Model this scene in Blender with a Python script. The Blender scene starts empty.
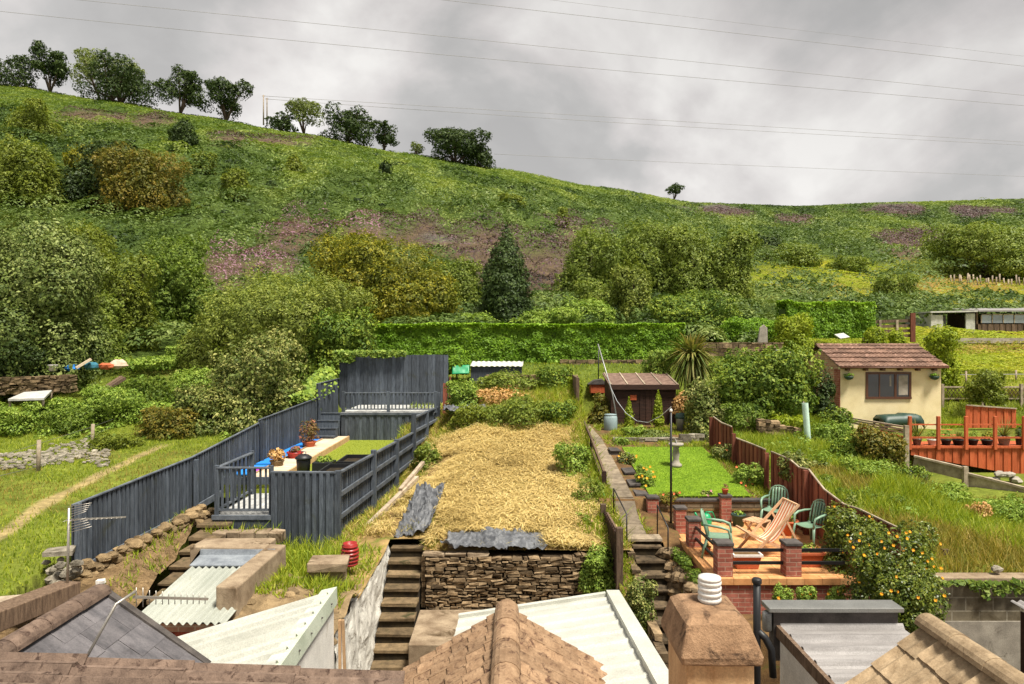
import bpy, bmesh, math, random
import numpy as np
from mathutils import Vector, Matrix
rad = math.radians
rng = np.random.default_rng(11); random.seed(11)
S = bpy.context.scene
COL = S.collection
F = 682.67                      # focal length in picture widths: 24 mm on 36 mm, 1024 across

def U(px, py, d):
    return Vector(((px - 512) / F * d, d, (342 - py) / F * d))
def X(px, d): return (px - 512) / F * d
def Z(py, d): return (342 - py) / F * d
def s(r, g, b, k=1.0):
    f = lambda c: (c / 255 / 12.92 if c <= 10.3 else ((c / 255 + .055) / 1.055) ** 2.4) * k
    return (f(r), f(g), f(b))

# ------------------------------------------------------------------ tagging
def tag(o, label=None, cat=None, group=None, kind=None):
    if label: o['label'] = label
    if cat: o['category'] = cat
    if group: o['group'] = group
    if kind: o['kind'] = kind
    return o
def thing(name, label, cat, loc=(0, 0, 0), group=None):
    o = bpy.data.objects.new(name, None); COL.objects.link(o)
    o.location = loc; o.empty_display_size = .2
    return tag(o, label, cat, group)
def base_of(p):
    v = Vector((0, 0, 0))
    while p is not None:
        v = v + Vector(p.location); p = p.parent
    return v
def copy_thing(root, loc, rz=0, label=None, sc=None):
    r = root.copy(); COL.objects.link(r); r.location = loc; r.rotation_euler = (0, 0, rz)
    if sc: r.scale = sc
    if label: r['label'] = label
    def rec(a, b):
        for ch in list(a.children):
            c = ch.copy(); COL.objects.link(c); c.parent = b; rec(ch, c)
    rec(root, r)
    return r

# ------------------------------------------------------------------ mesh collector
class MB:
    def __init__(s): s.V = []; s.F = []; s.R = []; s.S = []
    def add(s, vs, fs, r=None, smooth=False):
        b = len(s.V); s.V += [tuple(v) for v in vs]
        r = random.random() if r is None else r
        for f in fs:
            s.F.append(tuple(b + i for i in f)); s.R.append(r); s.S.append(smooth)
        return s
    def box(s, c, size, rot=None, r=None, jit=0):
        hx, hy, hz = size[0] / 2, size[1] / 2, size[2] / 2
        if rot is None: m = Matrix.Identity(3)
        elif isinstance(rot, (int, float)): m = Matrix.Rotation(rot, 3, 'Z')
        else: m = rot
        c = Vector(c); vs = []
        for z in (-hz, hz):
            for x, y in ((-hx, -hy), (hx, -hy), (hx, hy), (-hx, hy)):
                v = Vector((x, y, z))
                if jit: v += Vector((random.uniform(-jit, jit), random.uniform(-jit, jit), random.uniform(-jit, jit)))
                vs.append(c + m @ v)
        return s.add(vs, [(0, 3, 2, 1), (4, 5, 6, 7), (0, 1, 5, 4), (1, 2, 6, 5), (2, 3, 7, 6), (3, 0, 4, 7)], r)
    def bb(s, x0, x1, y0, y1, z0, z1, r=None, jit=0):
        return s.box(((x0 + x1) / 2, (y0 + y1) / 2, (z0 + z1) / 2), (abs(x1 - x0), abs(y1 - y0), abs(z1 - z0)), None, r, jit)
    def beam(s, p0, p1, w, h, up=(0, 0, 1), r=None):
        p0 = Vector(p0); p1 = Vector(p1); d = p1 - p0; L = d.length; d.normalize()
        sd = d.cross(Vector(up))
        if sd.length < 1e-4: sd = d.cross(Vector((0, 1, 0)))
        sd.normalize(); u = sd.cross(d)
        m = Matrix((sd, d, u)).transposed()
        return s.box((p0 + p1) / 2, (w, L, h), m, r)
    def tube(s, pts, r, n=8, rr=None, cap=True):
        pts = [Vector(p) for p in pts]; k = len(pts)
        rs = r if isinstance(r, (list, tuple)) else [r] * k
        vs = []; pu = None
        for i, p in enumerate(pts):
            d = (pts[min(i + 1, k - 1)] - pts[max(i - 1, 0)]).normalized()
            if pu is None:
                pu = d.orthogonal().normalized()
            pu = (pu - d * pu.dot(d)).normalized(); w = d.cross(pu)
            for j in range(n):
                a = 2 * math.pi * j / n
                vs.append(p + (pu * math.cos(a) + w * math.sin(a)) * rs[i])
        fs = [(i * n + j, i * n + (j + 1) % n, (i + 1) * n + (j + 1) % n, (i + 1) * n + j) for i in range(k - 1) for j in range(n)]
        if cap: fs += [tuple(range(n - 1, -1, -1)), tuple((k - 1) * n + j for j in range(n))]
        return s.add(vs, fs, rr, True)
    def lathe(s, prof, c, n=18, r=None, sx=1, sy=1):
        c = Vector(c); vs = []
        for (q, z) in prof:
            for j in range(n):
                a = 2 * math.pi * j / n
                vs.append(c + Vector((q * sx * math.cos(a), q * sy * math.sin(a), z)))
        k = len(prof)
        fs = [(i * n + j, i * n + (j + 1) % n, (i + 1) * n + (j + 1) % n, (i + 1) * n + j) for i in range(k - 1) for j in range(n)]
        fs += [tuple(range(n - 1, -1, -1)), tuple((k - 1) * n + j for j in range(n))]
        return s.add(vs, fs, r, True)
    def prism(s, poly, z0, z1, r=None):
        n = len(poly)
        a = lambda z, p: z if not callable(z) else z(p)
        vs = [(p[0], p[1], z0) for p in poly] + [(p[0], p[1], a(z1, p)) for p in poly]
        fs = [tuple(range(n - 1, -1, -1)), tuple(range(n, 2 * n))] + [(i, (i + 1) % n, n + (i + 1) % n, n + i) for i in range(n)]
        return s.add(vs, fs, r)
    def extrude(s, poly, vec, r=None):
        n = len(poly); vec = Vector(vec)
        vs = [Vector(p) for p in poly] + [Vector(p) + vec for p in poly]
        fs = [tuple(range(n - 1, -1, -1)), tuple(range(n, 2 * n))] + [(i, (i + 1) % n, n + (i + 1) % n, n + i) for i in range(n)]
        return s.add(vs, fs, r)
    def sheet(s, o, a, b, na, nb, h=None, thick=0, smooth=True, r=None, nrm=None):
        o = Vector(o); a = Vector(a); b = Vector(b); n = nrm or a.cross(b).normalized(); vs = []
        for j in range(nb + 1):
            for i in range(na + 1):
                p = o + a * (i / na) + b * (j / nb)
                if h: p = p + n * h(i / na * a.length, j / nb * b.length)
                vs.append(p)
        fs = [(j * (na + 1) + i, j * (na + 1) + i + 1, (j + 1) * (na + 1) + i + 1, (j + 1) * (na + 1) + i) for j in range(nb) for i in range(na)]
        s.add(vs, fs, r, smooth)
        if thick:
            k = len(vs); vs2 = [v - n * thick for v in vs]
            rim = [i for i in range(na)] + [(j + 1) * (na + 1) - 1 for j in range(nb)] + [nb * (na + 1) + i for i in range(na, 0, -1)] + [j * (na + 1) for j in range(nb, 0, -1)]
            s.add(vs2, [tuple(reversed(f)) for f in fs], r, smooth)
            m = len(rim)
            s.add([vs[i] for i in rim] + [vs2[i] for i in rim], [(i, (i + 1) % m, m + (i + 1) % m, m + i) for i in range(m)], r)
        return s
    def build(s, name, mat, parent=None, bevel=0, recalc=True, origin=None):
        V = np.array(s.V, dtype=float)
        if parent is not None: off = np.array(base_of(parent))
        elif origin is not None: off = np.array(origin, dtype=float)
        else:
            off = np.array([(V[:, 0].min() + V[:, 0].max()) / 2, (V[:, 1].min() + V[:, 1].max()) / 2, V[:, 2].min()])
        me = bpy.data.meshes.new(name)
        me.from_pydata((V - off).tolist(), [], s.F)
        at = me.attributes.new('rnd', 'FLOAT', 'FACE'); at.data.foreach_set('value', s.R)
        me.polygons.foreach_set('use_smooth', s.S)
        if recalc:
            b = bmesh.new(); b.from_mesh(me); bmesh.ops.recalc_face_normals(b, faces=b.faces); b.to_mesh(me); b.free()
        uv = me.uv_layers.new(name='UVMap'); L = me.loops; W = V
        arr = np.zeros(len(L) * 2, dtype=np.float32)
        for p in me.polygons:
            n = p.normal; ax = max(range(3), key=lambda i: abs(n[i]))
            for li in p.loop_indices:
                q = W[L[li].vertex_index]
                arr[2 * li], arr[2 * li + 1] = ((q[1], q[2]), (q[0], q[2]), (q[0], q[1]))[ax]
        uv.data.foreach_set('uv', arr)
        o = bpy.data.objects.new(name, me); COL.objects.link(o)
        if mat: me.materials.append(mat)
        if parent is not None: o.parent = parent
        else: o.location = off
        if bevel:
            m = o.modifiers.new('bevel', 'BEVEL'); m.width = bevel; m.segments = 2; m.limit_method = 'ANGLE'; m.angle_limit = rad(40)
        return o

def npmesh(name, V, nper, mat, rnd=None, parent=None, off=None, smooth=False):
    V = np.asarray(V, dtype=np.float32).reshape(-1, 3); n = len(V) // nper
    if parent is not None: off = np.array(base_of(parent))
    elif off is None: off = np.array([V[:, 0].mean(), V[:, 1].mean(), V[:, 2].min()])
    V = V - off.astype(np.float32)
    me = bpy.data.meshes.new(name)
    me.vertices.add(len(V)); me.vertices.foreach_set('co', V.ravel())
    me.loops.add(len(V)); me.loops.foreach_set('vertex_index', np.arange(len(V), dtype=np.int32))
    me.polygons.add(n); me.polygons.foreach_set('loop_start', np.arange(n, dtype=np.int32) * nper)
    me.update(calc_edges=True)
    at = me.attributes.new('rnd', 'FLOAT', 'FACE')
    at.data.foreach_set('value', (rng.random(n) if rnd is None else rnd).astype(np.float32))
    me.materials.append(mat)
    o = bpy.data.objects.new(name, me); COL.objects.link(o)
    if parent is not None: o.parent = parent
    else: o.location = off
    return o

# ------------------------------------------------------------------ noise
_T = np.random.default_rng(3).random((256, 256))
def vnoise(x, y):
    x = np.asarray(x, float); y = np.asarray(y, float)
    xi = np.floor(x).astype(int); yi = np.floor(y).astype(int); fx = x - xi; fy = y - yi
    fx = fx * fx * (3 - 2 * fx); fy = fy * fy * (3 - 2 * fy)
    t = lambda a, b: _T[a & 255, b & 255]
    return (t(xi, yi) * (1 - fx) + t(xi + 1, yi) * fx) * (1 - fy) + (t(xi, yi + 1) * (1 - fx) + t(xi + 1, yi + 1) * fx) * fy
def fbm(x, y, o=4):
    v = 0; a = .5; x = np.asarray(x, float); y = np.asarray(y, float)
    for i in range(o):
        v = v + a * (vnoise(x + 17 * i, y - 9 * i) - .5); x = x * 2.03; y = y * 2.03; a *= .5
    return v                                     # about -.5 .. .5

# ------------------------------------------------------------------ materials
def newmat(name):
    m = bpy.data.materials.new(name); m.use_nodes = True; nt = m.node_tree
    return m, nt, nt.nodes['Principled BSDF'], nt.nodes.new, nt.links.new
def ramp(N, L, src, stops):
    r = N('ShaderNodeValToRGB'); e = r.color_ramp.elements
    while len(e) < len(stops): e.new(.5)
    for i, (p, c) in enumerate(stops): e[i].position = p; e[i].color = (*c, 1)
    L(src, r.inputs[0]); return r
def mul(N, L, a, b, t='MULTIPLY', fac=1.0):
    m = N('ShaderNodeMix'); m.data_type = 'RGBA'; m.blend_type = t
    if isinstance(fac, float): m.inputs[0].default_value = fac
    else: L(fac, m.inputs[0])
    for k, v in ((6, a), (7, b)):
        if isinstance(v, tuple): m.inputs[k].default_value = (*v, 1)
        else: L(v, m.inputs[k])
    return m.outputs[2]
def noise(N, L, scale, detail=6, rough=.6, co='Object', stretch=None, dist=0):
    tc = N('ShaderNodeTexCoord'); n = N('ShaderNodeTexNoise'); src = tc.outputs[co]
    if stretch:
        mp = N('ShaderNodeMapping'); mp.inputs['Scale'].default_value = stretch; L(src, mp.inputs[0]); src = mp.outputs[0]
    L(src, n.inputs['Vector']); n.inputs['Scale'].default_value = scale; n.inputs['Detail'].default_value = detail
    n.inputs['Roughness'].default_value = rough; n.inputs['Distortion'].default_value = dist
    return n.outputs['Fac']
def bump(N, L, h, strength, dist, bs, base=None):
    b = N('ShaderNodeBump'); b.inputs['Strength'].default_value = strength; b.inputs['Distance'].default_value = dist
    L(h, b.inputs['Height']); L(b.outputs[0], bs.inputs['Normal'])
def M(name, c1, c2, scale=6, rough=.85, var=.25, bmp=.3, bd=.01, spot=None, spotscale=3, spotlo=.58, stretch=None, metal=0, spec=.3, fine=60):
    """two-tone weathered surface, per-piece variation from 'rnd', optional stain colour"""
    m, nt, bs, N, L = newmat(name)
    n1 = noise(N, L, scale, 7, .62, stretch=stretch)
    col = ramp(N, L, n1, [(.34, c1), (.66, c2)]).outputs[0]
    if spot:
        n2 = noise(N, L, spotscale, 8, .7, dist=.6)
        f = ramp(N, L, n2, [(spotlo, (0, 0, 0)), (spotlo + .1, (1, 1, 1))]).outputs[0]
        col = mul(N, L, col, spot, 'MIX', f)
    a = N('ShaderNodeAttribute'); a.attribute_name = 'rnd'
    lo = 1 - var; hi = 1 + var
    col = mul(N, L, col, ramp(N, L, a.outputs['Fac'], [(0, (lo, lo, lo)), (1, (hi, hi, hi))]).outputs[0])
    n3 = noise(N, L, fine, 3, .7)
    col = mul(N, L, col, ramp(N, L, n3, [(.3, (.78, .78, .78)), (.7, (1.15, 1.15, 1.15))]).outputs[0])
    L(col, bs.inputs['Base Color']); bs.inputs['Roughness'].default_value = rough; bs.inputs['Metallic'].default_value = metal
    bs.inputs['Specular IOR Level'].default_value = spec
    if bmp:
        ad = N('ShaderNodeMath'); ad.operation = 'ADD'; L(n1, ad.inputs[0]); L(n3, ad.inputs[1]); bump(N, L, ad.outputs[0], bmp, bd, bs)
    return m
def BRICK(name, c1, c2, mortar, w=.22, h=.075, mo=.012, stain=None, rough=.9):
    m, nt, bs, N, L = newmat(name)
    tc = N('ShaderNodeTexCoord'); b = N('ShaderNodeTexBrick'); L(tc.outputs['UV'], b.inputs['Vector'])
    b.inputs['Scale'].default_value = 1; b.inputs['Brick Width'].default_value = w; b.inputs['Row Height'].default_value = h
    b.inputs['Mortar Size'].default_value = mo; b.inputs['Mortar Smooth'].default_value = .3
    b.inputs['Color1'].default_value = (*c1, 1); b.inputs['Color2'].default_value = (*c2, 1); b.inputs['Mortar'].default_value = (*mortar, 1)
    n = noise(N, L, 5, 8, .7); col = mul(N, L, b.outputs['Color'], ramp(N, L, n, [(.3, (.6, .6, .6)), (.7, (1.2, 1.2, 1.2))]).outputs[0])
    if stain:
        f = ramp(N, L, noise(N, L, 2.2, 7, .7, dist=.5), [(.5, (0, 0, 0)), (.64, (.8, .8, .8))]).outputs[0]
        col = mul(N, L, col, stain, 'MIX', f)
    L(col, bs.inputs['Base Color']); bs.inputs['Roughness'].default_value = rough; bs.inputs['Specular IOR Level'].default_value = .2
    mm = N('ShaderNodeMath'); mm.operation = 'MULTIPLY_ADD'; L(b.outputs['Fac'], mm.inputs[0]); mm.inputs[1].default_value = -1; L(n, mm.inputs[2])
    bump(N, L, mm.outputs[0], .6, .008, bs)
    return m
LK = (2.9, 2.6, 1.6)
def LEAF(name, stops, trans=.25, rough=.55, spec=.25):
    m, nt, bs, N, L = newmat(name)
    a = N('ShaderNodeAttribute'); a.attribute_name = 'rnd'
    k = len(stops) - 1; stops = [tuple(min(.8, v * q) for v, q in zip(c, LK)) for c in stops]
    col = ramp(N, L, a.outputs['Fac'], [(i / k, c) for i, c in enumerate(stops)]).outputs[0]
    L(col, bs.inputs['Base Color']); bs.inputs['Roughness'].default_value = rough; bs.inputs['Specular IOR Level'].default_value = spec
    t = N('ShaderNodeBsdfTranslucent'); L(mul(N, L, col, (1.3, 1.35, .7)), t.inputs['Color'])
    x = N('ShaderNodeMixShader'); x.inputs[0].default_value = trans
    L(bs.outputs[0], x.inputs[1]); L(t.outputs[0], x.inputs[2]); L(x.outputs[0], nt.nodes['Material Output'].inputs['Surface'])
    return m
def PLAIN(name, c, rough=.5, metal=0, spec=.5, var=.12):
    return M(name, tuple(v * .88 for v in c), tuple(min(1, v * 1.1) for v in c), 4, rough, var, .12, .004, metal=metal, spec=spec)

m_grey = M('grey_stain_wood', s(56, 62, 70), s(88, 95, 104), 5, .7, .38, .3, .004, stretch=(6, 6, .7), spot=s(66, 70, 66), spotscale=1.6, spotlo=.58)
m_greyrail = M('grey_rail_wood', s(72, 78, 86), s(106, 112, 120), 5, .65, .2, .3, .004)
m_deckboard = M('pale_deck_board', s(150, 150, 148), s(196, 196, 192), 5, .7, .15, .2, .004)
m_boardwalk = M('boardwalk_timber', s(196, 176, 148), s(222, 204, 178), 4, .7, .15, .2, .004)
m_pine = M('fresh_timber', s(172, 136, 98), s(196, 162, 124), 4, .7, .2, .2, .004)
m_brownfence = M('red_brown_fence_wood', s(102, 54, 40), s(142, 84, 64), 5, .75, .28, .3, .004, stretch=(6, 6, .6))
m_orange = M('orange_stain_wood', s(168, 76, 42), s(198, 104, 64), 5, .65, .16, .25, .004, stretch=(6, 6, .6))
m_oldwood = M('weathered_wood', s(74, 58, 46), s(116, 96, 78), 6, .85, .3, .4, .006, stretch=(5, 5, .8))
m_palewood = M('pale_grey_wood', s(136, 120, 102), s(178, 164, 142), 6, .85, .25, .3, .006)
m_darkwood = M('dark_brown_shed_wood', s(40, 26, 20), s(66, 44, 34), 6, .75, .25, .3, .005, stretch=(.7, .7, 7))
m_conc = M('weathered_concrete', s(116, 98, 78), s(160, 142, 118), 3.5, .92, .12, .5, .012, spot=s(78, 62, 42), spotscale=2.4, spotlo=.56)
m_concpale = M('pale_concrete', s(132, 125, 114), s(172, 164, 150), 3.5, .92, .1, .4, .01, spot=s(96, 86, 70), spotscale=3, spotlo=.6)
m_render = M('white_render', s(208, 204, 196), s(232, 228, 220), 3, .85, .03, .2, .004, spot=s(176, 168, 152), spotscale=2.5, spotlo=.62)
m_whitewash = M('flaking_whitewash', s(176, 172, 162), s(222, 219, 210), 6, .9, .25, .9, .03, spot=s(96, 84, 66), spotscale=7, spotlo=.56)
m_cream = M('cream_render', s(222, 204, 158), s(236, 220, 178), 2.5, .85, .02, .15, .003, spot=s(206, 186, 138), spotscale=1.6, spotlo=.6)
m_stone = M('rubble_stone', s(90, 74, 54), s(152, 130, 100), 7, .92, .5, .7, .015, spot=s(58, 48, 36), spotscale=6, spotlo=.6)
m_rock = M('bank_rock', s(110, 92, 66), s(164, 140, 104), 5, .92, .35, .8, .03, spot=s(84, 64, 40), spotscale=4, spotlo=.58)
m_greystone = M('grey_field_stone', s(104, 97, 84), s(158, 150, 134), 7, .92, .35, .7, .015, spot=s(80, 74, 52), spotscale=6, spotlo=.58)
m_mortar = M('dark_joint', s(52, 42, 30), s(78, 64, 46), 9, .95, .1, .6, .01)
m_earth = M('ochre_earth', s(112, 90, 60), s(164, 136, 98), 6, .95, .1, 1.0, .08, spot=s(84, 64, 40), spotscale=5, spotlo=.54, fine=25)
m_step = M('mossy_step', s(88, 74, 54), s(130, 110, 82), 7, .92, .3, .6, .012, spot=s(62, 62, 34), spotscale=4, spotlo=.56)
m_pave = M('path_slab', s(112, 100, 84), s(146, 132, 112), 6, .9, .35, .4, .008, spot=s(90, 80, 56), spotscale=4, spotlo=.6)
m_patio = BRICK('terracotta_patio', s(204, 146, 94), s(222, 166, 112), s(176, 122, 78), .3, .3, .008, stain=s(180, 122, 74))
m_brick = BRICK('red_brick', s(150, 84, 70), s(174, 108, 92), s(176, 142, 122), mo=.008, stain=s(120, 64, 52))
m_brickold = BRICK('old_pink_brick', s(176, 128, 102), s(190, 146, 118), s(190, 164, 138), mo=.012)
m_block = BRICK('grey_blockwork', s(106, 98, 82), s(128, 118, 98), s(150, 142, 124), .44, .215, .014, stain=s(84, 74, 56))
m_dwarf = BRICK('garden_blockwork', s(112, 100, 82), s(140, 126, 104), s(96, 84, 64), .3, .1, .014, stain=s(70, 62, 48))
m_cap = M('dark_coping', s(60, 56, 54), s(92, 86, 82), 5, .8, .15, .3, .005)
m_black = PLAIN('black_metal', s(22, 22, 24), .45)
m_blackpl = PLAIN('black_plastic', s(26, 27, 30), .5)
m_steel = PLAIN('galvanised_steel', s(150, 150, 146), .45, .6)
m_alu = PLAIN('aerial_aluminium', s(176, 170, 160), .4, .7)
m_lead = M('lead_flashing', s(112, 118, 126), s(150, 156, 162), 5, .55, .1, .3, .006, metal=.2)
m_roofgreen = M('pale_green_sheet', s(148, 152, 142), s(176, 178, 168), 2, .6, .06, .1, .004, spot=s(150, 150, 126), spotscale=5, spotlo=.64, stretch=(1, .3, 1))
m_roofwhite = M('white_sheet', s(172, 172, 162), s(194, 194, 184), 2, .5, .04, .08, .003, spot=s(188, 186, 166), spotscale=5, spotlo=.66)
m_roofgrey = M('grey_sheet', s(126, 122, 120), s(160, 156, 154), 3, .55, .06, .1, .003, spot=s(128, 120, 116), spotscale=3, spotlo=.62, stretch=(.4, 2, 1))
m_greentrim = M('pale_green_trim', s(174, 184, 164), s(200, 208, 190), 3, .5, .05, .1, .003)
m_slate = M('grey_slate', s(82, 80, 83), s(116, 112, 114), 3, .55, .24, .25, .004, spot=s(74, 70, 72), spotscale=6, spotlo=.6, stretch=(1, 3, 1))
m_tile = M('terracotta_tile', s(124, 98, 74), s(156, 128, 100), 9, .9, .2, .5, .006, spot=s(84, 60, 46), spotscale=13, spotlo=.53)
m_tilebrown = M('brown_tile', s(90, 74, 64), s(126, 106, 92), 10, .9, .2, .6, .008, spot=s(66, 50, 42), spotscale=16, spotlo=.54, fine=110)
m_tiletan = M('tan_tile', s(132, 112, 86), s(172, 150, 120), 8, .9, .18, .5, .006, spot=s(92, 72, 54), spotscale=7, spotlo=.62)
m_tilered = M('red_brown_tile', s(98, 74, 62), s(130, 102, 86), 9, .85, .25, .4, .006, spot=s(182, 144, 126), spotscale=7, spotlo=.55)
m_chim = M('chimney_render', s(122, 94, 70), s(160, 128, 98), 7, .95, .05, .6, .02, spot=s(70, 52, 38), spotscale=5, spotlo=.54)
m_chimshaft = M('chimney_shaft_render', s(178, 138, 98), s(206, 170, 128), 3, .92, .05, .4, .01, spot=s(140, 104, 70), spotscale=3, spotlo=.6, stretch=(3, 3, .6))
m_whitepot = PLAIN('white_pot', s(224, 220, 212), .5)
m_plgreen = PLAIN('green_plastic', s(116, 146, 122), .45)
m_tgreen = PLAIN('bright_green_plastic', s(20, 150, 96), .4)
m_dkgreen = PLAIN('dark_green_plastic', s(40, 66, 56), .5)
m_terra = PLAIN('terracotta_pot', s(186, 96, 58), .8, var=.1)
m_redpot = PLAIN('red_glaze', s(150, 40, 36), .35)
m_blue = PLAIN('blue_mat', s(36, 138, 232), .7)
m_redbrown = M('red_brown_paint', s(134, 60, 42), s(160, 80, 58), 4, .75, .1, .2, .004, stretch=(5, 5, .5))
m_tarp = M('grey_tarp', s(66, 68, 72), s(110, 112, 116), 4, .45, .1, .5, .02, spec=.5)
m_barrel = PLAIN('grey_blue_barrel', s(140, 158, 160), .5)
m_glass = PLAIN('window_glass', s(46, 52, 56), .12, 0, .8)
m_brownframe = PLAIN('brown_window_frame', s(92, 56, 36), .5)
m_palegreen = PLAIN('pale_green_tube', s(196, 222, 206), .5)
m_sheetold = M('weathered_sheet', s(166, 164, 158), s(206, 204, 196), 4, .7, .1, .2, .005, spot=s(120, 108, 92), spotscale=4, spotlo=.6)
m_rope = PLAIN('pale_rope', s(190, 196, 198), .8)
m_wire = PLAIN('cable_grey', s(150, 148, 146), .7)

m_stepdark = M('dark_step', s(72, 60, 46), s(108, 92, 70), 7, .92, .3, .6, .012, spot=s(44, 38, 26), spotscale=4, spotlo=.52)
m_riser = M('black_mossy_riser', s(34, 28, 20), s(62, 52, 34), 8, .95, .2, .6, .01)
# ------------------------------------------------------------------ terrain
CX = np.array([-500, -150, 0, 100, 200, 300, 400, 500, 600, 700, 800, 900, 1024, 1250, 1700], float)
TD = [30, 36, 45, 60, 80, 110, 150]
TY = {30: [352, 352, 354, 360, 372, 368, 366, 364, 362, 362, 374, 380, 380, 380, 380],
      36: [310, 312, 322, 332, 342, 340, 338, 337, 340, 342, 350, 360, 360, 360, 360],
      45: [265, 272, 288, 298, 307, 314, 316, 317, 320, 324, 326, 334, 336, 336, 336],
      60: [195, 205, 228, 238, 247, 258, 269, 278, 289, 299, 300, 306, 308, 308, 308],
      80: [135, 150, 172, 182, 194, 209, 229, 244, 263, 277, 280, 284, 288, 288, 288],
      110: [80, 100, 126, 137, 150, 168, 191, 212, 237, 257, 263, 266, 272, 272, 272],
      150: [40, 62, 92, 106, 122, 140, 162, 185, 212, 238, 248, 250, 254, 254, 254]}
RD = [155, 160, 165, 168, 172, 180, 190, 205, 260, 370, 480, 560, 600, 620, 650]
RY = [20, 62, 84, 100, 116, 134, 153, 169, 187, 203, 206, 202, 199, 195, 190]
MID = {220: {600: 195, 700: 221, 800: 235, 900: 237, 1024: 238, 1250: 238, 1700: 238},
       300: {700: 209, 800: 222, 900: 222, 1024: 222, 1250: 222, 1700: 220}}
PROF = []
for i, c in enumerate(CX):
    ds = list(TD); ys = [TY[d][i] for d in TD]
    for d in (220, 300):
        if c in MID[d] and d < RD[i] - 10: ds.append(d); ys.append(MID[d][c])
    ds.append(RD[i]); ys.append(RY[i])
    zs = [(342 - y) / F * d for d, y in zip(ds, ys)]
    zr = zs[-1]; r = RD[i]
    ds += [r * 1.12, r * 1.5, 1500, 4000]; zs += [zr + 1.0, zr - 4, zr - 60, zr - 120]
    PROF.append((np.array(ds), np.array(zs)))
def rd_at(px): return np.interp(px, CX, RD)
def far_z(px, d):
    """ground height: angles read from the two neighbouring profiles at the same share of their way to the ridge"""
    px = np.asarray(px, float); d = np.asarray(d, float); sh = d.shape; px = np.broadcast_to(px, sh).ravel(); d = d.ravel()
    R0 = rd_at(px); tt = np.where(d > 150, (d - 150) / (R0 - 150), 0)
    A = []
    for i, (a, b) in enumerate(PROF):
        di = np.where(d > 150, np.where(tt <= 1, 150 + tt * (RD[i] - 150), RD[i] * d / R0), d)
        A.append(np.interp(di, a, b) / di)
    A = np.stack(A); i = np.clip(np.searchsorted(CX, px) - 1, 0, len(CX) - 2)
    t = np.clip((px - CX[i]) / (CX[i + 1] - CX[i]), 0, 1); t = t * t * (3 - 2 * t) * .5 + t * .5
    k = np.arange(px.size)
    return ((A[i, k] * (1 - t) + A[i + 1, k] * t) * d).reshape(sh)
def near_z(x, y):
    left = np.interp(y, [0, 8.0, 9.3, 11, 14.5, 18, 22, 26, 28, 30], [-6, -6, -3.75, -3.58, -3.45, -3.28, -3.05, -2.3, -1.6, -.8])
    right = np.interp(y, [0, 11.0, 11.12, 13, 16, 20, 22, 24, 26, 30], [-6, -6, -3.86, -3.6, -3.22, -2.85, -2.45, -2.4, -2.2, -1.7])
    mid = np.interp(y, [0, 11.4, 13.4, 20, 25.3, 26.2, 28, 30], [-6, -6, -5.4, -4.2, -3.6, -1.62, -1.4, -1.0])
    wl = np.clip((-x - 6.72 - (20 - y) * .04) / .2, 0, 1); wr = np.clip((x - 5.75 - .08 * np.clip(19.5 - y, 0, 9)) / .15, 0, 1)
    right = right + (np.minimum(right, -3.84 - .0 * y) - right) * np.clip((x - 8.6 - .05 * (y - 12)) / 1.6, 0, 1) * np.clip((21.5 - y) / 1.0, 0, 1)
    right = right + (np.minimum(right, -3.05) - right) * np.clip((x - 9.6) / 1.2, 0, 1) * np.clip((26.2 - y) / .2, 0, 1)
    return left * wl + right * wr + mid * (1 - wl) * (1 - wr)
def gz(x, y, rough=True):
    x = np.asarray(x, float); y = np.asarray(y, float)
    px = 512 + F * x / np.maximum(y, 1)
    t = np.clip((y - 26.6) / 3.4, 0, 1); t = t * t * (3 - 2 * t)
    z = near_z(x, y) * (1 - t) + far_z(px, np.maximum(y, 30)) * t
    if rough:
        a = np.clip((y - 27) / 10, 0, 1) * np.clip(.12 + y * .004, 0, .45)
        rdg = rd_at(px); k = 1 - .55 * np.exp(-((y - rdg) / 25) ** 2)
        z = z + a * k * (2.2 * fbm(x / 14, y / 14, 3) + 1.3 * fbm(x / 3.1, y / 3.1, 3))
        z = z + np.clip((y - 8) / 3, 0, 1) * .12 * fbm(x / .9, y / .9, 3)
    return z
def dfor(px, gy):
    ds = np.geomspace(31, rd_at(px), 300); zz = gz(X(px, ds), ds); yy = 342 - F * zz / ds
    k = np.nonzero(yy <= gy)[0]; return float(ds[k[0]] if len(k) else ds[-1])
def dirtpath(x, y):
    c = np.interp(y, [9, 12.3, 14.1, 17, 19.7, 21], [8.5, 9.25, 9.85, 10.3, 10.5, 10.5]); return np.clip((.24 - np.abs(-x - c) + .2 * fbm(x / 1.1, y / 1.1, 3)) / .12, 0, 1) * np.clip((21 - y) / 1, 0, 1) * np.clip((y - 9.2) / .3, 0, 1)
def g1(x, y): return float(gz(np.array([x]), np.array([y]))[0])

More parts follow.
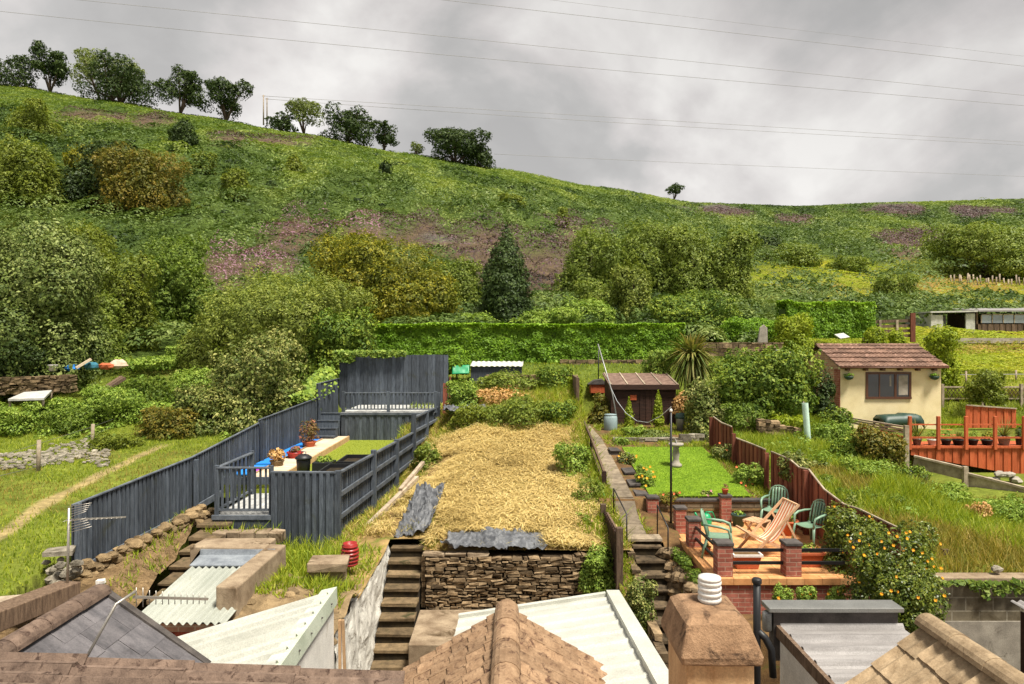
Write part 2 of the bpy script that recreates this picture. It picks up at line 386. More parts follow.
def blob(px, py, cx, cy, rx, ry, soft=.35, nz=None):
    q = np.sqrt(((px - cx) / rx) ** 2 + ((py - cy) / ry) ** 2)
    if nz is not None: q = q + nz
    return np.clip((1 + soft - q) / (2 * soft), 0, 1)
def cover(x, y, z):
    """weights of heather, dry field, rock, lush grass at ground points (plain maps of what grows where)"""
    px = 512 + F * x / y; py = 342 - F * z / y
    n = fbm(x / (y * .03 + 1), y / (y * .06 + 1), 5) * 2.6
    B = lambda *a: blob(px, py, *a, nz=n)
    far = (y > 38)
    he = np.maximum.reduce([B(300, 240, 54, 15), B(250, 268, 58, 15), B(225, 283, 36, 10), B(350, 236, 40, 10), B(420, 243, 64, 16), B(490, 247, 54, 18), B(540, 268, 46, 34), B(575, 238, 48, 13),
                            B(105, 118, 45, 5), B(140, 122, 30, 4), B(260, 142, 40, 4), B(910, 244, 26, 9), B(720, 214, 30, 4), B(885, 212, 40, 5), B(985, 213, 35, 6), B(40, 330, 8, 4), B(790, 222, 20, 4)]) * far
    nn_ = n; n = n * .35; fi = np.maximum.reduce([B(830, 277, 95, 15), B(1010, 293, 85, 12), B(870, 300, 50, 8), B(1000, 345, 90, 12), B(760, 285, 40, 14)]) * far
    fi = np.maximum(fi, ((px > 805) & (y < 46)) * np.clip((x - 12) / 3, 0, 1))
    n = nn_
    dry = np.maximum.reduce([B(790, 290, 36, 6), B(960, 287, 70, 7), B(900, 290, 30, 5), B(1010, 352, 80, 9)]) * far
    ro = np.maximum.reduce([B(890, 208, 45, 4), B(985, 213, 38, 5), B(705, 209, 30, 3), B(445, 238, 20, 5)]) * far
    lush = np.clip((30 - y) / 4, 0, 1)
    return he, fi, ro, lush, dry, n
def grid_mesh():
    pxs = np.concatenate([np.linspace(-520, -60, 60)[:-1], np.linspace(-60, 1084, 286), np.linspace(1084, 1700, 60)[1:]])
    ds = np.concatenate([np.linspace(4, 8, 6)[:-1], np.linspace(8, 30, 130)[:-1], np.geomspace(30, 150, 150)[:-1]])
    t = np.concatenate([np.linspace(0, 1, 60), [1.04, 1.12, 1.25, 1.5]])
    D = np.zeros((len(ds) + len(t) + 2, len(pxs)))
    D[:len(ds)] = ds[:, None]
    r = rd_at(pxs); D[len(ds):len(ds) + len(t)] = 150 + t[:, None] * (r - 150)[None]
    D[len(ds) + len(t)] = 1500; D[-1] = 4000
    Xg = (pxs[None] - 512) / F * D
    Zg = gz(Xg, D)
    nr, nc = D.shape
    V = np.stack([Xg, D, Zg], -1).reshape(-1, 3).astype(np.float32)
    i = np.arange(nr - 1)[:, None] * nc + np.arange(nc - 1)[None]
    Q = np.stack([i, i + 1, i + 1 + nc, i + nc], -1).reshape(-1, 4).astype(np.int32)
    me = bpy.data.meshes.new('ground'); me.vertices.add(len(V)); me.vertices.foreach_set('co', V.ravel())
    me.loops.add(Q.size); me.loops.foreach_set('vertex_index', Q.ravel())
    me.polygons.add(len(Q)); me.polygons.foreach_set('loop_start', np.arange(len(Q), dtype=np.int32) * 4)
    me.update(calc_edges=True); me.polygons.foreach_set('use_smooth', np.ones(len(Q), bool))
    x, y, z = V[:, 0].astype(float), V[:, 1].astype(float), V[:, 2].astype(float)
    he, fi, ro, lush, dry, n = cover(x, y, z)
    c = np.tile(np.array([.060, .092, .020]), (len(V), 1))
    v = (fbm(x / 5, y / 5) + .5)[:, None]
    c = c * (.6 + .8 * v)
    mix = lambda c, w, k: c * (1 - w[:, None]) + w[:, None] * np.array(k)
    c = mix(c, fi, (.20, .20, .035)); c = mix(c, dry, (.26, .17, .06)); c = mix(c, he * .8, (.12, .075, .065)); c = mix(c, ro, (.10, .09, .085))
    c = mix(c, lush, (.14, .17, .028))
    c = mix(c, dirtpath(x, y), (.32, .25, .13))
    dirt = np.clip((13.8 - y) / .5, 0, 1) * (z < -4.4); c = mix(c, dirt, (.12, .09, .06))
    k = me.attributes.new('gcol', 'FLOAT_COLOR', 'POINT'); k.data.foreach_set('color', np.hstack([c, np.ones((len(V), 1))]).astype(np.float32).ravel())
    o = bpy.data.objects.new('ground', me); COL.objects.link(o); tag(o, kind='structure')
    m, nt, bs, N, L = newmat('hillside_ground')
    a = N('ShaderNodeAttribute'); a.attribute_name = 'gcol'
    nz = noise(N, L, .9, 8, .7); nf = noise(N, L, 7, 6, .7)
    col = mul(N, L, a.outputs['Color'], ramp(N, L, nz, [(.3, (.55, .58, .5)), (.7, (1.45, 1.4, 1.3))]).outputs[0])
    col = mul(N, L, col, ramp(N, L, nf, [(.3, (.6, .6, .6)), (.7, (1.4, 1.4, 1.3))]).outputs[0])
    L(col, bs.inputs['Base Color']); bs.inputs['Roughness'].default_value = .95; bs.inputs['Specular IOR Level'].default_value = .1
    bump(N, L, nf, .8, .08, bs)
    me.materials.append(m)
grid_mesh()
gb = MB(); gb.bb(-60, 60, -40, 4.2, -6.4, -6.02); tag(gb.build('ground', m_conc), kind='structure')

# ------------------------------------------------------------------ leaves and blades
def norm(a): return a / np.maximum(np.linalg.norm(a, axis=1, keepdims=True), 1e-9)
def leafquads(P, Nr, size, aspect=.55, up=.35, jit=.9, hang=0):
    n = len(P); nr = norm(Nr * .9 + np.array([0, 0, up * .7]) + rng.normal(0, jit, (n, 3)) * .6)
    t = rng.normal(0, 1, (n, 3)); t[:, 2] += hang * 2; t = norm(t - nr * (t * nr).sum(1, keepdims=True)); b = np.cross(nr, t)
    sz = (size * np.clip(np.exp(rng.normal(0, .34, n)), .4, 2.2))[:, None]
    u = t * sz * .5; v = b * sz * .5 * aspect
    f = nr * sz * .12
    return np.stack([P - u, P - v * 1.0 + f - u * .1, P + u, P + v + f - u * .1], 1).reshape(-1, 3)
def blades(P, h, w, lean=.35, dirv=None):
    n = len(P); a = rng.uniform(0, 2 * np.pi, n); sd = np.stack([np.cos(a), np.sin(a), 0 * a], 1)
    l = rng.normal(0, 1, (n, 3)) * lean; l[:, 2] = 0
    if dirv is not None: l += np.array(dirv)
    hh = (h * rng.uniform(.5, 1.25, n))[:, None]; ww = (w * rng.uniform(.7, 1.3, n))[:, None]
    tip = P + (l + np.array([0, 0, 1.0])) * hh
    return np.stack([P - sd * ww * .5, P + sd * ww * .5, tip], 1).reshape(-1, 3)
def ell_pts(ells, n, ncl, crel, lo=.45, botcut=-.95, tuft=.34):
    """leaf points over the lumpy outer shell of a set of ellipsoids, plus tufts standing proud of it"""
    E = np.array(ells, float); wt = (E[:, 3] * E[:, 4] + E[:, 4] * E[:, 5] + E[:, 3] * E[:, 5]); wt = wt / wt.sum()
    n2 = int(n * tuft); n1 = n - n2
    k = rng.choice(len(E), n1, p=wt); dr = rng.normal(0, 1, (n1, 3)); dr = norm(dr)
    sd = k * 7.3 + E[k, 0]
    f = fbm(dr[:, 0] * 2.6 + sd, dr[:, 1] * 2.6 + dr[:, 2] * 3.1 + sd, 4)
    rad_ = (1 + .95 * f) * (1 - (1 - lo) * rng.random(n1) ** 2.2)
    P1 = E[k, :3] + dr * E[k, 3:] * rad_[:, None]; N1 = norm(dr / E[k, 3:])
    t1 = np.clip(.5 + 1.3 * f + .35 * (np.sin(sd * 5.1)), 0, 1)
    kc = rng.choice(len(E), ncl, p=wt); dc = norm(rng.normal(0, 1, (ncl, 3)) + np.array([0, 0, .35])); fc = fbm(dc[:, 0] * 2.6 + kc * 7.3 + E[kc, 0], dc[:, 1] * 2.6 + dc[:, 2] * 3.1 + kc * 7.3 + E[kc, 0], 4)
    c = E[kc, :3] + dc * E[kc, 3:] * (1.0 + .85 * fc)[:, None]; cr = crel * .42 * E[kc, 3:].mean(1) * rng.uniform(.5, 1.5, ncl)
    j = rng.integers(0, ncl, n2); q = norm(rng.normal(0, 1, (n2, 3))) * (rng.random(n2) ** .6)[:, None]
    P2 = c[j] + q * cr[j][:, None]; N2 = norm(.5 * q + .8 * dc[j]); t2 = rng.random(ncl)[j]
    P = np.concatenate([P1, P2]); Nr = np.concatenate([N1, N2]); T = np.concatenate([t1, t2])
    deep = np.full(len(P), 9.0)
    for e in E: deep = np.minimum(deep, (((P - e[:3]) / e[3:]) ** 2).sum(1))
    kk = deep > (lo * .92) ** 2
    return P[kk], Nr[kk], T[kk]
def crown(name, ells, n, ncl, crel, size, mat, parent=None, zmin=None, lo=.45, aspect=.55, up=.35, hang=0, tone=.5):
    P, Nr, T = ell_pts(ells, n, ncl * 3, crel, lo)
    r = np.clip(rng.random(len(P)) * (1 - tone) + T * tone, 0, 1)
    if zmin is not None:
        k = P[:, 2] > zmin; P, Nr, r = P[k], Nr[k], r[k]
    return npmesh(name, leafquads(P, Nr, size, aspect, up, .5, hang), 4, mat, r, parent)

LM = {
 'oak': LEAF('oak_leaf', [(.005, .012, .005), (.014, .027, .009), (.030, .048, .015)], .15),
 'pale': LEAF('pale_leaf', [(.030, .046, .020), (.055, .076, .034), (.085, .108, .052)], .3),
 'olive': LEAF('olive_leaf', [(.030, .045, .008), (.055, .078, .014), (.095, .115, .022)], .25),
 'gold': LEAF('golden_leaf', [(.020, .030, .006), (.058, .072, .010), (.15, .142, .018)], .25),
 'rust': LEAF('rusty_leaf', [(.022, .032, .009), (.050, .056, .013), (.10, .078, .018)], .25),
 'bright': LEAF('bright_leaf', [(.022, .044, .009), (.046, .078, .016), (.088, .125, .032)], .3),
 'grey': LEAF('grey_green_leaf', [(.014, .028, .009), (.042, .064, .020), (.115, .145, .072)], .15),
 'willow': LEAF('willow_leaf', [(.030, .048, .012), (.064, .088, .022), (.12, .145, .046)], .25),
 'birch': LEAF('birch_leaf', [(.030, .050, .010), (.056, .084, .018), (.10, .128, .034)], .25),
 'dark': LEAF('dark_leaf', [(.006, .014, .005), (.014, .028, .009), (.030, .050, .015)], .1),
 'hedge': LEAF('hedge_leaf', [(.026, .060, .006), (.050, .105, .010), (.10, .175, .018)], .2),
 'lime': LEAF('lime_leaf', [(.050, .080, .007), (.088, .125, .011), (.14, .175, .020)], .3),
 'laurel': LEAF('laurel_leaf', [(.014, .034, .007), (.040, .072, .012), (.11, .145, .024)], .15, .6, .25),
 'white': LEAF('variegated_leaf', [(.018, .034, .010), (.046, .066, .020), (.16, .17, .09)], .15),
 'bramble': LEAF('bramble_leaf', [(.030, .060, .014), (.065, .11, .022), (.13, .18, .05)], .2),
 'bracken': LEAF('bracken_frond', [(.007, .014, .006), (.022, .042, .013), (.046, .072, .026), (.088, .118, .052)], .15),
 'brackenlit': LEAF('sunlit_bracken', [(.016, .034, .009), (.042, .070, .019), (.070, .100, .032), (.092, .120, .048)], .25),  # bracken again, with sunlight put into its colour
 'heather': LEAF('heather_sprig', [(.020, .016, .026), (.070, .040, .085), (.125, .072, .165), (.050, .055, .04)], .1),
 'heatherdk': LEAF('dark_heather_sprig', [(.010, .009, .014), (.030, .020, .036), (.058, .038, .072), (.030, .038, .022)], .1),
 'grass': LEAF('fresh_grass', [(.048, .080, .011), (.092, .130, .017), (.15, .175, .030)], .35),
 'grassdry': LEAF('seeding_grass', [(.055, .065, .018), (.105, .100, .032), (.165, .135, .058)], .35),
 'field': LEAF('pasture', [(.075, .115, .018), (.12, .15, .026), (.18, .17, .04)], .3),
 'lawn': LEAF('mown_grass', [(.050, .098, .012), (.072, .130, .016), (.105, .165, .028)], .25),
 'straw': LEAF('cut_straw', [(.13, .105, .056), (.205, .172, .108), (.265, .24, .175)], .2),
 'hay': LEAF('rough_hay', [(.07, .06, .025), (.14, .12, .05), (.22, .20, .10)], .2),
 'cordy': LEAF('cordyline_blade', [(.025, .045, .012), (.062, .075, .026), (.13, .115, .060)], .2),
 'rosebush': LEAF('rose_leaf', [(.010, .022, .005), (.034, .054, .010), (.085, .105, .020)], .2, .4, .4),
 'redleaf': LEAF('red_flower_leaf', [(.03, .05, .02), (.07, .05, .03), (.15, .05, .06)], .2),
 'pinkdry': LEAF('dry_seed_head', [(.11, .07, .04), (.20, .13, .08), (.25, .19, .13)], .2),
}
m_yellow = PLAIN('yellow_petal', s(240, 172, 36), .6); m_orangepetal = PLAIN('orange_petal', s(226, 120, 70), .6); m_pinkpetal = PLAIN('pink_petal', s(214, 150, 160), .6)
m_bark = M('bark', s(58, 46, 36), s(96, 82, 66), 9, .95, .2, .8, .03, stretch=(3, 3, .6))

def stems(root, base, tips, r0, name='trunk', mat=None):
    mb = MB()
    for t in tips:
        a = Vector(base); b = Vector(t); m = a.lerp(b, .5) + Vector((random.uniform(-.1, .1), random.uniform(-.1, .1), 0)) * (b - a).length + Vector((0, 0, .1 * (b - a).length))
        pts = [a - Vector((0, 0, .3)), a.lerp(m, .5), m, m.lerp(b, .5), b]
        mb.tube(pts, [r0, r0 * .85, r0 * .65, r0 * .45, r0 * .2], 6)
    return mb.build(name, mat or m_bark, root, recalc=False)

def plant(name, label, cat, px, d, w, top, mat, lp=1.9, dens=5.5, lobes=7, crel=.26, base=None, trunk=False, lo=.4, group=None, seed=None, low=0.0, aspect=.55, hang=0, depth=.9, up=.35, tone=.45, conic=0, ragged=0, gy=None):
    """shrub or tree: px = middle column, w = width and top = upper edge as seen, at true distance d on the ground"""
    if gy: d = dfor(px, gy)
    if not ragged and not conic and lobes > 4 and w > 24: ragged = .06
    x = X(px, d); zb = g1(x, d) if base is None else Z(base, d)
    zt = Z(top, d); H = zt - zb; Wd = w / F * d; hw = Wd / 2
    r = random.Random(seed if seed is not None else hash((px, d, w)) & 0xffff)
    root = thing(name, label, cat, (x, d, zb), group)
    zc0 = zb + H * (low if trunk else 0)
    Hc = zt - zc0
    E = []
    if conic:
        for i in range(9):
            t = (i + .3) / 9; k = max(.16, (1 - t ** 1.5) * conic + (1 - conic) * (1 - t ** 4)) * (.9 + .2 * r.random())
            E.append((x + r.uniform(-.1, .1) * hw, d + r.uniform(-.1, .1) * hw, zc0 + Hc * (.04 + .9 * t), hw * k, hw * k * depth, Hc * .17))
    else:
        E.append((x, d, zc0 + Hc * .45, hw * .70, hw * .70 * depth, Hc * .46))
        if trunk and low >= .05:
            E[0] = (x, d, zc0 + Hc * .5, hw * .50, hw * .50 * depth, Hc * .34)
            for i in range(12):
                a = r.uniform(0, 6.28); q = r.uniform(.25, .80); rr = r.uniform(.19, .31) * hw; zz = zc0 + Hc * r.uniform(.16, .86)
                zz = min(zz, zt - rr * .8); E.append((x + math.cos(a) * hw * q, d + math.sin(a) * hw * q, zz, rr, rr, rr * .75))
        for i in range(lobes + 3 if not (trunk and low >= .05) else 4):
            a = 2 * math.pi * (i + r.random() * .7) / (lobes + 3) * (2 if i % 2 else 1); q = r.uniform(.40, .68); zz = r.uniform(.16, .80)
            rr = r.uniform(.24, .42)
            rz = min(Hc * r.uniform(.18, .32), rr * hw * 1.3)
            zq = min(zc0 + Hc * zz, zt - rz * .8 - r.uniform(0, .1) * Hc)
            E.append((x + math.cos(a) * hw * q, d + math.sin(a) * hw * q * depth, zq, hw * rr, hw * rr * depth, rz))
        if low < .1:
            for i in range(6):
                a = 2 * math.pi * (i + r.random() * .6) / 6; q = r.uniform(.5, .68); E.append((x + math.cos(a) * hw * q, d + math.sin(a) * hw * q * depth, zb + Hc * r.uniform(.1, .2), hw * .36, hw * .36 * depth, Hc * r.uniform(.2, .3)))
    lp = lp * .74 if lp > 2.1 else lp
    area = w * (Hc * F / d) * 1.0
    n = int(max(300, dens * area / (lp * lp * aspect * .5)))
    n = min(n, 120000)
    ncl = int(max(24, len(E) * 16))
    crown('crown', E, n, ncl, crel, lp / F * d, LM[mat] if isinstance(mat, str) else mat, root, zb - .1, lo, aspect, up, hang, tone)
    if ragged:
        ns = int(w * 1.1); P, Nr, T = ell_pts(E[1:] or E, ns * 8, 40, .2, .9, tuft=0); P = P[(P[:, 2] > zc0 + Hc * .4) & (Nr[:, 2] > .1)][:ns]; m = 34
        f = np.tile(np.linspace(0, 1, m), len(P)); i_ = np.repeat(np.arange(len(P)), m); hh = ragged * Hc * rng.uniform(.4, 1.3, len(P))[i_]
        lean = rng.normal(0, .25, (len(P), 2))[i_]; rr = (1 - f * .8) * .06 * hw
        Q = P[i_] + np.stack([rng.normal(0, 1, len(i_)) * rr + lean[:, 0] * f * hh, rng.normal(0, 1, len(i_)) * rr + lean[:, 1] * f * hh, f * hh - .05 * Hc], 1)
        npmesh('shoot', leafquads(Q, np.tile([0, -.3, .6], (len(Q), 1)), lp / F * d, .5, .3, .9, .3), 4, LM[mat], np.clip(.35 + .65 * rng.random(len(Q)), 0, 1), root)
    tips = [(e[0], e[1], e[2]) for e in E[1:6]] if not conic else [(x, d, zb + H * .8)]
    if trunk: stems(root, (x, d, zb), [(tx, ty, tz) for tx, ty, tz in tips] + [(x, d, zc0 + Hc * .6)], max(.03, hw * (.07 if d < 100 else .038)))
    else: stems(root, (x, d, zb), tips[:3], max(.012, hw * .025), 'stem')
    return root
# ------------------------------------------------------------------ the hillside: trees, shrubs, bracken
SK = 'trees along the ridge'
def ridge(px, off=0): return float(rd_at(px)) + off
T = lambda label, px, w, top, mat='oak', **k: plant('tree', label, 'tree', px, ridge(px, k.pop('off', -2)), w * 1.14, top - 1, mat, trunk=True, group=SK, **{**dict(lp=2.3, dens=3.0, low=.07, crel=.26, lobes=7, lo=.5), **k})
T('small round dark tree at the far left end of the ridge skyline', 16, 34, 53)
T('tall dark ridge tree with an open crown and bare trunks showing', 50, 38, 44, dens=3.4, low=.12, crel=.17)
T('pale wispy light green tree rising behind the broad dark ridge tree', 104, 62, 44, 'pale', off=6, dens=1.6, crel=.16, low=.15)
T('broad low dark tree in front of the pale wispy ridge tree', 120, 68, 63, low=.05)
T('rounded dark ridge tree standing on a short trunk above the rusty bush', 180, 42, 64, low=.16)
T('round dark ridge tree nearest the two skyline poles', 226, 48, 76, low=.14)
T('low dark bush on the skyline just right of the two poles', 281, 32, 113, low=.05)
T('pale airy ridge tree with thin gappy foliage', 304, 40, 97, 'pale', dens=1.9, crel=.15, low=.2)
T('dark spreading ridge tree between the airy pale tree and a small round one', 347, 50, 108, dens=4.2, crel=.2, low=.08)
T('small round dark tree alone on the ridge beside a spreading one', 384, 29, 123, low=.15)
T('tiny pale sapling on the ridge left of the biggest oak', 416, 16, 143, 'pale', dens=2.5, low=.2)
T('biggest oak on the ridge with a wide lobed crown', 456, 62, 126, dens=5, lobes=10, low=.16, off=-6)
T('low dark oak crown at the right foot of the biggest ridge oak', 478, 34, 146, low=.05, off=-7)
T('lone little tree on the far ridge towards the middle', 674, 20, 185, dens=3.4, low=.3)

SH = 'shrubs scattered on the hillside'
B = lambda label, px, d, w, top, mat='olive', **k: plant('shrub', label, 'shrub', px, d, w, top, mat, group=k.pop('group', SH), **k)
B('olive green shrub high on the left hillside', 32, 120, 56, 104, 'olive', lp=2.2, gy=140)
B('large olive shrub at the left edge of the hillside', 28, 92, 78, 136, 'olive', lp=2.4, gy=206)
B('dark green half of the great rusty shrub below the left ridge', 100, 84, 78, 136, 'oak', lp=2.4, tone=.6, gy=206)
B('rusty orange shrub on the left hillside', 140, 82, 96, 146, 'rust', lp=2.4, tone=.6, gy=213)
B('yellowish shrub against the foot of the rusty orange shrub', 84, 78, 50, 142, 'gold', lp=2.4, gy=204)
B('dark round shrub on the slope under the ridge trees', 185, 128, 32, 120, 'oak', lp=2.2, gy=152)
B('dark upright shrub alone in the bracken right of the rusty one', 234, 98, 32, 165, 'olive', lp=2.2, gy=201)
B('small olive shrub beside the rusty orange one', 204, 110, 26, 150, 'olive', lp=2.2, gy=174)
B('small pointed shrub in mid slope bracken', 294, 112, 22, 153, 'olive', lp=2.2, conic=.7, gy=178)
B('small dark shrub on the slope under the round ridge tree', 385, 140, 18, 161, 'oak', lp=2, gy=181)
B('little round shrub on the upper slope in the middle', 562, 92, 17, 206, 'olive', lp=2, gy=228)
B('low pale shrub on the slope below the biggest ridge oak', 512, 120, 30, 193, 'olive', lp=2, gy=208)
B('rounded green shrub above the dry yellow field', 797, 92, 50, 241, 'birch', lp=2.3, gy=268)
B('darker shrub left of the rounded one above the yellow field', 768, 100, 34, 233, 'oak', lp=2.2, gy=259)
B('low green shrub right of the rounded one above the yellow field', 848, 92, 44, 256, 'birch', lp=2.2, gy=272)
B('dense green shrub in the middle of the dry yellow field', 893, 62, 52, 273, 'birch', lp=2.3, gy=308)
B('little pale shrub at the top of the yellow field', 770, 84, 20, 246, 'pale', lp=2.2, gy=263)
plant('tree', 'large round dark green tree above the fenced yellow meadow', 'tree', 985, 112, 116, 224, 'birch', lp=2.3, dens=8, lobes=11, trunk=True, low=.02, gy=279)

MT = 'trees at the foot of the hill'
V = lambda label, px, d, w, top, mat, **k: plant('tree', label, 'tree', px, d, w, top, mat, group=MT, trunk=True, **{**dict(low=.04, lobes=9), **k})
V('huge grey green tree at the left edge above the rubble', 36, 27.5, 142, 196, 'grey', lp=3.4, dens=7, lobes=13, crel=.2, base=385)
V('yellow green tree top behind the huge grey green tree', 78, 37, 86, 214, 'olive', lp=2.6, base=330)
V('olive tree between the huge grey green tree and the bright green tree', 124, 33, 72, 246, 'olive', lp=2.8, base=352, ragged=.06)
V('bright green young tree above the rubble heap', 181, 38, 76, 234, 'bright', lp=2.8, base=320, ragged=.1)
V('dark green tree filling the gap over the rubble', 92, 30, 70, 290, 'birch', lp=2.8, base=372)
V('great golden olive tree behind the dark fence', 398, 38, 132, 231, 'gold', lp=2.6, dens=8, lobes=12)
V('golden crown top left of the great golden olive tree', 350, 41, 78, 232, 'gold', lp=2.6)
V('fresh green shoots beside the purple heather patch', 338, 46, 44, 219, 'willow', lp=2.4, ragged=.15)
V('pale grey green willow right of the great golden tree', 461, 42, 54, 252, 'birch', lp=2.4, ragged=.1)
V('narrow dark evergreen tree alone above the clipped hedge', 507, 38, 50, 229, 'dark', lp=2.4, dens=9, conic=.12, depth=1)
V('left rounded birch of the thicket above the clipped hedge', 592, 50, 82, 221, 'birch', lp=2.5, ragged=.08)
V('tallest birch of the thicket above the clipped hedge', 650, 53, 92, 214, 'birch', lp=2.5, ragged=.08)
V('birch of the thicket right of the tallest one', 694, 51, 78, 219, 'birch', lp=2.5, ragged=.06)
V('darker birch at the right end of the thicket', 732, 50, 54, 221, 'birch', lp=2.5, tone=.8)
V('slender pale willow in front of the birch thicket', 633, 41, 48, 256, 'willow', lp=2.5, ragged=.1)
V('low silvery willow at the left front of the thicket', 598, 42, 58, 280, 'birch', lp=2.5, ragged=.12)

WB = 'bushes behind the dark fence'
B('great sprawling willow bush behind the dark fence', 286, 30, 196, 268, 'willow', lp=2.8, dens=7, lobes=14, group=WB, base=378, ragged=.16)
B('willow bush spilling left of the great sprawling one', 218, 29, 100, 320, 'willow', lp=2.8, group=WB, base=392, ragged=.1)
B('dark leafy bush between the willow and the back fence', 338, 27.5, 82, 308, 'laurel', lp=3.4, group=WB, base=385, tone=.6)
B('variegated pale leaved bush leaning over the long dark fence', 258, 23.5, 118, 330, 'white', lp=3.4, dens=7, lobes=12, group=WB, base=442)
B('lower variegated bush at the left of the pale leaved one', 205, 23, 84, 382, 'white', lp=3.2, group=WB, base=440)
B('brown and green scrub at the corner of the grass bank', 170, 22, 70, 405, 'rust', lp=2.8, group=WB, base=438, tone=.3)
BR = 'bramble mounds'
for lab, px, d, w, top, m_ in [('bramble mound between the clipped hedge and the dark evergreen', 545, 35, 84, 308, 'bramble'), ('bramble mound in front of the heather slope', 585, 38, 70, 296, 'bramble'),
        ('leafy bramble mound under the birch thicket', 690, 37, 96, 290, 'laurel'), ('bramble mound right of the dark evergreen', 470, 35, 60, 312, 'bramble'),
        ('bramble mound climbing the slope left of the willow', 150, 29, 80, 356, 'bramble'), ('bramble mound beside the rubble heap', 120, 25.5, 64, 392, 'bramble'),
        ('low bramble mound above the grass bank', 190, 31, 60, 345, 'bramble'), ('bramble mound at the upper end of the wire fence', 150, 24, 60, 402, 'bramble'), ('brambles in front of the left trees', 60, 24.5, 60, 398, 'bramble')]:
    plant('bramble', lab, 'bramble', px, d, w, top, m_, lp=2.8, dens=7, group=BR, lobes=9, low=0)

OG = 'scrub in the overgrown right hand garden'
for lab, px, d, w, top, base, m_ in [('bright weedy clump at the foot of the glossy laurel', 745, 20.6, 50, 402, 426, 'bright'), ('leafy green weeds right of the pale tree guard tube', 830, 19.6, 44, 420, 450, 'bramble'), ('dark weeds under the corner of the cream garden room', 835, 21.5, 40, 404, 440, 'laurel'), ('yellow green weeds behind the tree guard tube', 788, 20.6, 46, 414, 434, 'lime'),
        ('green nettles in front of the brown twiggy bush', 868, 16.4, 60, 458, 486, 'bramble'), ('tangled weeds between twiggy bush and pale plank edging', 908, 16.9, 40, 462, 492, 'laurel'), ('straw coloured dead grass heap in the long grass', 978, 14.2, 26, 502, 530, 'pinkdry'), ('leafy scrub at the right edge above the long grass', 1010, 14.4, 50, 498, 536, 'bramble'), ('low weeds in the middle of the long grass', 880, 14.6, 60, 492, 514, 'grassy')]:
    plant('weed_clump', lab, 'weeds', px, d, w, top, 'bright' if m_ == 'grassy' else m_, base=base, group=OG, lobes=7, dens=4.5)
LB = 'scrub on the left bank'
for lab, px, d, w, top, base, m_ in [('green nettle bank below the rubble heap', 108, 23.6, 70, 384, 420, 'bramble'), ('dark leaf clump standing in for the shade beneath the huge grey green tree', 20, 26.6, 90, 336, 392, 'oak'), ('pale weeds along the top of the wire fence', 70, 22.6, 60, 408, 432, 'bright'), ('tall green weeds at the left edge below the stone bank', 12, 22.4, 60, 402, 432, 'bramble'), ('bright bracken patch right of the rubble heap', 152, 26.4, 66, 376, 412, 'bright'), ('tangle of pale creeper left of the variegated bush', 196, 25.4, 60, 366, 410, 'bramble'), ('weeds hugging the wire fence posts', 116, 20.4, 56, 432, 452, 'grassy')]:  # clump beneath the huge tree: shade put into its dark leaf colour
    plant('weed_clump', lab, 'weeds', px, d, w, top, 'olive' if m_ == 'grassy' else m_, base=base, group=LB, lobes=7, dens=4.5)
def hedge(label, p0, p1, d0, d1, top, bot, thick, mat='hedge', n=30000, lp=2.0, wob=.1, group=None):
    a = Vector((X(p0, d0), d0, 0)); b = Vector((X(p1, d1), d1, 0)); zt = Z(top, d0); zb = Z(bot, d0)
    root = thing('hedge', label, 'hedge', ((a.x + b.x) / 2, (a.y + b.y) / 2, zb), group)
    t = rng.random(n); f = rng.random(n)
    along = (b - a); L = along.length; nn = Vector((along.y, -along.x, 0)).normalized()
    wv = fbm(t * L * .8, 0 * t + p0, 3); wt = fbm(t * L * 1.1, 0 * t + 50 + p0, 3)
    H = zt - zb
    side = rng.choice(3, n, p=[.46, .2, .34])         # front, back, top
    v = rng.random(n) ** .8; dep = rng.random(n) ** 2 * .25
    off = np.where(side == 0, thick / 2 - dep + .35 * wv - .12 * v, np.where(side == 1, -thick / 2 + dep, (rng.random(n) - .5) * thick * .95))
    bmp = fbm(t * L * 2.2, v * H * 2.2 + 3 * (side == 0), 3) * .35
    off = off + np.where(side == 0, bmp, 0)
    zz = np.where(side == 2, H - rng.random(n) ** 2 * .15, v * H) + H * wob * 2 * wt * np.where(side == 2, 1, v)
    zz = np.where((side == 2), zz + bmp * .4, zz)
    P = np.stack([a.x + along.x * t + nn.x * off, a.y + along.y * t + nn.y * off, zb + zz], 1)
    nr = np.where((side == 2)[:, None], [[0, 0, 1.0]], np.where((side == 0)[:, None], [[nn.x, nn.y, .2]], [[-nn.x, -nn.y, .2]]))
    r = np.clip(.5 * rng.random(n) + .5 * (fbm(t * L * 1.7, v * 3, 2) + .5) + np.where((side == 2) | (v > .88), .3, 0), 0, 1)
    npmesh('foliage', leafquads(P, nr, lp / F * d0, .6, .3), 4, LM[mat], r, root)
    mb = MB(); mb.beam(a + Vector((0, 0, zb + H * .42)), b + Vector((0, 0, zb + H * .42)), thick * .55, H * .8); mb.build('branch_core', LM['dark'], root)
    return root
hedge('long clipped green hedge across the ends of the gardens', 374, 682, 30.6, 30.2, 324.5, 366, 1.3, n=110000, wob=.035)
G_ = [0]
hedge('tall clipped hedge behind the round bush and the standing stone', 782, 868, 36, 36.5, 303, 338, 1.3, n=36000)
G = lambda name, label, px, d, w, top, mat, base=None, **k: plant(name, label, 'bush' if name == 'bush' else k.pop('cat', 'conifer'), px, d, w, top, mat, base=base, **k)
G('bush', 'round clipped bush left of the pale grey lean-to roof', 457, 26.6, 30, 344, 'hedge', 372, lp=2.2, dens=9, lobes=2)
G('bush', 'round clipped yellow green bush beside the standing stone', 793, 31, 46, 312, 'lime', 350, lp=2.2, dens=9, lobes=2)
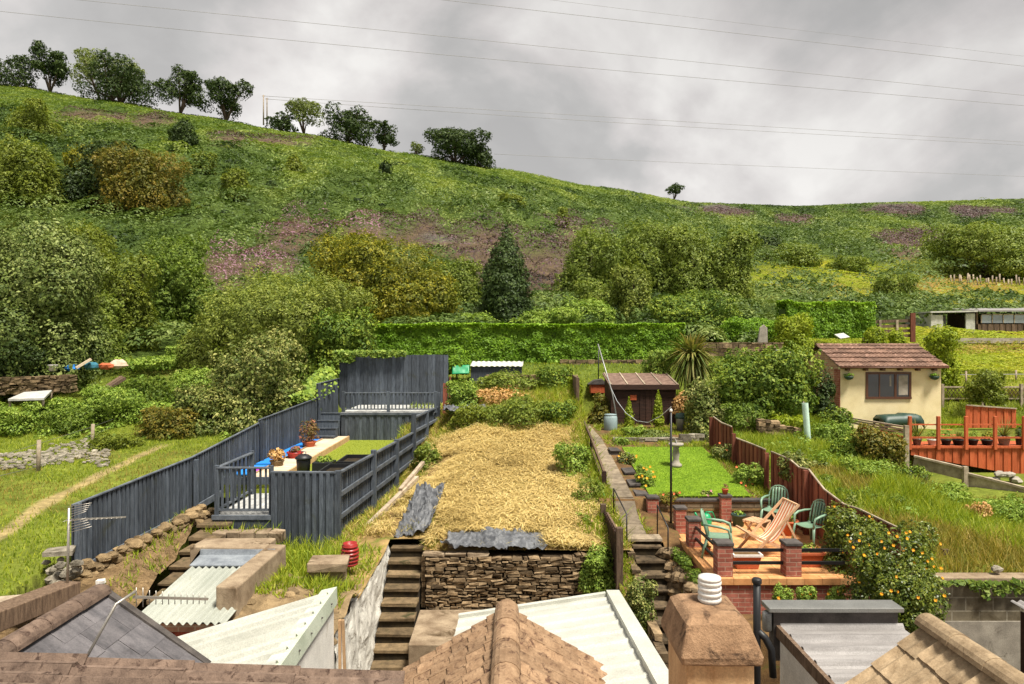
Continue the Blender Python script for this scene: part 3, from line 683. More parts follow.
G('bush', 'rounded clipped mound hedge to the right of the birch thicket', 750, 34, 72, 316, 'hedge', 342, lp=2.2, dens=9, lobes=5)
G('conifer', 'small rounded lime conifer left of its pair behind the cream garden room', 875, 34, 25, 325, 'lime', 348, lp=2.2, dens=9, lobes=2)
G('conifer', 'smaller rounded lime conifer right of its pair behind the cream garden room', 897, 34, 19, 329, 'lime', 346, lp=2.2, dens=9, lobes=2)
G('conifer', 'tall lime conifer at the right corner of the cream garden room', 940, 28, 40, 322, 'lime', 386, lp=2.6, dens=9, lobes=8)
B('broad glossy laurel left of the cream garden room', 764, 21.8, 112, 346, 'laurel', lp=3.2, dens=8, lobes=12, base=410, group='shrubs round the gardens', tone=.6)
B('shaded laurel branches against the pink brick end wall', 822, 22, 34, 362, 'oak', lp=3, base=440, group='shrubs round the gardens')
B('yellowish shrub left of the glossy laurel', 706, 21.5, 46, 374, 'white', lp=3, base=440, group='shrubs round the gardens')
B('soft green shrub between the wooden shed and the spiky palm', 657, 25.5, 36, 349, 'bramble', lp=2.6, base=382, group='shrubs round the gardens')
B('tall feathery shrub behind the red brown fence end', 700, 22, 44, 392, 'willow', lp=2.8, base=448, group='shrubs round the gardens')
B('brown twiggy bush in the overgrown garden under the cream garden room', 880, 17.6, 56, 424, 'rust', lp=3, base=478, group='shrubs round the gardens', tone=.3)
B('leafy green scrub left of the orange deck', 850, 18, 40, 432, 'laurel', lp=3, base=470, group='shrubs round the gardens')
B('green scrub under the pale plank edging', 935, 15.6, 80, 484, 'bramble', lp=3, base=508, group='shrubs round the gardens')
B('green weeds heaped at the right end of the pale planks', 1000, 15.2, 60, 500, 'bramble', lp=3, base=512, group='shrubs round the gardens')
B('pale flowering shrub leaning on the red brown fence', 795, 15.2, 36, 452, 'white', lp=3, base=478, group='shrubs round the gardens')
B('dark scrub in front of the lattice fence', 985, 25.2, 40, 368, 'olive', lp=2.6, base=402, group='shrubs round the gardens')

# cordyline: a spiky palm
def cordyline(label, px, d, w, top, base, n=520):
    x = X(px, d); zt = Z(top, d); zb = Z(base, d)
    root = thing('cordyline', label, 'palm', (x, d, zb)); c = np.array([x, d, zb + (zt - zb) * .52]); hw = w / F * d * .47
    dr = rng.normal(0, 1, (n, 3)); dr[:, 2] += .25; dr = norm(dr); L = hw * rng.uniform(.8, 1.15, n)
    a = c + dr * .08; m = c + dr * (L * .6)[:, None]; e = c + dr * L[:, None] - np.array([0, 0, 1]) * (L * .32 * (1 - dr[:, 2] * .6))[:, None]
    sd = norm(np.cross(dr, np.array([0.1, .2, 1.0]))) * .035
    q = np.concatenate([np.stack([a - sd * .5, a + sd * .5, m + sd, m - sd], 1), np.stack([m - sd, m + sd, e + sd * .1, e - sd * .1], 1)], 0)
    npmesh('crown', q.reshape(-1, 3), 4, LM['cordy'], np.tile(rng.random(n), 2), root)
    mb = MB(); mb.tube([(x, d, zb - .2), (x + .03, d, zb + .4), (c[0], d, c[2])], [.12, .1, .09], 8); mb.build('trunk', m_bark, root)
cordyline('big spiky cordyline palm behind the wooden shed', 692, 25, 64, 330, 386)

# ground cover that nobody could count
def fieldpts(n, x0, x1, y0, y1, keep=None):
    x = rng.uniform(x0, x1, n); y = rng.uniform(y0, y1, n)
    if keep is not None: k = keep(x, y); x, y = x[k], y[k]
    return x, y
def bil(x, y): return np.minimum(1, 1.7 * np.abs(2 * vnoise(x, y) - 1)) ** .65
def lumps(x, y):
    a = np.clip((95 - y) / 60, 0, 1)
    return (1.2 * bil(x / 1.9, y / 1.9) + .4 * bil(x / .8 + 9, y / .8)) * a + (2.6 * bil(x / 5.0 + 3, y / 5.0) + .9 * bil(x / 2.1, y / 2.1)) * (1 - a)
def hill_cover():
    n = 1000000
    px = rng.uniform(-300, 1330, n); y = np.exp(rng.uniform(math.log(31.5), math.log(640), n)); k = y < rd_at(px) + 1; px, y = px[k], y[k]
    x = (px - 512) / F * y; z = gz(x, y); he, fi, ro, lu, dry, nn = cover(x, y, z)
    rf = np.clip(1.25 - (y / rd_at(px)) ** 2 * 1.2, .12, 1); h0 = lumps(x, y) * rf; e = .25; gx = (lumps(x + e, y) * rf - h0) / e; gy = (lumps(x, y + e) * rf - h0) / e
    r = rng.random(len(x)); patch = fbm(x / (5 + y * .05), y / (5 + y * .05), 4); mot = fbm(x / (1.3 + y * .014) + 40, y / (1.6 + y * .022), 3)
    size = (.10 + .0024 * y)
    Nn = norm(np.stack([-gx, -gy - .25, np.ones_like(x)], 1))
    P = np.stack([x, y, z + h0 * .85 - .25 * rng.random(len(x)) ** 2], 1)
    def put(name, kk, mat, sz=1, up=.25, tone=.55, lift=True):
        rr = np.clip(.5 + .42 * (rng.random(kk.sum()) - .5) + .75 * patch[kk] + 1.15 * mot[kk], 0, 1); Q = P[kk].copy()
        if not lift: Q[:, 2] = z[kk] + .12 * h0[kk] + .03
        tag(npmesh(name, leafquads(Q, Nn[kk] if lift else norm(Nn[kk] + [0, 0, 2]), size[kk] * sz, .5, up, .38), 4, LM[mat], rr), kind='stuff')
    hk = r < np.clip(he * 1.5, 0, .96)
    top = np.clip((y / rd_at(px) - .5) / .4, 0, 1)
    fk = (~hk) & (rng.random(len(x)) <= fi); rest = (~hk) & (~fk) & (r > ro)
    lit = rest & (patch + top * .42 * np.clip((640 - px) / 120, .1, 1) + rng.normal(0, .05, len(r)) > .19)  # paler in random patches; towards the ridge sunlight is put into the colour
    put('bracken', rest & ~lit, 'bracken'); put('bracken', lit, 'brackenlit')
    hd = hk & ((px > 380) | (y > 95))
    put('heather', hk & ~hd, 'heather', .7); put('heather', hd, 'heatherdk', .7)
    put('hill_grass', fk & (rng.random(len(x)) > dry * .7), 'field', .75, .5, .6, False); put('dry_grass', fk & (rng.random(len(x)) < dry * .6), 'grassdry', .7, .4, .6, False)
hill_cover()
def hill_humps():
    """low dome clumps of taller bracken, gorse and scrub that read as one rough mass"""
    n = 1500
    px = rng.uniform(-100, 1120, n); y = np.exp(rng.uniform(math.log(48), math.log(560), n)); k = y < rd_at(px) * .84; px, y = px[k], y[k]
    x = (px - 512) / F * y; z = gz(x, y); he, fi, ro, lu, dry, nn = cover(x, y, z)
    k = (he < .4) & (fi < .25) & (fbm(x / 30, y / 30, 3) + .0 > -.08); x, y, z = x[k], y[k], z[k]
    rr = rng.uniform(.4, 1.5, len(x)) ** 1.5 * (.4 + y * .0075); m = 110
    d = norm(rng.normal(0, 1, (len(x) * m, 3))); d[:, 2] = abs(d[:, 2])
    i = np.repeat(np.arange(len(x)), m); hgt = rng.uniform(.35, .75, len(x))
    P = np.stack([x[i] + d[:, 0] * rr[i], y[i] + d[:, 1] * rr[i], z[i] + d[:, 2] * rr[i] * hgt[i]], 1)
    dk = (rng.random(len(x)) < .55)[i]
    for mt, sel in (('birch', ~dk), ('oak', dk)): tag(npmesh('scrub', leafquads(P[sel], d[sel], .09 + .0024 * y[i][sel], .55, .2, .5), 4, LM[mt], np.clip(.5 * rng.random(sel.sum()) + .5 * rng.random(len(x))[i][sel], 0, 1)), kind='stuff')
    return
    tag(npmesh('scrub', leafquads(P, d, .10 + .0030 * y[i], .55, .2, .6), 4, LM['birch'], np.clip(.5 * rng.random(len(P)) + .5 * rng.random(len(x))[i], 0, 1)), kind='stuff')
hill_humps()
def grass(name, mat, x, y, h, w, lean=.35, z=None, r=None):
    zz = gz(x, y) if z is None else z
    return tag(npmesh(name, blades(np.stack([x, y, zz - .01], 1), h, w, lean), 3, LM[mat], r), kind='stuff')
# left grass bank
x, y = fieldpts(140000, -28, -7.0, 9.4, 30); k = x < -7.12 - .0 * y; x, y = x[k], y[k]; k = (x / y > -1.05); x, y = x[k], y[k]
g = fbm(x / 1.6, y / 1.6, 3) + .06; dirt = np.abs((-x) - np.interp(y, [9, 12.5, 15.5, 18, 20.5], [8.2, 8.75, 9.0, 8.75, 8.1])) < .22 + .15 * g
k = rng.random(len(y)) > dirtpath(x, y) * .74; x, y, g = x[k], y[k], g[k]
k = g > -.02
grass('grass', 'grass', x[k], y[k], .09, .024); grass('dry_grass', 'grassdry', x[~k][::2], y[~k][::2], .10, .022)
# overgrown right garden
x, y = fieldpts(270000, 5.8, 26, 11.2, 27); k = ~((x > 10.8) & (x < 17.5) & (y > 16.6) & (y < 24.2)) & (x > 6.05 + .08 * np.clip(19.5 - y, 0, 9)) & (x / y < 1.05); x, y = x[k], y[k]
g = fbm(x / 1.8, y / 1.8, 3) + np.where((y < 13.3) & (x > 7.2), -.06, .2)
k = g > 0
hgt = np.clip(.10 + .5 * (fbm(x / 1.1 + 5, y / 1.1, 3) + .28), .06, .5); grass('long_grass', 'grass', x[k], y[k], hgt[k], .026, .5); grass('dry_grass', 'grassdry', x[~k], y[~k], hgt[~k] * 1.1, .02, .45)
def undergrowth(xs, ys, n, keep, mat, rmax=.34, seed=0):
    x = rng.uniform(*xs, n); y = rng.uniform(*ys, n); k = keep(x, y) & (fbm(x / 1.6 + seed, y / 1.6, 3) > -.02); x, y = x[k], y[k]; z = gz(x, y)
    rr = rmax * rng.uniform(.35, 1, len(x)); m = 90; i = np.repeat(np.arange(len(x)), m); d = norm(rng.normal(0, 1, (len(i), 3))); d[:, 2] = np.abs(d[:, 2]); q = rng.uniform(.5, 1, len(i))
    P = np.stack([x[i] + d[:, 0] * rr[i] * q, y[i] + d[:, 1] * rr[i] * q, z[i] + d[:, 2] * rr[i] * q * 1.1], 1)
    tag(npmesh('undergrowth', leafquads(P, d, .045 + .0016 * y[i], .55, .3, .6), 4, LM[mat], np.clip(.55 * rng.random(len(i)) + .45 * rng.random(len(x))[i], 0, 1)), kind='stuff')
inE = lambda x, y: (x > 6.2 + .08 * np.clip(19.5 - y, 0, 9)) & (x / y < .84) & ~((x > 10.8) & (y > 16.6)) & ~((y < 13.5) & (x > 7.4))
undergrowth((6, 15), (11.5, 25), 420, inE, 'bramble', .36, 1); undergrowth((6, 15), (11.5, 25), 260, inE, 'bright', .30, 7); undergrowth((6, 15), (13, 25), 120, inE, 'white', .28, 15)
inL = lambda x, y: (x < -7.4) & (x / y > -.84) & (dirtpath(x, y) < .02) & (y > 21.5)
undergrowth((-22, -7), (12, 29), 420, inL, 'bramble', .34, 3); undergrowth((-22, -7), (16, 29), 260, inL, 'bright', .36, 5)
# grass beyond the gardens
x, y = fieldpts(80000, -3, 32, 25.8, 46); k = x / y < 1.0; x, y = x[k], y[k]
grass('grass', 'grass', x, y, .10, .045)
# ------------------------------------------------------------------ building helpers
def tiles(mb, o, a, b, tw, course, amp, kind='pan', th=.02, nu=7, jit=.004):
    o = Vector(o); a = Vector(a); b = Vector(b); n = a.cross(b).normalized()
    if n.z < 0: n = -n
    L = a.length; W = b.length; ua = a / L; ub = b / W
    nt = max(1, round(L / tw)); nc = max(1, round(W / course)); tw = L / nt; course = W / nc
    def pf(t):
        if kind == 'pan': return amp * (math.sin(2 * math.pi * (t + .15)) * .5 + .5)
        if kind == 'roman': return amp * max(0, math.sin(2 * math.pi * t * 2)) ** .7 if (t * 2) % 1 < .5 else 0
        if kind == 'flat': return amp * (1 if t > .86 else 0) + amp * .6 * (1 if .40 < t < .52 else 0)
        return 0
    for j in range(nc):
        for i in range(nt):
            dz = random.uniform(-jit, jit); sh = random.uniform(-jit, jit) * 2
            off = (.5 if kind == 'slate' and j % 2 else 0)
            x0 = (i + off) * tw; x1 = x0 + tw * (.985 if kind == 'slate' else 1.0)
            if kind == 'slate':
                if i == nt - 1 and off: x1 = L
                x0 = max(0, x0); x1 = min(L, x1)
            s0 = j * course + sh; s1 = min((j + 1) * course + .03, W)
            vs = []; kk = 2 if kind == 'slate' else nu
            for k in range(kk):
                t = k / (kk - 1); u = x0 + (x1 - x0) * t; h = pf(t)
                vs += [o + ua * u + ub * s0 + n * (h - .005), o + ua * u + ub * s0 + n * (h + th + dz), o + ua * u + ub * s1 + n * (h + .004 + dz * .3)]
            fs = []
            for k in range(kk - 1):
                fs += [(3 * k, 3 * k + 3, 3 * k + 4, 3 * k + 1), (3 * k + 1, 3 * k + 4, 3 * k + 5, 3 * k + 2)]
            fs += [(0, 1, 2), (3 * kk - 3, 3 * kk - 1, 3 * kk - 2)]
            mb.add(vs, fs)
    return mb
def ridge_tiles(mb, p0, p1, r, L=.4):
    p0 = Vector(p0); p1 = Vector(p1); d = p1 - p0; n = max(1, round(d.length / L)); u = d.normalized(); sd = u.cross(Vector((0, 0, 1))).normalized()
    for i in range(n):
        a = p0 + d * (i / n) - u * .012; b = p0 + d * ((i + 1) / n) + u * .012; vs = []
        for q, rr in ((a, r * 1.06), (b, r)):
            for k in range(9):
                t = math.pi * k / 8
                vs.append(q + sd * math.cos(t) * rr + Vector((0, 0, 1)) * (math.sin(t) * rr * .9))
        mb.add(vs, [(k, k + 1, 10 + k, 9 + k) for k in range(8)] + [tuple(range(9)), tuple(range(9, 18))], None, False)
    return mb
def corr(mb, o, a, b, pitch, amp, kind='sin', thick=.006, nrm=None):
    """corrugated sheet, ribs run along b"""
    L = Vector(a).length; per = max(4, int(L / pitch)); na = per * 16
    def h(u, v):
        t = (u / pitch) % 1
        if kind == 'sin': return amp * math.sin(2 * math.pi * t)
        return amp * (0 if t < .62 else (t - .62) / .12 if t < .74 else 1 if t < .88 else (1 - t) / .12)
    return mb.sheet(o, a, b, na, 3, h, thick, smooth=(kind == 'sin'), nrm=nrm)
def rubble(mb, p0, p1, h0, h1, th=.12, sh=.085, sl=(.12, .3), jit=.012, nside=None, gap=.012):
    """courses of rough stones on the vertical face from p0 to p1 (bottom corners), heights h0/h1"""
    p0 = Vector(p0); p1 = Vector(p1); d = p1 - p0; L = d.length; u = d / L; z = 0; hm = max(h0, h1); ang = math.atan2(u.y, u.x)
    while z < hm - .02:
        ch = min(sh * random.uniform(.7, 1.35), hm - z + .02); x = random.uniform(-.1, 0)
        while x < L:
            l = random.uniform(*sl); x1 = min(x + l, L); x0 = max(x, 0)
            top = h0 + (h1 - h0) * ((x0 + x1) / 2 / L)
            if x1 - x0 > .04 and z + ch * .5 < top:
                sub = random.random() < .25 and ch > .07
                for q in ((0, .5), (.5, 1)) if sub else ((0, 1),):
                    c = p0 + u * ((x0 + x1) / 2) + (d.normalized() * 0) + Vector((0, 0, z + ch * (q[0] + q[1]) / 2)) + u * 0
                    c.z += (p1.z - p0.z) * 0
                    dep = th * random.uniform(.8, 1.2)
                    mb.box(c, (x1 - x0 - gap, dep, ch * (q[1] - q[0]) - gap), ang + random.uniform(-.06, .06), None, jit)
            x += l
        z += ch
    return mb
def heapstone(mb, c, r, flat=.7):
    m = 7; vs = []; c = Vector(c)
    for i, (z, q) in enumerate(((-.9, .55), (-.35, 1), (.35, .95), (.9, .5))):
        for j in range(m):
            a = 2 * math.pi * j / m + random.uniform(-.2, .2); k = r * q * random.uniform(.78, 1.15)
            vs.append(c + Vector((math.cos(a) * k * 1.15, math.sin(a) * k, z * r * flat * random.uniform(.85, 1.1))))
    fs = [(i * m + j, i * m + (j + 1) % m, (i + 1) * m + (j + 1) % m, (i + 1) * m + j) for i in range(3) for j in range(m)] + [tuple(range(m - 1, -1, -1)), tuple(range(3 * m, 4 * m))]
    return mb.add(vs, fs)
def boards(mb, A, B, tA, tB, bA, bB, bw=.062, t=.018, stag=.006, gap=.009, rag=.006, n=None):
    """upright boards from A to B (plan points), tops and bottoms given at both ends"""
    stag = max(stag, t + .003); gap = -.008; A = Vector((A[0], A[1], 0)); B = Vector((B[0], B[1], 0)); d = B - A; L = d.length; u = d / L; nn = Vector((-u.y, u.x, 0)); k = n or max(1, round(L / bw))
    for i in range(k):
        f0 = i / k; f1 = (i + 1) / k; g = gap / L * .5; o = nn * (stag if i % 2 else 0); q = random.uniform(-rag, rag)
        P = lambda f, z: A + d * f + o + Vector((0, 0, z))
        l = lambda f, a, b: a + (b - a) * f
        mb.extrude([P(f0 + g, l(f0, bA, bB)), P(f1 - g, l(f1, bA, bB)), P(f1 - g, l(f1, tA, tB) + q), P(f0 + g, l(f0, tA, tB) + q)], nn * t)
    return mb
def part(name, mat, root, fn, bevel=0, recalc=True):
    mb = MB(); fn(mb); return mb.build(name, mat, root, bevel, recalc)

# ------------------------------------------------------------------ near roofs and yards
def slate_house():
    t = thing('rear_extension', 'near building with a grey slate gabled roof at the lower left', 'building', (-3.9, 5.2, -6))
    rz = -2.34; rx = -3.87; y0, y1 = 3.6, 6.4; ex = -2.84; ez = -3.05
    part('roof', m_slate, t, lambda m: tiles(m, (ex, y0, ez), (0, y1 - y0, 0), (rx - ex, 0, rz - ez), .42, .27, 0, 'slate', .008, jit=.003))
    part('roof', m_slate, t, lambda m: tiles(m, (-4.9, y0, ez), (0, y1 - y0, 0), (rx + 4.9, 0, rz - ez), .42, .27, 0, 'slate', .008))
    part('ridge', m_tilebrown, t, lambda m: ridge_tiles(m, (rx, y0, rz - .02), (rx, y1 + .02, rz - .02), .10, .42))
    part('finial', m_whitepot, t, lambda m: m.box((rx, y1 + .03, rz + .085), (.07, .05, .03), .2, None, .006))
    def verge(m):
        for e in (ex - .02, -4.88): m.beam((rx, y1 + .03, rz + .012), (e, y1 + .03, ez + .005), .075, .05)
    part('verge', m_cap, t, verge)
    part('wall', m_render, t, lambda m: (m.extrude([(-4.75, y1 - .06, -6), (-2.98, y1 - .06, -6), (-2.98, y1 - .06, ez - .05), (rx, y1 - .06, rz - .1), (-4.75, y1 - .06, ez - .05)], (0, .1, 0)), m.bb(-3.05, -2.95, y0, y1 - .06, -6, ez - .02), m.bb(-4.78, -4.7, y0, y1 - .06, -6, ez - .02)))
slate_house()
def own_roof():
    t = thing('lean_to_roof', 'mossy brown tiled lean-to roof along the bottom left edge', 'roof', (-2.6, 3.4, -3))
    part('roof', m_tilebrown, t, lambda m: tiles(m, (-.66, 2.55, -2.09), (0, 1.68, -.02), (-4.6, 0, .23), .125, .7, .06, 'pan', .02, jit=.008), recalc=False)
    part('fascia', m_cap, t, lambda m: m.beam((-5.2, 4.2, -1.96), (-.7, 4.2, -2.18), .03, .12))
    part('wall', m_render, t, lambda m: m.prism([(-5.1, 2.5), (-.8, 2.5), (-.8, 4.2), (-5.1, 4.0)], -6, -2.12))
own_roof()
def clay_house():
    t = thing('rear_extension', 'near building with a terracotta tiled hip in the bottom centre', 'building', (-.05, 5, -6))
    rx, rz, y0, y1 = -.05, -2.6, 3.2, 6.6; ez = -3.3
    part('roof', m_tile, t, lambda m: tiles(m, (-1.2, y0, ez), (0, y1 - y0, 0), (1.15, 0, rz - ez), .2, .2, .035, 'pan', .022, jit=.006), recalc=False)
    part('roof', m_tile, t, lambda m: tiles(m, (1.1, y0, ez), (0, y1 - y0, 0), (-1.15, 0, rz - ez), .2, .2, .035, 'pan', .022, jit=.006), recalc=False)
    part('ridge', m_tile, t, lambda m: ridge_tiles(m, (rx, y0, rz + .0), (rx, y1 + .02, rz + .0), .115, .45))
    part('verge', m_tile, t, lambda m: (m.beam((rx, y1 + .015, rz - .03), (-1.2, y1 + .015, ez - .03), .05, .06), m.beam((rx, y1 + .015, rz - .03), (1.1, y1 + .015, ez - .03), .05, .06)))
    part('wall', m_render, t, lambda m: (m.extrude([(-1.1, y1 - .1, -6), (1.0, y1 - .1, -6), (1.0, y1 - .1, ez - .1), (rx, y1 - .1, rz - .12), (-1.1, y1 - .1, ez - .1)], (0, .08, 0)), m.bb(-1.12, -1.05, y0, y1 - .1, -6, ez - .05), m.bb(.95, 1.02, y0, y1 - .1, -6, ez - .05)))
clay_house()
def tan_house():
    t = thing('rear_extension', 'near building with a tan tiled gabled roof at the bottom right corner', 'building', (3.9, 5, -6))
    rx, rz, y0, y1 = 3.84, -2.62, 3.2, 6.3; ez = -3.4
    part('roof', m_tiletan, t, lambda m: tiles(m, (2.85, y0, ez), (0, y1 - y0, 0), (rx - 2.85, 0, rz - ez), .29, .3, .03, 'flat', .03, jit=.007), recalc=False)
    part('roof', m_tiletan, t, lambda m: tiles(m, (4.85, y0, ez), (0, y1 - y0, 0), (rx - 4.85, 0, rz - ez), .29, .3, .012, 'flat', .028), recalc=False)
    part('ridge', m_tiletan, t, lambda m: ridge_tiles(m, (rx, y0, rz + .01), (rx, y1 + .02, rz + .01), .11, .45))
    part('verge', m_whitepot, t, lambda m: (m.beam((rx + .03, y1 + .03, rz - .05), (4.9, y1 + .03, ez - .05), .05, .09), m.beam((rx, y1 + .03, rz - .07), (2.83, y1 + .03, ez - .07), .04, .06)))
    part('wall', m_render, t, lambda m: (m.extrude([(2.95, y1 - .1, -6), (4.75, y1 - .1, -6), (4.75, y1 - .1, ez - .1), (rx, y1 - .1, rz - .15), (2.95, y1 - .1, ez - .1)], (0, .08, 0)), m.bb(2.93, 3.0, y0, y1 - .1, -6, ez - .05)))
tan_house()
def white_lean():
    t = thing('rear_extension', 'white walled extension under a cream ribbed metal mono-pitch roof', 'building', (-3.1, 7.5, -6))
    y0, y1 = 6.42, 8.62; hx, hz, lx, lz = -2.25, -3.14, -4.12, -3.7
    part('roof', m_roofwhite, t, lambda m: corr(m, (lx, y1, lz), (0, y0 - y1, 0), (hx - lx, 0, hz - lz), .30, .075, 'trap'))
    part('fascia', m_greentrim, t, lambda m: m.extrude([(hx - .16, y0 - .02, hz + .0), (hx + .035, y0 - .02, hz + .045), (hx + .04, y0 - .02, hz - .17), (hx + .02, y0 - .02, hz - .17), (hx + .015, y0 - .02, hz + .02), (hx - .16, y0 - .02, hz - .02)], (0, y1 - y0 + .04, 0)))
    def scr(m):
        for i in range(5): m.lathe([(.012, 0), (.012, .012)], (hx + .045, y0 + .25 + i * .42, hz - .07), 6)
    part('fixing', m_cap, t, scr)
    part('wall', m_render, t, lambda m: (m.bb(hx - .1, hx, y0, y1, -6, hz - .03), m.bb(lx + .1, lx + .2, y0, y1, -6, lz - .05), m.extrude([(lx + .2, y1 - .1, -6), (hx - .1, y1 - .1, -6), (hx - .1, y1 - .1, hz - .06), (lx + .2, y1 - .1, lz - .02)], (0, .08, 0))))
white_lean()
def red_shed():
    t = thing('shed', 'low shed with pale green corrugated roof and red brown door', 'shed', (-4.4, 9.6, -6))
    part('roof', m_roofgreen, t, lambda m: corr(m, (-5.0, 8.9, -3.67), (1.25, 0, 0), (0, 2.05, .19), .105, .022, 'sin'))
    part('flashing', m_lead, t, lambda m: m.extrude([(-5.02, 10.62, -3.475), (-5.02, 11.0, -3.42), (-5.02, 11.02, -3.34), (-5.02, 11.0, -3.34), (-5.02, 10.98, -3.43), (-5.02, 10.62, -3.49)], (1.2, 0, 0)))
    part('wall', m_brickold, t, lambda m: (m.bb(-4.25, -3.82, 9.0, 9.12, -6, -3.72), m.bb(-4.95, -4.85, 9.0, 10.9, -6, -3.7), m.bb(-4.85, -4.25, 9.0, 9.1, -3.82, -3.71)))
    d = part('door', m_redbrown, t, lambda m: boards(m, (-4.845, 9.02), (-4.255, 9.02), -3.83, -3.83, -6, -6, .12))
    part('handle', m_black, d, lambda m: m.box((-4.33, 8.99, -4.8), (.03, .04, .1)))
red_shed()
def white_flat():
    t = thing('rear_extension', 'extension with a shallow white ribbed metal roof beside the terracotta tiles', 'building', (.9, 7.5, -6))
    y0, y1 = 5.0, 9.0; z = lambda x, y: -3.35 - .11 * (y - 9) * 1.0 + .15 * (x - 1.25)
    part('roof', m_roofwhite, t, lambda m: corr(m, (-.7, y0, z(-.7, y0)), (0, y1 - y0, z(0, y1) - z(0, y0)), (1.95, 0, .2925),   .33, .02, 'trap', nrm=Vector((0, 0, 1))))
    part('fascia', m_roofwhite, t, lambda m: (m.beam((1.33, y0, z(1.3, y0) + .01), (1.33, y1 + .02, z(1.3, y1) + .01), .17, .11), ))
    part('edge_trim', m_roofwhite, t, lambda m: m.beam((-.7, y1 + .02, z(-.7, y1) + .0), (1.24, y1 + .02, z(1.24, y1) + .0), .07, .09))
    part('wall', m_conc, t, lambda m: (m.bb(1.2, 1.32, y0, y1 - .08, -6, -3.42), m.bb(-.6, 1.2, y1 - .18, y1 - .08, -6, -3.66)))
white_flat()
def grey_flat():
    t = thing('rear_extension', 'extension with a flat grey ribbed metal roof and dark parapet', 'building', (4.2, 7.6, -6))
    part('roof', m_roofgrey, t, lambda m: corr(m, (3.28, 6.45, -3.50), (0, 1.9, 0), (1.5, 0, 0), .33, .06, 'trap', nrm=Vector((0, 0, 1))))
    part('parapet', m_cap, t, lambda m: m.bb(3.2, 4.72, 8.35, 8.5, -3.9, -3.29))
    part('coping', m_steel, t, lambda m: m.bb(3.12, 4.76, 8.28, 8.56, -3.288, -3.23), .01)
    part('barge_board', m_oldwood, t, lambda m: m.beam((3.25, 6.3, -3.53), (3.25, 8.34, -3.53), .05, .14))
    part('wall', m_render, t, lambda m: (m.bb(3.27, 3.37, 6.4, 8.33, -6, -3.6), m.bb(3.37, 4.7, 8.2, 8.33, -6, -3.6)))
    part('end_cap', m_steel, t, lambda m: m.lathe([(.05, 0), (.06, .02), (.06, .22), (.04, .24)], (3.14, 8.4, -3.55), 12))
grey_flat()
def chimney():
    t = thing('chimney_stack', 'squat rendered chimney with stained sloping cap', 'chimney', (1.47, 5.1, -6))
    part('shaft', m_chimshaft, t, lambda m: m.bb(1.24, 1.72, 4.84, 5.42, -6, -2.26), .01)
    def cap(m):
        rings = [(-2.28, 1.195, 1.765, 4.79, 5.47), (-2.22, 1.19, 1.77, 4.785, 5.475), (-2.02, 1.245, 1.70, 4.87, 5.42), (-1.975, 1.30, 1.64, 4.95, 5.36)]
        vs = []; N = 2
        for z, x0, x1, y0_, y1_ in rings:
            for k in range(4 * N):
                e, f = divmod(k, N); f /= N
                p = [(x0 + (x1 - x0) * f, y0_), (x1, y0_ + (y1_ - y0_) * f), (x1 - (x1 - x0) * f, y1_), (x0, y1_ - (y1_ - y0_) * f)][e]
                vs.append((p[0] + random.uniform(-.004, .004), p[1] + random.uniform(-.004, .004), z + random.uniform(-.004, .004)))
        n = 4 * N
        m.add(vs, [(i * n + j, i * n + (j + 1) % n, (i + 1) * n + (j + 1) % n, (i + 1) * n + j) for i in range(3) for j in range(n)] + [tuple(range(3 * n, 4 * n)), tuple(range(n - 1, -1, -1))], .5, False)
    part('cap', m_chim, t, cap, .018)
    pr = [(.078, -.03), (.08, 0)]
    for i in range(4): pr += [(.074, .012 + i * .042), (.088, .022 + i * .042), (.088, .042 + i * .042), (.076, .05 + i * .042)]
    pr += [(.086, .178), (.084, .198), (.05, .205)]
    part('chimney_pot', m_whitepot, t, lambda m: m.lathe(pr, (1.505, 5.2, -1.985), 20))
chimney()
def vent_pipe():
    t = thing('soil_pipe', 'black vertical vent pipe beside the chimney', 'pipe', (2.87, 8, -6))
    part('pipe', m_blackpl, t, lambda m: m.tube([(2.87, 8, -6), (2.87, 8, -3.5), (2.87, 8, -2.8)], .042, 12))
    part('collar', m_blackpl, t, lambda m: m.lathe([(.05, 0), (.055, .01), (.055, .05), (.05, .06)], (2.87, 8, -2.83), 14))
    part('branch', m_blackpl, t, lambda m: m.tube([(2.87, 8, -3.38), (2.96, 7.98, -3.46), (3.02, 7.95, -3.58), (3.04, 7.95, -3.9)], .042, 10))
vent_pipe()
def dark_lean():
    t = thing('shed', 'dark timber lean-to with grey sheet roof at the far right', 'shed', (8.2, 9.6, -6))
    part('wall', m_darkwood, t, lambda m: boards(m, (7.6, 10.2), (7.6, 8.9), -4.02, -4.02, -6, -6) and boards(m, (7.6, 8.9), (9.0, 8.9), -4.02, -4.02, -6, -6))
    part('roof', m_roofgrey, t, lambda m: corr(m, (7.52, 8.8, -3.99), (1.6, 0, 0), (0, 1.5, .08), .12, .02, 'sin'))
dark_lean()

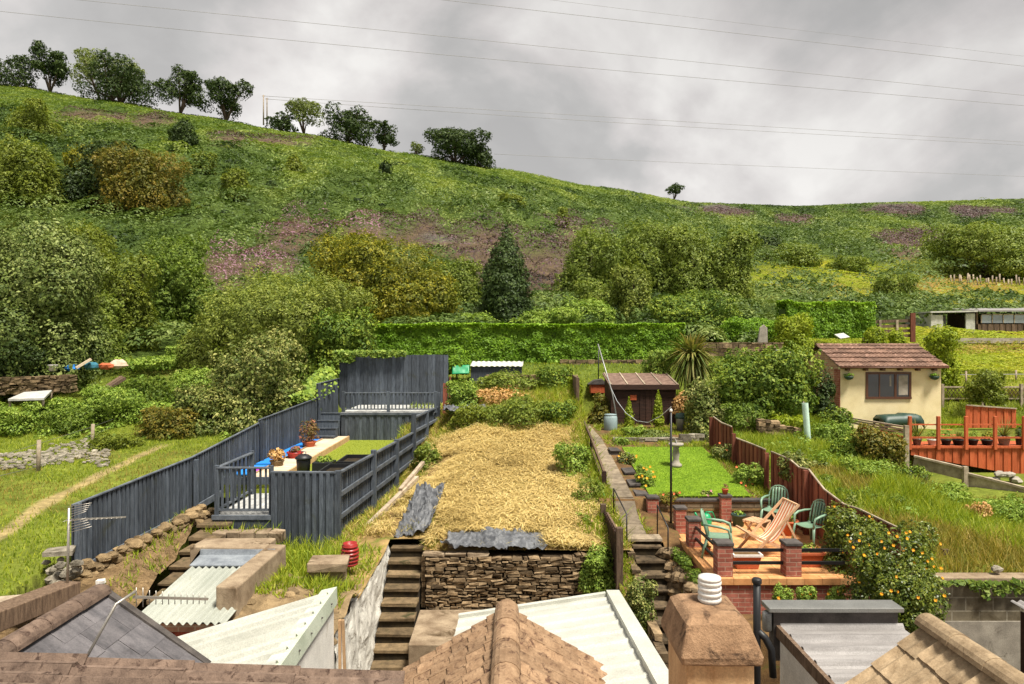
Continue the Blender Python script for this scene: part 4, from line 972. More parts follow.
# left corner: beam, bank, loose stones, concrete
def bank(name, fn, mat, nu, nv):
    mb = MB(); vs = [fn(i / nu, j / nv) for j in range(nv + 1) for i in range(nu + 1)]
    mb.add(vs, [(j * (nu + 1) + i, j * (nu + 1) + i + 1, (j + 1) * (nu + 1) + i + 1, (j + 1) * (nu + 1) + i) for j in range(nv) for i in range(nu)], .5, True)
    o = mb.build(name, mat, None, recalc=False); return tag(o, kind='structure')
def left_bank(u, v):
    y = 9.0 + 5.0 * u
    top = Vector((-7.0 + .07 * (y - 11), y, -3.78 + .06 * (y - 11))); bot = Vector((-6.27 + .14 * (13.5 - y), y, -3.66 - .17 * (13.5 - y)))
    if y < 9.8: top.z -= (9.8 - y) * .3
    p = top.lerp(bot, v); p.z += .12 * math.sin(math.pi * v); nz = float(fbm(u * 14, v * 4, 4)); p.z += nz * .2; p.x += float(fbm(u * 9 + 9, v * 5, 3)) * .18
    return p
bank('earth_bank', left_bank, m_earth, 70, 18)
def centre_bank(u, v):
    x = -3.75 + 1.35 * u; y = 8.72 + 2.3 * v
    z = -3.98 + .52 * min(1, v * 1.5) ** .6 - .2 * u + float(fbm(u * 5, v * 6, 4)) * .24 - .25 * v * 1
    return Vector((x, y, z))
bank('earth_bank', centre_bank, m_rock, 40, 50)
def stones_thing(label, cat, gen, mat=None, name='stone_wall'):
    mb = MB(); gen(mb); return tag(mb.build(name, mat or m_greystone, None, 0), label, cat)
def gen_fencefoot(m):
    for i in range(26):
        t = i / 25; p = U(80, 577, 10.9).lerp(U(206, 512, 14.1), t)
        for k in range(3): heapstone(m, p + Vector((random.uniform(-.08, .1), random.uniform(-.1, .1), -.03 + .1 * k - .05)), random.uniform(.075, .13))
stones_thing('rough stone footing along the lower edge of the long dark fence', 'wall', gen_fencefoot, m_rock)
def gen_corner(m):
    for i in range(26): heapstone(m, U(random.uniform(46, 80), random.uniform(556, 578), random.uniform(10.3, 10.9)) + Vector((0, 0, random.uniform(-.14, -.02))), random.uniform(.05, .10))
    m.box(U(60, 551, 10.8), (.40, .3, .08), .3, .4, .02)
stones_thing('pale lichened stones piled under the end of the long dark fence', 'stones', gen_corner, name='stone_pile')
mb = MB(); mb.beam(U(-60, 640, 8.0), U(70, 590, 10.0), .34, .26); tag(mb.build('sleeper', m_oldwood, None, .012), 'long weathered timber beam lying across the lower left corner', 'beam')
mb = MB(); mb.box(U(12, 604, 9.6), (1.1, .5, .07), .25, .6, .01); tag(mb.build('board', m_palewood, None, .006), 'pale broad board on the ground behind the timber beam', 'board')
def conc_blocks():
    mb = MB(); mb.bb(-5.2, -3.98, 11.02, 11.55, -4.4, -3.31, jit=.015); tag(mb.build('concrete_wall', m_conc, None, .02), 'thick concrete block wall at the head of the corrugated green roof', 'wall')
    mb = MB(); mb.bb(-4.02, -3.74, 9.3, 11.3, -4.6, -3.335, jit=.02); tag(mb.build('concrete_wall', m_conc, None, .02), 'narrow concrete wall running along the right side of the corrugated green roof', 'wall')
    mb = MB()
    for i in range(5): mb.box((-5.65 + i * .27, 13.3, -3.78), (.26, .3, .2), random.uniform(-.05, .05), None, .02)
    tag(mb.build('stone_kerb', m_conc, None, .015), 'row of stone blocks under the lower deck', 'kerb')
    mb = MB(); mb.box((-2.95, 11.0, -3.92), (.50, .45, .6), .08, .4, .02); mb.box((-2.93, 10.95, -3.55), (.60, .5, .14), .12, .7, .02)
    tag(mb.build('stone_pier', m_conc, None, .015), 'squat stone pier with a cap stone beside the red ribbed pot', 'pier')
    mb = MB(); mb.bb(-3.9, -2.47, 10.86, 10.98, -6, -4.12); tag(mb.build('retaining_wall', m_render), 'smooth white rendered retaining wall left of the steep steps', 'wall')
    w = MB()
    w.sheet((-2.46, 9.6, -6.1), (0, 4.25, 0), (-.05, 0, 2.0), 60, 28, lambda u, v: .16 * float(fbm(u * 3, v * 3, 4)) + .03, 0, False)
    w.bb(-2.75, -2.5, 9.6, 13.85, -6, -4.2)
    tag(w.build('retaining_wall', m_whitewash, recalc=True), 'rough flaking whitewashed stone wall along the steep steps', 'wall')
conc_blocks()
def gen_bankrock(m):
    for i in range(34):
        u, v = random.random(), random.uniform(.02, .75); p = centre_bank(u, v); heapstone(m, p + Vector((0, -.02, -.03)), random.uniform(.04, .11), .75)
mb = MB(); gen_bankrock(mb); tag(mb.build('rubble', m_rock), kind='stuff')
def poles():
    for k, (dx, lb) in enumerate(((0, 'tan timber batten leaning on the white wall'), (.08, 'second tan batten leaning right of the other one on the white wall'))):
        mb = MB(); mb.beam((-2.19 + dx, 8.7, -4.9), (-2.2 + dx * .5, 8.72, -3.55), .035, .03, (0, 1, 0)); tag(mb.build('batten', m_pine), lb, 'batten')
poles()
def stair(name, label, steps, w, depth, mat, drop=.6, x1=None):
    t = thing(name, label, 'steps', (steps[-1][0], steps[-1][1], steps[-1][2] - .2))
    for (x, y, z) in steps:
        st = part('step', mat, t, lambda m: m.bb(x, x + w, y, y + depth, z - .06, z, jit=.012), .008)
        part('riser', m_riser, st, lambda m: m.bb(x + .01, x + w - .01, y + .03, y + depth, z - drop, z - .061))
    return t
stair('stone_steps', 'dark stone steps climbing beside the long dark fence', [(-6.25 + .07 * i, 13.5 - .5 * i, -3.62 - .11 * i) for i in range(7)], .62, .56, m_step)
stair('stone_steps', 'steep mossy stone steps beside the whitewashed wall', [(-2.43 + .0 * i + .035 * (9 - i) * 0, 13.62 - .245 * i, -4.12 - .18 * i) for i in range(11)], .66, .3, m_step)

# television aerials
def aerial(label, mast, boom0, boom1, n, el, vert, r=.012):
    t = thing('television_aerial', label, 'aerial', mast[0])
    part('mast', m_alu, t, lambda m: m.tube(mast, r * 1.5, 8))
    part('boom', m_alu, t, lambda m: m.beam(boom0, boom1, .02, .02))
    b0 = Vector(boom0); b1 = Vector(boom1)
    for i in range(n):
        p = b0.lerp(b1, (i + .5) / n); h = el * (1.25 if i < 2 else 1 - .35 * i / n)
        d = Vector((0, 0, h)) if vert else Vector((.15 * h, h, 0))
        part('element', m_alu, t, lambda m: m.tube([p - d * .5, p + d * .5], .004, 5))
    return t
aerial('television aerial on an upright mast at the end of the dark fence', [U(67, 600, 9.9), U(69, 508, 9.9)], U(66, 520, 9.9), U(126, 517, 10.3), 12, .16, False)
a2 = aerial('television aerial on a bent mast above the slate roof', [U(84, 662, 5.35), U(116, 604, 5.55), U(136, 591, 5.7)], U(133, 597, 5.7), U(208, 599, 6.1), 12, .13, True, .008)
def refl(m):
    for k in range(5):
        for sgn in (-1, 1): m.tube([U(66, 520, 9.9) + Vector((.02, 0, sgn * (.03 + .04 * k))), U(84, 515, 9.9) + Vector((.02 + .02 * k, .02, sgn * (.05 + .03 * k)))], .004, 5)
mb = MB(); refl(mb); mb.build('reflector', m_alu, [o for o in S.objects if o.name.startswith('television_aerial') and o is not a2 and o.type == 'EMPTY'][0])
# ------------------------------------------------------------------ garden floors
def floor(name, xs, ys, zf, mat, keep=None, kind='structure', nz=.05):
    vs = []; idx = {}; fs = []
    for j, y in enumerate(ys):
        for i, x in enumerate(xs):
            idx[i, j] = len(vs); vs.append((x, y, zf(x, y) + nz * float(fbm(x * 1.7, y * 1.7, 3))))
    for j in range(len(ys) - 1):
        for i in range(len(xs) - 1):
            if keep is None or keep((xs[i] + xs[i + 1]) / 2, (ys[j] + ys[j + 1]) / 2):
                fs.append((idx[i, j], idx[i + 1, j], idx[i + 1, j + 1], idx[i, j + 1]))
    mb = MB(); mb.add(vs, fs, .5, True); o = mb.build(name, mat, None, recalc=False); return tag(o, kind=kind)
cl = lambda y: -4.96 + .1 * y
CZ = lambda x, y: float(np.interp(y, [10.5, 13.2, 17, 20, 22, 25, 25.8], [-4.13, -4.07, -3.5, -2.9, -2.4, -1.68, -1.55])) - (.62 * max(0, min(1, 1.15 - (x - cl(y)) / 1.5)) * max(0, min(1, (y - 14) / 4)) if x < 1 else 0)
def ckeep(x, y): return x > cl(max(y, 13.8)) - .1 and x < 2.35 and not (-2.5 < x < -1.72 and y < 13.75) and not (x > -1.8 and y < 13.25) and not (x < -2.4 and y < 10.95)
m_strawsoil = M('stubble_soil', s(118, 96, 58), s(170, 142, 92), 3, .95, .05, .6, .02, spot=s(104, 108, 44), spotscale=1.6, spotlo=.54)
floor('straw_ground', np.arange(-3.9, 2.5, .12), np.arange(10.9, 25.9, .12), CZ, m_strawsoil, ckeep)
DZ = lambda x, y: float(np.interp(y, [10.5, 11.5, 13.6, 14.0, 15.2, 15.3, 19.5, 20.2, 20.3, 25.8], [-5.2, -4.75, -4.1, -3.97, -3.75, -3.53, -3.0, -2.97, -2.92, -2.80])) 
m_bed = M('garden_soil', s(86, 64, 40), s(122, 94, 58), 5, .95, .05, .7, .02, spot=s(90, 96, 40), spotscale=2.5, spotlo=.55)
def dkeep(x, y): return not (2.36 < x < 3.02 and y < 13.75) and not (x > 3.4 and y < 15.2)
floor('bed_ground', np.arange(1.95, 6.4, .1), np.arange(10.8, 25.9, .1), lambda x, y: DZ(x, y), m_bed, dkeep)
m_lawn = M('lawn_turf', s(92, 120, 22), s(128, 156, 34), 8, .95, .05, .5, .01)
floor('lawn', np.linspace(3.12, 5.42, 30), np.linspace(15.42, 19.4, 40), lambda x, y: DZ(x, y) + .035, m_lawn, nz=.01)
x, y = fieldpts(44000, 3.12, 5.42, 15.42, 19.4)
grass('lawn_grass', 'lawn', x, y, .028, .014, .4, z=np.array([DZ(0, q) for q in y]) + .035)
m_astro = M('artificial_turf', s(116, 126, 34), s(140, 150, 52), 30, .95, .05, .4, .004)
mb = MB(); mb.prism([(-6.7, 15.8), (cl(15.8) - .08, 15.8), (cl(23) - .08, 23), (-6.7, 23)], -3.6, -3.3); tag(mb.build('lawn', m_astro), kind='structure')
x, y = fieldpts(16000, -5.4, -2.9, 17, 22.9); k = x < cl(y) - .15
grass('turf', LEAF and 'grass', x[k], y[k], .03, .014, .4, z=np.full(k.sum(), -3.3))

# ------------------------------------------------------------------ the grey decked garden
def long_fence():
    t = thing('fence', 'long dark grey board fence running up beside the grass bank', 'fence', (-6.9, 14, -3.8))
    segs = [((-7.08, 11), (-6.8, 14.5), -2.64, -2.46, -3.75, -3.62), ((-6.8, 14.5), (-6.75, 18.2), -2.46, -2.17, -3.62, -3.42), ((-6.75, 18.2), (-6.57, 23), -2.09, -1.9, -3.5, -3.4), ((-6.57, 23), (-6.52, 25.7), -1.42, -1.38, -3.4, -3.2)]
    for a in segs:
        part('board_panel', m_grey, t, lambda m: boards(m, *a[:2], a[2], a[3], a[4], a[5], .062, .02, .012))
        part('capping', m_greyrail, t, lambda m: m.beam((a[0][0], a[0][1], a[2] + .012), (a[1][0], a[1][1], a[3] + .012), .05, .02))
    for x, y, z0, z1 in ((-7.0, 11.0, -3.8, -2.6), (-6.72, 14.5, -3.7, -2.5), (-6.67, 18.2, -3.5, -2.1), (-6.5, 23, -3.5, -1.4)):
        part('post', m_grey, t, lambda m: m.bb(x - .03, x + .05, y - .04, y + .04, z0, z1), .004)
    part('gravel_board', m_greyrail, t, lambda m: (m.beam((-7.03, 11.05, -3.72), (-6.75, 14.5, -3.58), .03, .14), m.beam((-6.75, 14.52, -3.56), (-6.70, 18.2, -3.4), .03, .14)))
long_fence()
def back_fence():
    t = thing('fence', 'tall dark grey back fence behind the raised deck', 'fence', (-4.5, 25.8, -3))
    part('board_panel', m_grey, t, lambda m: boards(m, (-6.52, 25.8), (-2.42, 25.8), -.50, -.48, -3.0, -3.0, .15, .02, .012, rag=.012))
    for x in (-6.45, -4.5, -2.47): part('post', m_grey, t, lambda m: m.bb(x - .05, x + .05, 25.84, 25.94, -3, -.52))
back_fence()
def railing(label, pts, ztop, zbot, nb, post=.08, mat=m_greyrail, postmat=m_grey, cap=True):
    t = thing('railing', label, 'railing', (pts[0][0], pts[0][1], zbot))
    for p in pts: part('post', postmat, t, lambda m: m.box((p[0], p[1], (ztop + zbot) / 2 + .02), (post, post, ztop - zbot + .1)), .006)
    for (a, b), n in zip(zip(pts[:-1], pts[1:]), nb):
        part('handrail', mat, t, lambda m: m.beam((a[0], a[1], ztop + .02), (b[0], b[1], ztop + .02), .09, .035), .006)
        part('lower_rail', mat, t, lambda m: m.beam((a[0], a[1], zbot + .09), (b[0], b[1], zbot + .09), .05, .04))
        for i in range(n):
            f = (i + 1) / (n + 1); x = a[0] + (b[0] - a[0]) * f; y = a[1] + (b[1] - a[1]) * f
            part('baluster', postmat, t, lambda m: m.bb(x - .018, x + .018, y - .018, y + .018, zbot + .09, ztop))
    return t
def lower_deck():
    t = thing('deck', 'lower grey timber deck at the front of the grey garden', 'deck', (-4.8, 14.7, -3.7))
    part('floor', m_deckboard, t, lambda m: [m.bb(-6.02 + i * .145, -6.02 + i * .145 + .138, 13.8, 15.8, -3.53, -3.5) for i in range(16)])
    part('fascia', m_greyrail, t, lambda m: m.bb(-6.05, -4.82, 13.74, 13.79, -3.58, -3.492))
    part('skirt', m_grey, t, lambda m: m.bb(-6.04, -4.82, 13.76, 13.795, -3.86, -3.582))
    part('riser', m_grey, t, lambda m: m.bb(-6.72, -3.7, 15.8, 15.86, -3.5, -3.13))
lower_deck()
railing('grey railing with balusters round the lower deck corner', [(-4.88, 13.84), (-5.98, 13.84), (-5.98, 15.7)], -2.57, -3.49, [9, 7])
def side_fence():
    t = thing('fence', 'stepped dark grey fence with rails between the deck garden and the straw garden', 'fence', (-3.3, 17, -4))
    A = (-3.58, 13.8); B = (-2.95, 20.1); Cc = (-2.6, 23.6)
    part('board_panel', m_grey, t, lambda m: boards(m, (-4.84, 13.73), (-3.6, 13.73), -2.63, -2.65, -4.45, -4.5, .07, .022, .012))
    part('board_panel', m_grey, t, lambda m: boards(m, A, B, -2.68, -2.68, -4.5, -3.6, .07, .02, .01))
    part('board_panel', m_grey, t, lambda m: boards(m, B, Cc, -2.25, -2.27, -3.6, -3.3, .07, .02, .01))
    for z, b in ((-2.66, True), (-3.12, False), (-3.58, False)):
        part('rail', m_greyrail, t, lambda m: m.beam((A[0] + .05, A[1], z), (B[0] + .05, B[1], z + (0 if b else .1)), .07 if b else .045, .04 if b else .09))
    for z in (-2.23, -2.65, -3.05): part('rail', m_greyrail, t, lambda m: m.beam((B[0] + .05, B[1], z), (Cc[0] + .05, Cc[1], z - .01), .06, .05 if z > -2.3 else .08))
    part('rail', m_greyrail, t, lambda m: m.beam((-4.86, 13.77, -2.62), (-3.54, 13.77, -2.63), .08, .03))
    for f, zt in ((0, -2.6), (.38, -2.56), (.7, -2.6)):
        x = A[0] + (B[0] - A[0]) * f; y = A[1] + (B[1] - A[1]) * f; part('post', m_grey, t, lambda m: m.bb(x + .0, x + .12, y - .06, y + .06, -4.5, zt), .005)
    part('post', m_grey, t, lambda m: m.bb(-2.95, -2.82, 20.0, 20.13, -3.9, -2.1), .005)
    part('post', m_grey, t, lambda m: m.bb(-2.78, -2.67, 21.8, 21.92, -3.7, -2.2), .005)
    part('post', m_grey, t, lambda m: m.bb(-2.62, -2.48, 23.5, 23.65, -3.6, -1.75), .005)
side_fence()
def upper_deck():
    t = thing('deck', 'raised grey deck at the back of the grey garden', 'deck', (-4.2, 24.4, -3.3))
    part('floor', m_deckboard, t, lambda m: [m.bb(-5.76 + i * .15, -5.76 + i * .15 + .143, 23.0, 25.75, -2.40, -2.37) for i in range(21)])
    part('skirt', m_grey, t, lambda m: boards(m, (-5.74, 22.96), (-2.64, 22.96), -2.42, -2.42, -3.4, -3.4, .12, .02, .008))
    part('fascia', m_greyrail, t, lambda m: m.bb(-5.78, -2.62, 22.93, 22.955, -2.45, -2.372))
    for i in range(4): part('step', m_grey, t, lambda m: m.bb(-6.5, -5.8, 22.2 + i * .3, 22.55 + i * .3, -3.3, -3.08 + i * .22))
    for i in range(4): part('nosing', m_greyrail, t, lambda m: m.bb(-6.5, -5.8, 22.18 + i * .3, 22.23 + i * .3, -3.078 + i * .22, -3.05 + i * .22))
upper_deck()
railing('grey railing with balusters along the raised deck', [(-5.70, 23.08), (-4.18, 23.08), (-2.58, 23.08)], -1.74, -2.36, [12, 12], .1)
def boardwalk():
    t = thing('boardwalk', 'pale timber boardwalk up the middle of the grey garden', 'boardwalk', (-5.9, 19, -3.3))
    part('board', m_boardwalk, t, lambda m: [m.bb(-6.13, -5.5, 15.87 + i * .145, 15.87 + i * .145 + .138, -3.18, -3.15) for i in range(48)])
    part('edging', m_pine, t, lambda m: (m.bb(-6.19, -6.14, 15.87, 22.85, -3.3, -3.13), m.bb(-5.49, -5.44, 15.87, 22.85, -3.3, -3.14)))
boardwalk()
mb = MB(); mb.bb(-6.72, -6.2, 16.4, 17.6, -3.2, -3.17); mb.bb(-6.66, -6.2, 17.75, 22.3, -3.2, -3.16); tag(mb.build('mat', m_blue), 'bright blue mat strip between the dark fence and the boardwalk', 'mat')
def potplant(label, x, y, z, r, h, potmat, leaf, ph, pr, n=160, lp=.07, spiky=False, cat='potted plant', flower=None):
    t = thing('potted_plant', label, cat, (x, y, z))
    part('pot', potmat, t, lambda m: m.lathe([(r * .72, 0), (r * .98, h * .86), (r * 1.08, h * .87), (r * 1.08, h), (r * .9, h), (r * .85, h * .9)], (x, y, z), 16))
    if spiky:
        nb = n; dr = rng.normal(0, 1, (nb, 3)); dr[:, 2] = abs(dr[:, 2]) + .35; dr = norm(dr); c = np.array([x, y, z + h])
        L = ph * rng.uniform(.7, 1.1, nb); e = c + dr * L[:, None] - np.array([0, 0, .12]) * (L * (1 - dr[:, 2]))[:, None]; sd = norm(np.cross(dr, [0.1, .1, 1.0])) * .014
        npmesh('foliage', np.stack([c - sd + dr * .02, c + sd + dr * .02, e], 1).reshape(-1, 3), 3, LM[leaf], None, t)
    else:
        crown('foliage', [(x, y, z + h + ph * .45, pr, pr, ph * .55), (x + pr * .3, y, z + h + ph * .7, pr * .5, pr * .5, ph * .35)], n, 24, .35, lp, LM[leaf], t, z + h * .9, .3)
    return t
def grey_garden_items():
    potplant('terracotta pot of red leaved plant below the deck stairs', X(309, 20.6), 20.6, -3.25, .2, .26, m_terra, 'redleaf', .62, .28, 700)
    potplant('small glazed red pot on the blue mat', X(295, 18.6), 18.6, -3.25, .21, .26, m_redpot, 'redleaf', .14, .14, 160)
    potplant('brown pot with a dry seed head plant on the blue mat', X(277, 17.4), 17.4, -3.25, .17, .24, m_step, 'pinkdry', .26, .2, 400)
    mb = MB(); mb.lathe([(.09, 0), (.15, .04), (.17, .1), (.12, .14), (.03, .17)], (X(254, 16.75), 16.75, -3.25), 14); tag(mb.build('toy', PLAIN('purple_plastic', s(150, 40, 170), .4)), 'small purple plastic thing on the end of the blue mat', 'toy')
    t = thing('bin', 'black lidded bin at the front of the boardwalk', 'bin', (-5.07, 16.6, -3.15)); c = (-5.07, 16.6, -3.3)
    part('body', m_blackpl, t, lambda m: m.lathe([(.14, 0), (.17, .4), (.17, .46)], c, 16)); part('lid', m_blackpl, t, lambda m: m.lathe([(.2, .46), (.2, .5), (.12, .56), (.03, .58)], c, 16)); part('handle', m_steel, t, lambda m: m.tube([(-5.13, 16.6, -2.72), (-5.12, 16.6, -2.66), (-5.02, 16.6, -2.66), (-5.01, 16.6, -2.72)], .012, 6))
    t = thing('planter', 'dark square planter with low green plants beside the black bin', 'planter', (-4.6, 16.7, -3.3))
    part('box', m_blackpl, t, lambda m: m.prism([(-4.84, 16.5), (-4.36, 16.5), (-4.36, 16.95), (-4.84, 16.95)], -3.3, -2.92), .012)
    crown('foliage', [(-4.6, 16.72, -2.90, .2, .18, .1)], 220, 18, .4, .06, LM['bramble'], t, -2.95, .2)
    for k, (y0, x0) in enumerate(((15.0, -4.3), (16.2, -4.18))):
        t = thing('trough', ['front black trough behind the grey front panel', 'rear black trough along the stepped grey fence'][k], 'trough', (x0 + .3, y0 + .5, -3.3), 'black troughs along the grey fence')
        zb = -3.5 if k == 0 else -3.3; zt = -2.86 + .02 * k; x1 = x0 + .62; y1 = y0 + 1.05
        part('box', m_blackpl, t, lambda m: (m.bb(x0, x1, y0, y0 + .04, zb, zt), m.bb(x0, x1, y1 - .04, y1, zb, zt), m.bb(x0, x0 + .04, y0 + .04, y1 - .04, zb, zt), m.bb(x1 - .04, x1, y0 + .04, y1 - .04, zb, zt)))
        part('soil', m_riser, t, lambda m: m.bb(x0 + .04, x1 - .04, y0 + .04, y1 - .04, zb, zt - .09))
    t = thing('pot', 'red ribbed ceramic pot on the grass by the stone pier', 'pot', (-2.9, 12.0, -4.1)); pr = [(.10, 0)]
    for i in range(6): pr += [(.11 + .02 * math.sin(i / 5 * 3.1), .01 + i * .062), (.14 + .02 * math.sin(i / 5 * 3.1), .025 + i * .062), (.14 + .02 * math.sin(i / 5 * 3.1), .045 + i * .062), (.115 + .02 * math.sin(i / 5 * 3.1), .06 + i * .062)]
    pr += [(.125, .40), (.10, .40), (.09, .34)]
    part('body', m_redpot, t, lambda m: m.lathe(pr, (X(350, 12.0), 12.0, -3.93), 20))
    t = thing('plank', 'leaning brown plank at the right end of the raised deck', 'plank', (-2.4, 24, -3))
    part('board', m_brownfence, t, lambda m: (m.beam((-2.36, 23.9, -3.3), (-2.34, 24.0, -1.45), .16, .04, (0, 1, 0)), m.beam((-2.2, 23.8, -3.2), (-2.16, 23.9, -1.2), .05, .05, (0, 1, 0))))
    mb = MB(); mb.beam((-3.25, 14.2, -4.07), (-2.45, 17.6, -3.50), .10, .10); mb.beam((-2.72, 16.6, -3.6), (-2.4, 18.4, -3.25), .09, .08); tag(mb.build('kerb', m_palewood), 'pale timber kerb along the foot of the stepped grey fence', 'kerb')
grey_garden_items()
# ivy on the tall back fence
n = 2600; u = rng.random(n); ty = (u ** 1.6); xx = -6.7 + 2.7 * u; dz = rng.random(n) ** 1.7 * (.16 + .22 * fbm(xx * 2, 0 * xx, 3) + .25 * (xx < -5.9))
P = np.stack([xx, 25.72 - rng.random(n) * .16, -.42 - dz + .1 * rng.random(n)], 1)
iv = thing('climber', 'creeper trailing over the top of the tall back fence', 'creeper', (-5.5, 25.7, -.6))
npmesh('foliage', leafquads(P, np.tile([0, -1, .4], (n, 1)), .10, .7), 4, LM['bramble'], None, iv)
n = 4200; u = rng.random(n); P = np.stack([-6.75 - .35 * rng.random(n) + .12 * rng.normal(0, 1, n), 22.4 + 3.3 * u, -1.9 + .45 * u + .6 * (rng.random(n) - .35) * (.4 + u)], 1)
npmesh('foliage', leafquads(P, np.tile([.6, -.6, .5], (n, 1)), .12, .7), 4, LM['bramble'], None, iv)

# ------------------------------------------------------------------ the straw garden
def straw_garden():
    w = MB(); rubble(w, (-1.66, 13.2, -5.15), (1.62, 13.2, -5.15), 1.0, 1.04, .2, .062, (.07, .27), .02, None, .02)
    for z in np.arange(-5.15, -4.15, .1):
        for y in (13.35, 13.6): w.box((-1.66, y, z + .05), (.2, .24, .09), random.uniform(-.05, .05), None, .012)
    t = thing('stone_wall', 'dry stone retaining wall under the straw covered garden', 'wall', (0, 13.3, -5.15))
    w.build('stonework', m_stone, t); part('backing', m_mortar, t, lambda m: m.bb(-1.68, 1.64, 13.22, 13.5, -6, -4.16))
    part('coping', m_conc, t, lambda m: [m.box((-1.5 + i * .42, 13.3, -4.1), (.4, .34, .06), random.uniform(-.06, .06), None, .015) for i in range(3)])
    mb = MB(); mb.bb(-1.76, .9, 11.55, 13.08, -6.2, -5.12, jit=.01); tag(mb.build('concrete_platform', m_conc, None, .02), 'concrete platform in front of the dry stone retaining wall', 'platform')
    # straw litter lying flat
    n = 210000; x = rng.uniform(-2.9, 2.2, n); y = rng.uniform(13.3, 21.5, n); g = fbm(x / 1.1, y / 1.1, 3); e = np.minimum.reduce([(x - cl(y) - .9) / .8, (2.0 - x) / .9, (21.2 - y) / 1.5, (y - 13.2) / .5 + .2])
    k = ~((np.abs(x + 2.0) < .36) & (y < 16.35) & (y > 13.8)) & ~((y < 13.95) & (np.abs(x + .35) < 1.0)) & (rng.random(n) < np.clip(e * .8 + g * 4.2 - .12, .04, 1)) & ~((x < -1.72) & (y < 13.8)); x, y = x[k], y[k]; z = np.array([CZ(p, q) for p, q in zip(x, y)]) + .03 + .06 * rng.random(len(y)) + .12 * (fbm(x * 2.2, y * 2.2, 2) + .2)
    Nn = np.tile([0, 0, 1.0], (len(x), 1)) + rng.normal(0, .35, (len(x), 3))
    g2 = fbm(x * .9 + 30, y * .9, 4); hay_ = rng.random(len(x)) < np.clip((g2 - .02) * 7, 0, .85); tone = np.clip(.45 * rng.random(len(x)) + .55 * (fbm(x * .9, y * .9, 4) * 2.0 + .5), 0, 1)
    P_ = np.stack([x, y, z], 1)
    for nm, mt, kk in (('straw', 'straw', ~hay_), ('dead_grass', 'hay', hay_)): tag(npmesh(nm, leafquads(P_[kk], Nn[kk], .055, .22, 2.2, .6), 4, LM[mt], tone[kk]), kind='stuff')
    q = rng.integers(0, len(x), 42000); Q = P_[q] + rng.normal(0, .05, (len(q), 3)) * [1, 1, .25] + [0, 0, .02]
    tag(npmesh('straw', leafquads(Q, np.tile([0, 0, 1.0], (len(q), 1)), .24, .05, 3.0, .45), 4, LM['straw'], tone[q]), kind='stuff')
    x, y = fieldpts(26000, -3.6, 2.3, 13.3, 24.5); g = fbm(x / .9, y / .9, 3); e = np.maximum.reduce([1 - (x - cl(y)) / 1.0, 1 - (2.25 - x) / .8, (y - 19.7) / 1.2, .0 * x])
    k = (g + .35 * np.clip(e, 0, 1) > .08) & ~((x < -1.7) & (y < 13.8)); x, y = x[k], y[k]
    grass('hay', 'hay', x, y, .15, .02, .9, z=np.array([CZ(p, q) for p, q in zip(x, y)]))
    x, y = fieldpts(30000, -3.7, 2.35, 11.0, 25.0); g = fbm(x / .8 + 7, y / .8, 3); e = np.maximum.reduce([1.1 - (x - cl(np.maximum(y, 13.8))) / .75, 1.2 - (2.3 - x) / .55, (y - 20.4) / 1.5, (13.7 - y) * 2 * (x < -2.4)])
    k = (g + .5 * np.clip(e, 0, 1) > .165) & ~((x < -1.7) & (x > -2.5) & (y < 13.8)) & ~((x > -1.75) & (y < 13.3)) & ~((x < -2.4) & (y < 11)); x, y = x[k], y[k]
    grass('weeds', 'grass', x, y, .15 + .13 * (x > .8), .028, .6, z=np.array([CZ(p, q) for p, q in zip(x, y)]))
    WD = 'weeds in the straw garden'
    W = lambda lab, px, d, w, top, mat, base, **k: plant('weed_clump', lab, 'weeds', px, d, w, top, mat, base=base, group=WD, **{**dict(lp=2.8, dens=5, lobes=6, tone=.3), **k})
    W('leafy weeds at the top left of the straw by the brown plank', 462, 23.2, 40, 378, 'bramble', 412)
    W('dark ivy clump on the right of the old wall behind the straw', 552, 25.2, 50, 366, 'laurel', 404)
    W('ivy covered low wall in the middle behind the straw', 510, 25.3, 78, 368, 'birch', 404)
    W('yellow green creeper at the right end of the old wall', 574, 25, 20, 374, 'lime', 402)
    W('pink brown dry weeds at the top of the straw', 500, 23.8, 66, 386, 'pinkdry', 412, dens=2.4)
    W('broad bramble bank across the top of the straw', 520, 21.8, 84, 396, 'birch', 438)
    W('right part of the bramble bank above the straw', 556, 21.6, 46, 400, 'laurel', 438)
    W('left part of the bramble bank above the straw', 474, 21.8, 54, 403, 'olive', 438)
    W('straggling weeds along the foot of the stepped grey fence', 428, 19.2, 34, 444, 'birch', 468)
    W('yellow green weeds along the right edge of the straw', 573, 17.5, 46, 440, 'bramble', 496)
    W('tall weeds at the fence by the green netting', 588, 15.6, 46, 474, 'birch', 530)
    W('weeds over the right end of the dry stone wall', 598, 13.0, 44, 540, 'bramble', 592)
    W('small bright green weed in the straw', 540, 14.4, 20, 519, 'grass' if 'grass' in LM else 'bright', 536, dens=3)
    W('pale dry weeds beside the right hand steps', 640, 11.5, 36, 572, 'white', 622, dens=4)
    W('grass tuft in front of the grey front panel', 300, 12.6, 60, 548, 'grass', 584, dens=3.5)
straw_garden()
for lab, px, d, w, top, bot in [('ivy over the grass strip', 0, 0, 0, 0, 0)][:0]: pass
x, y = fieldpts(2600, -4.75, -3.1, 11.2, 13.75); grass('grass', 'grass', x, y, .42, .035, .45, z=np.full(len(x), -4.28) + .35 * np.clip((12.9 - y) / 2, 0, .6))
q = rng.random((1500, 2)); q = q[fbm(q[:, 0] * 5, q[:, 1] * 5, 3) > .02]; P = np.array([tuple(left_bank(*v)) for v in q]); grass('weeds', 'grass', P[:, 0], P[:, 1], .13, .026, .5, z=P[:, 2])
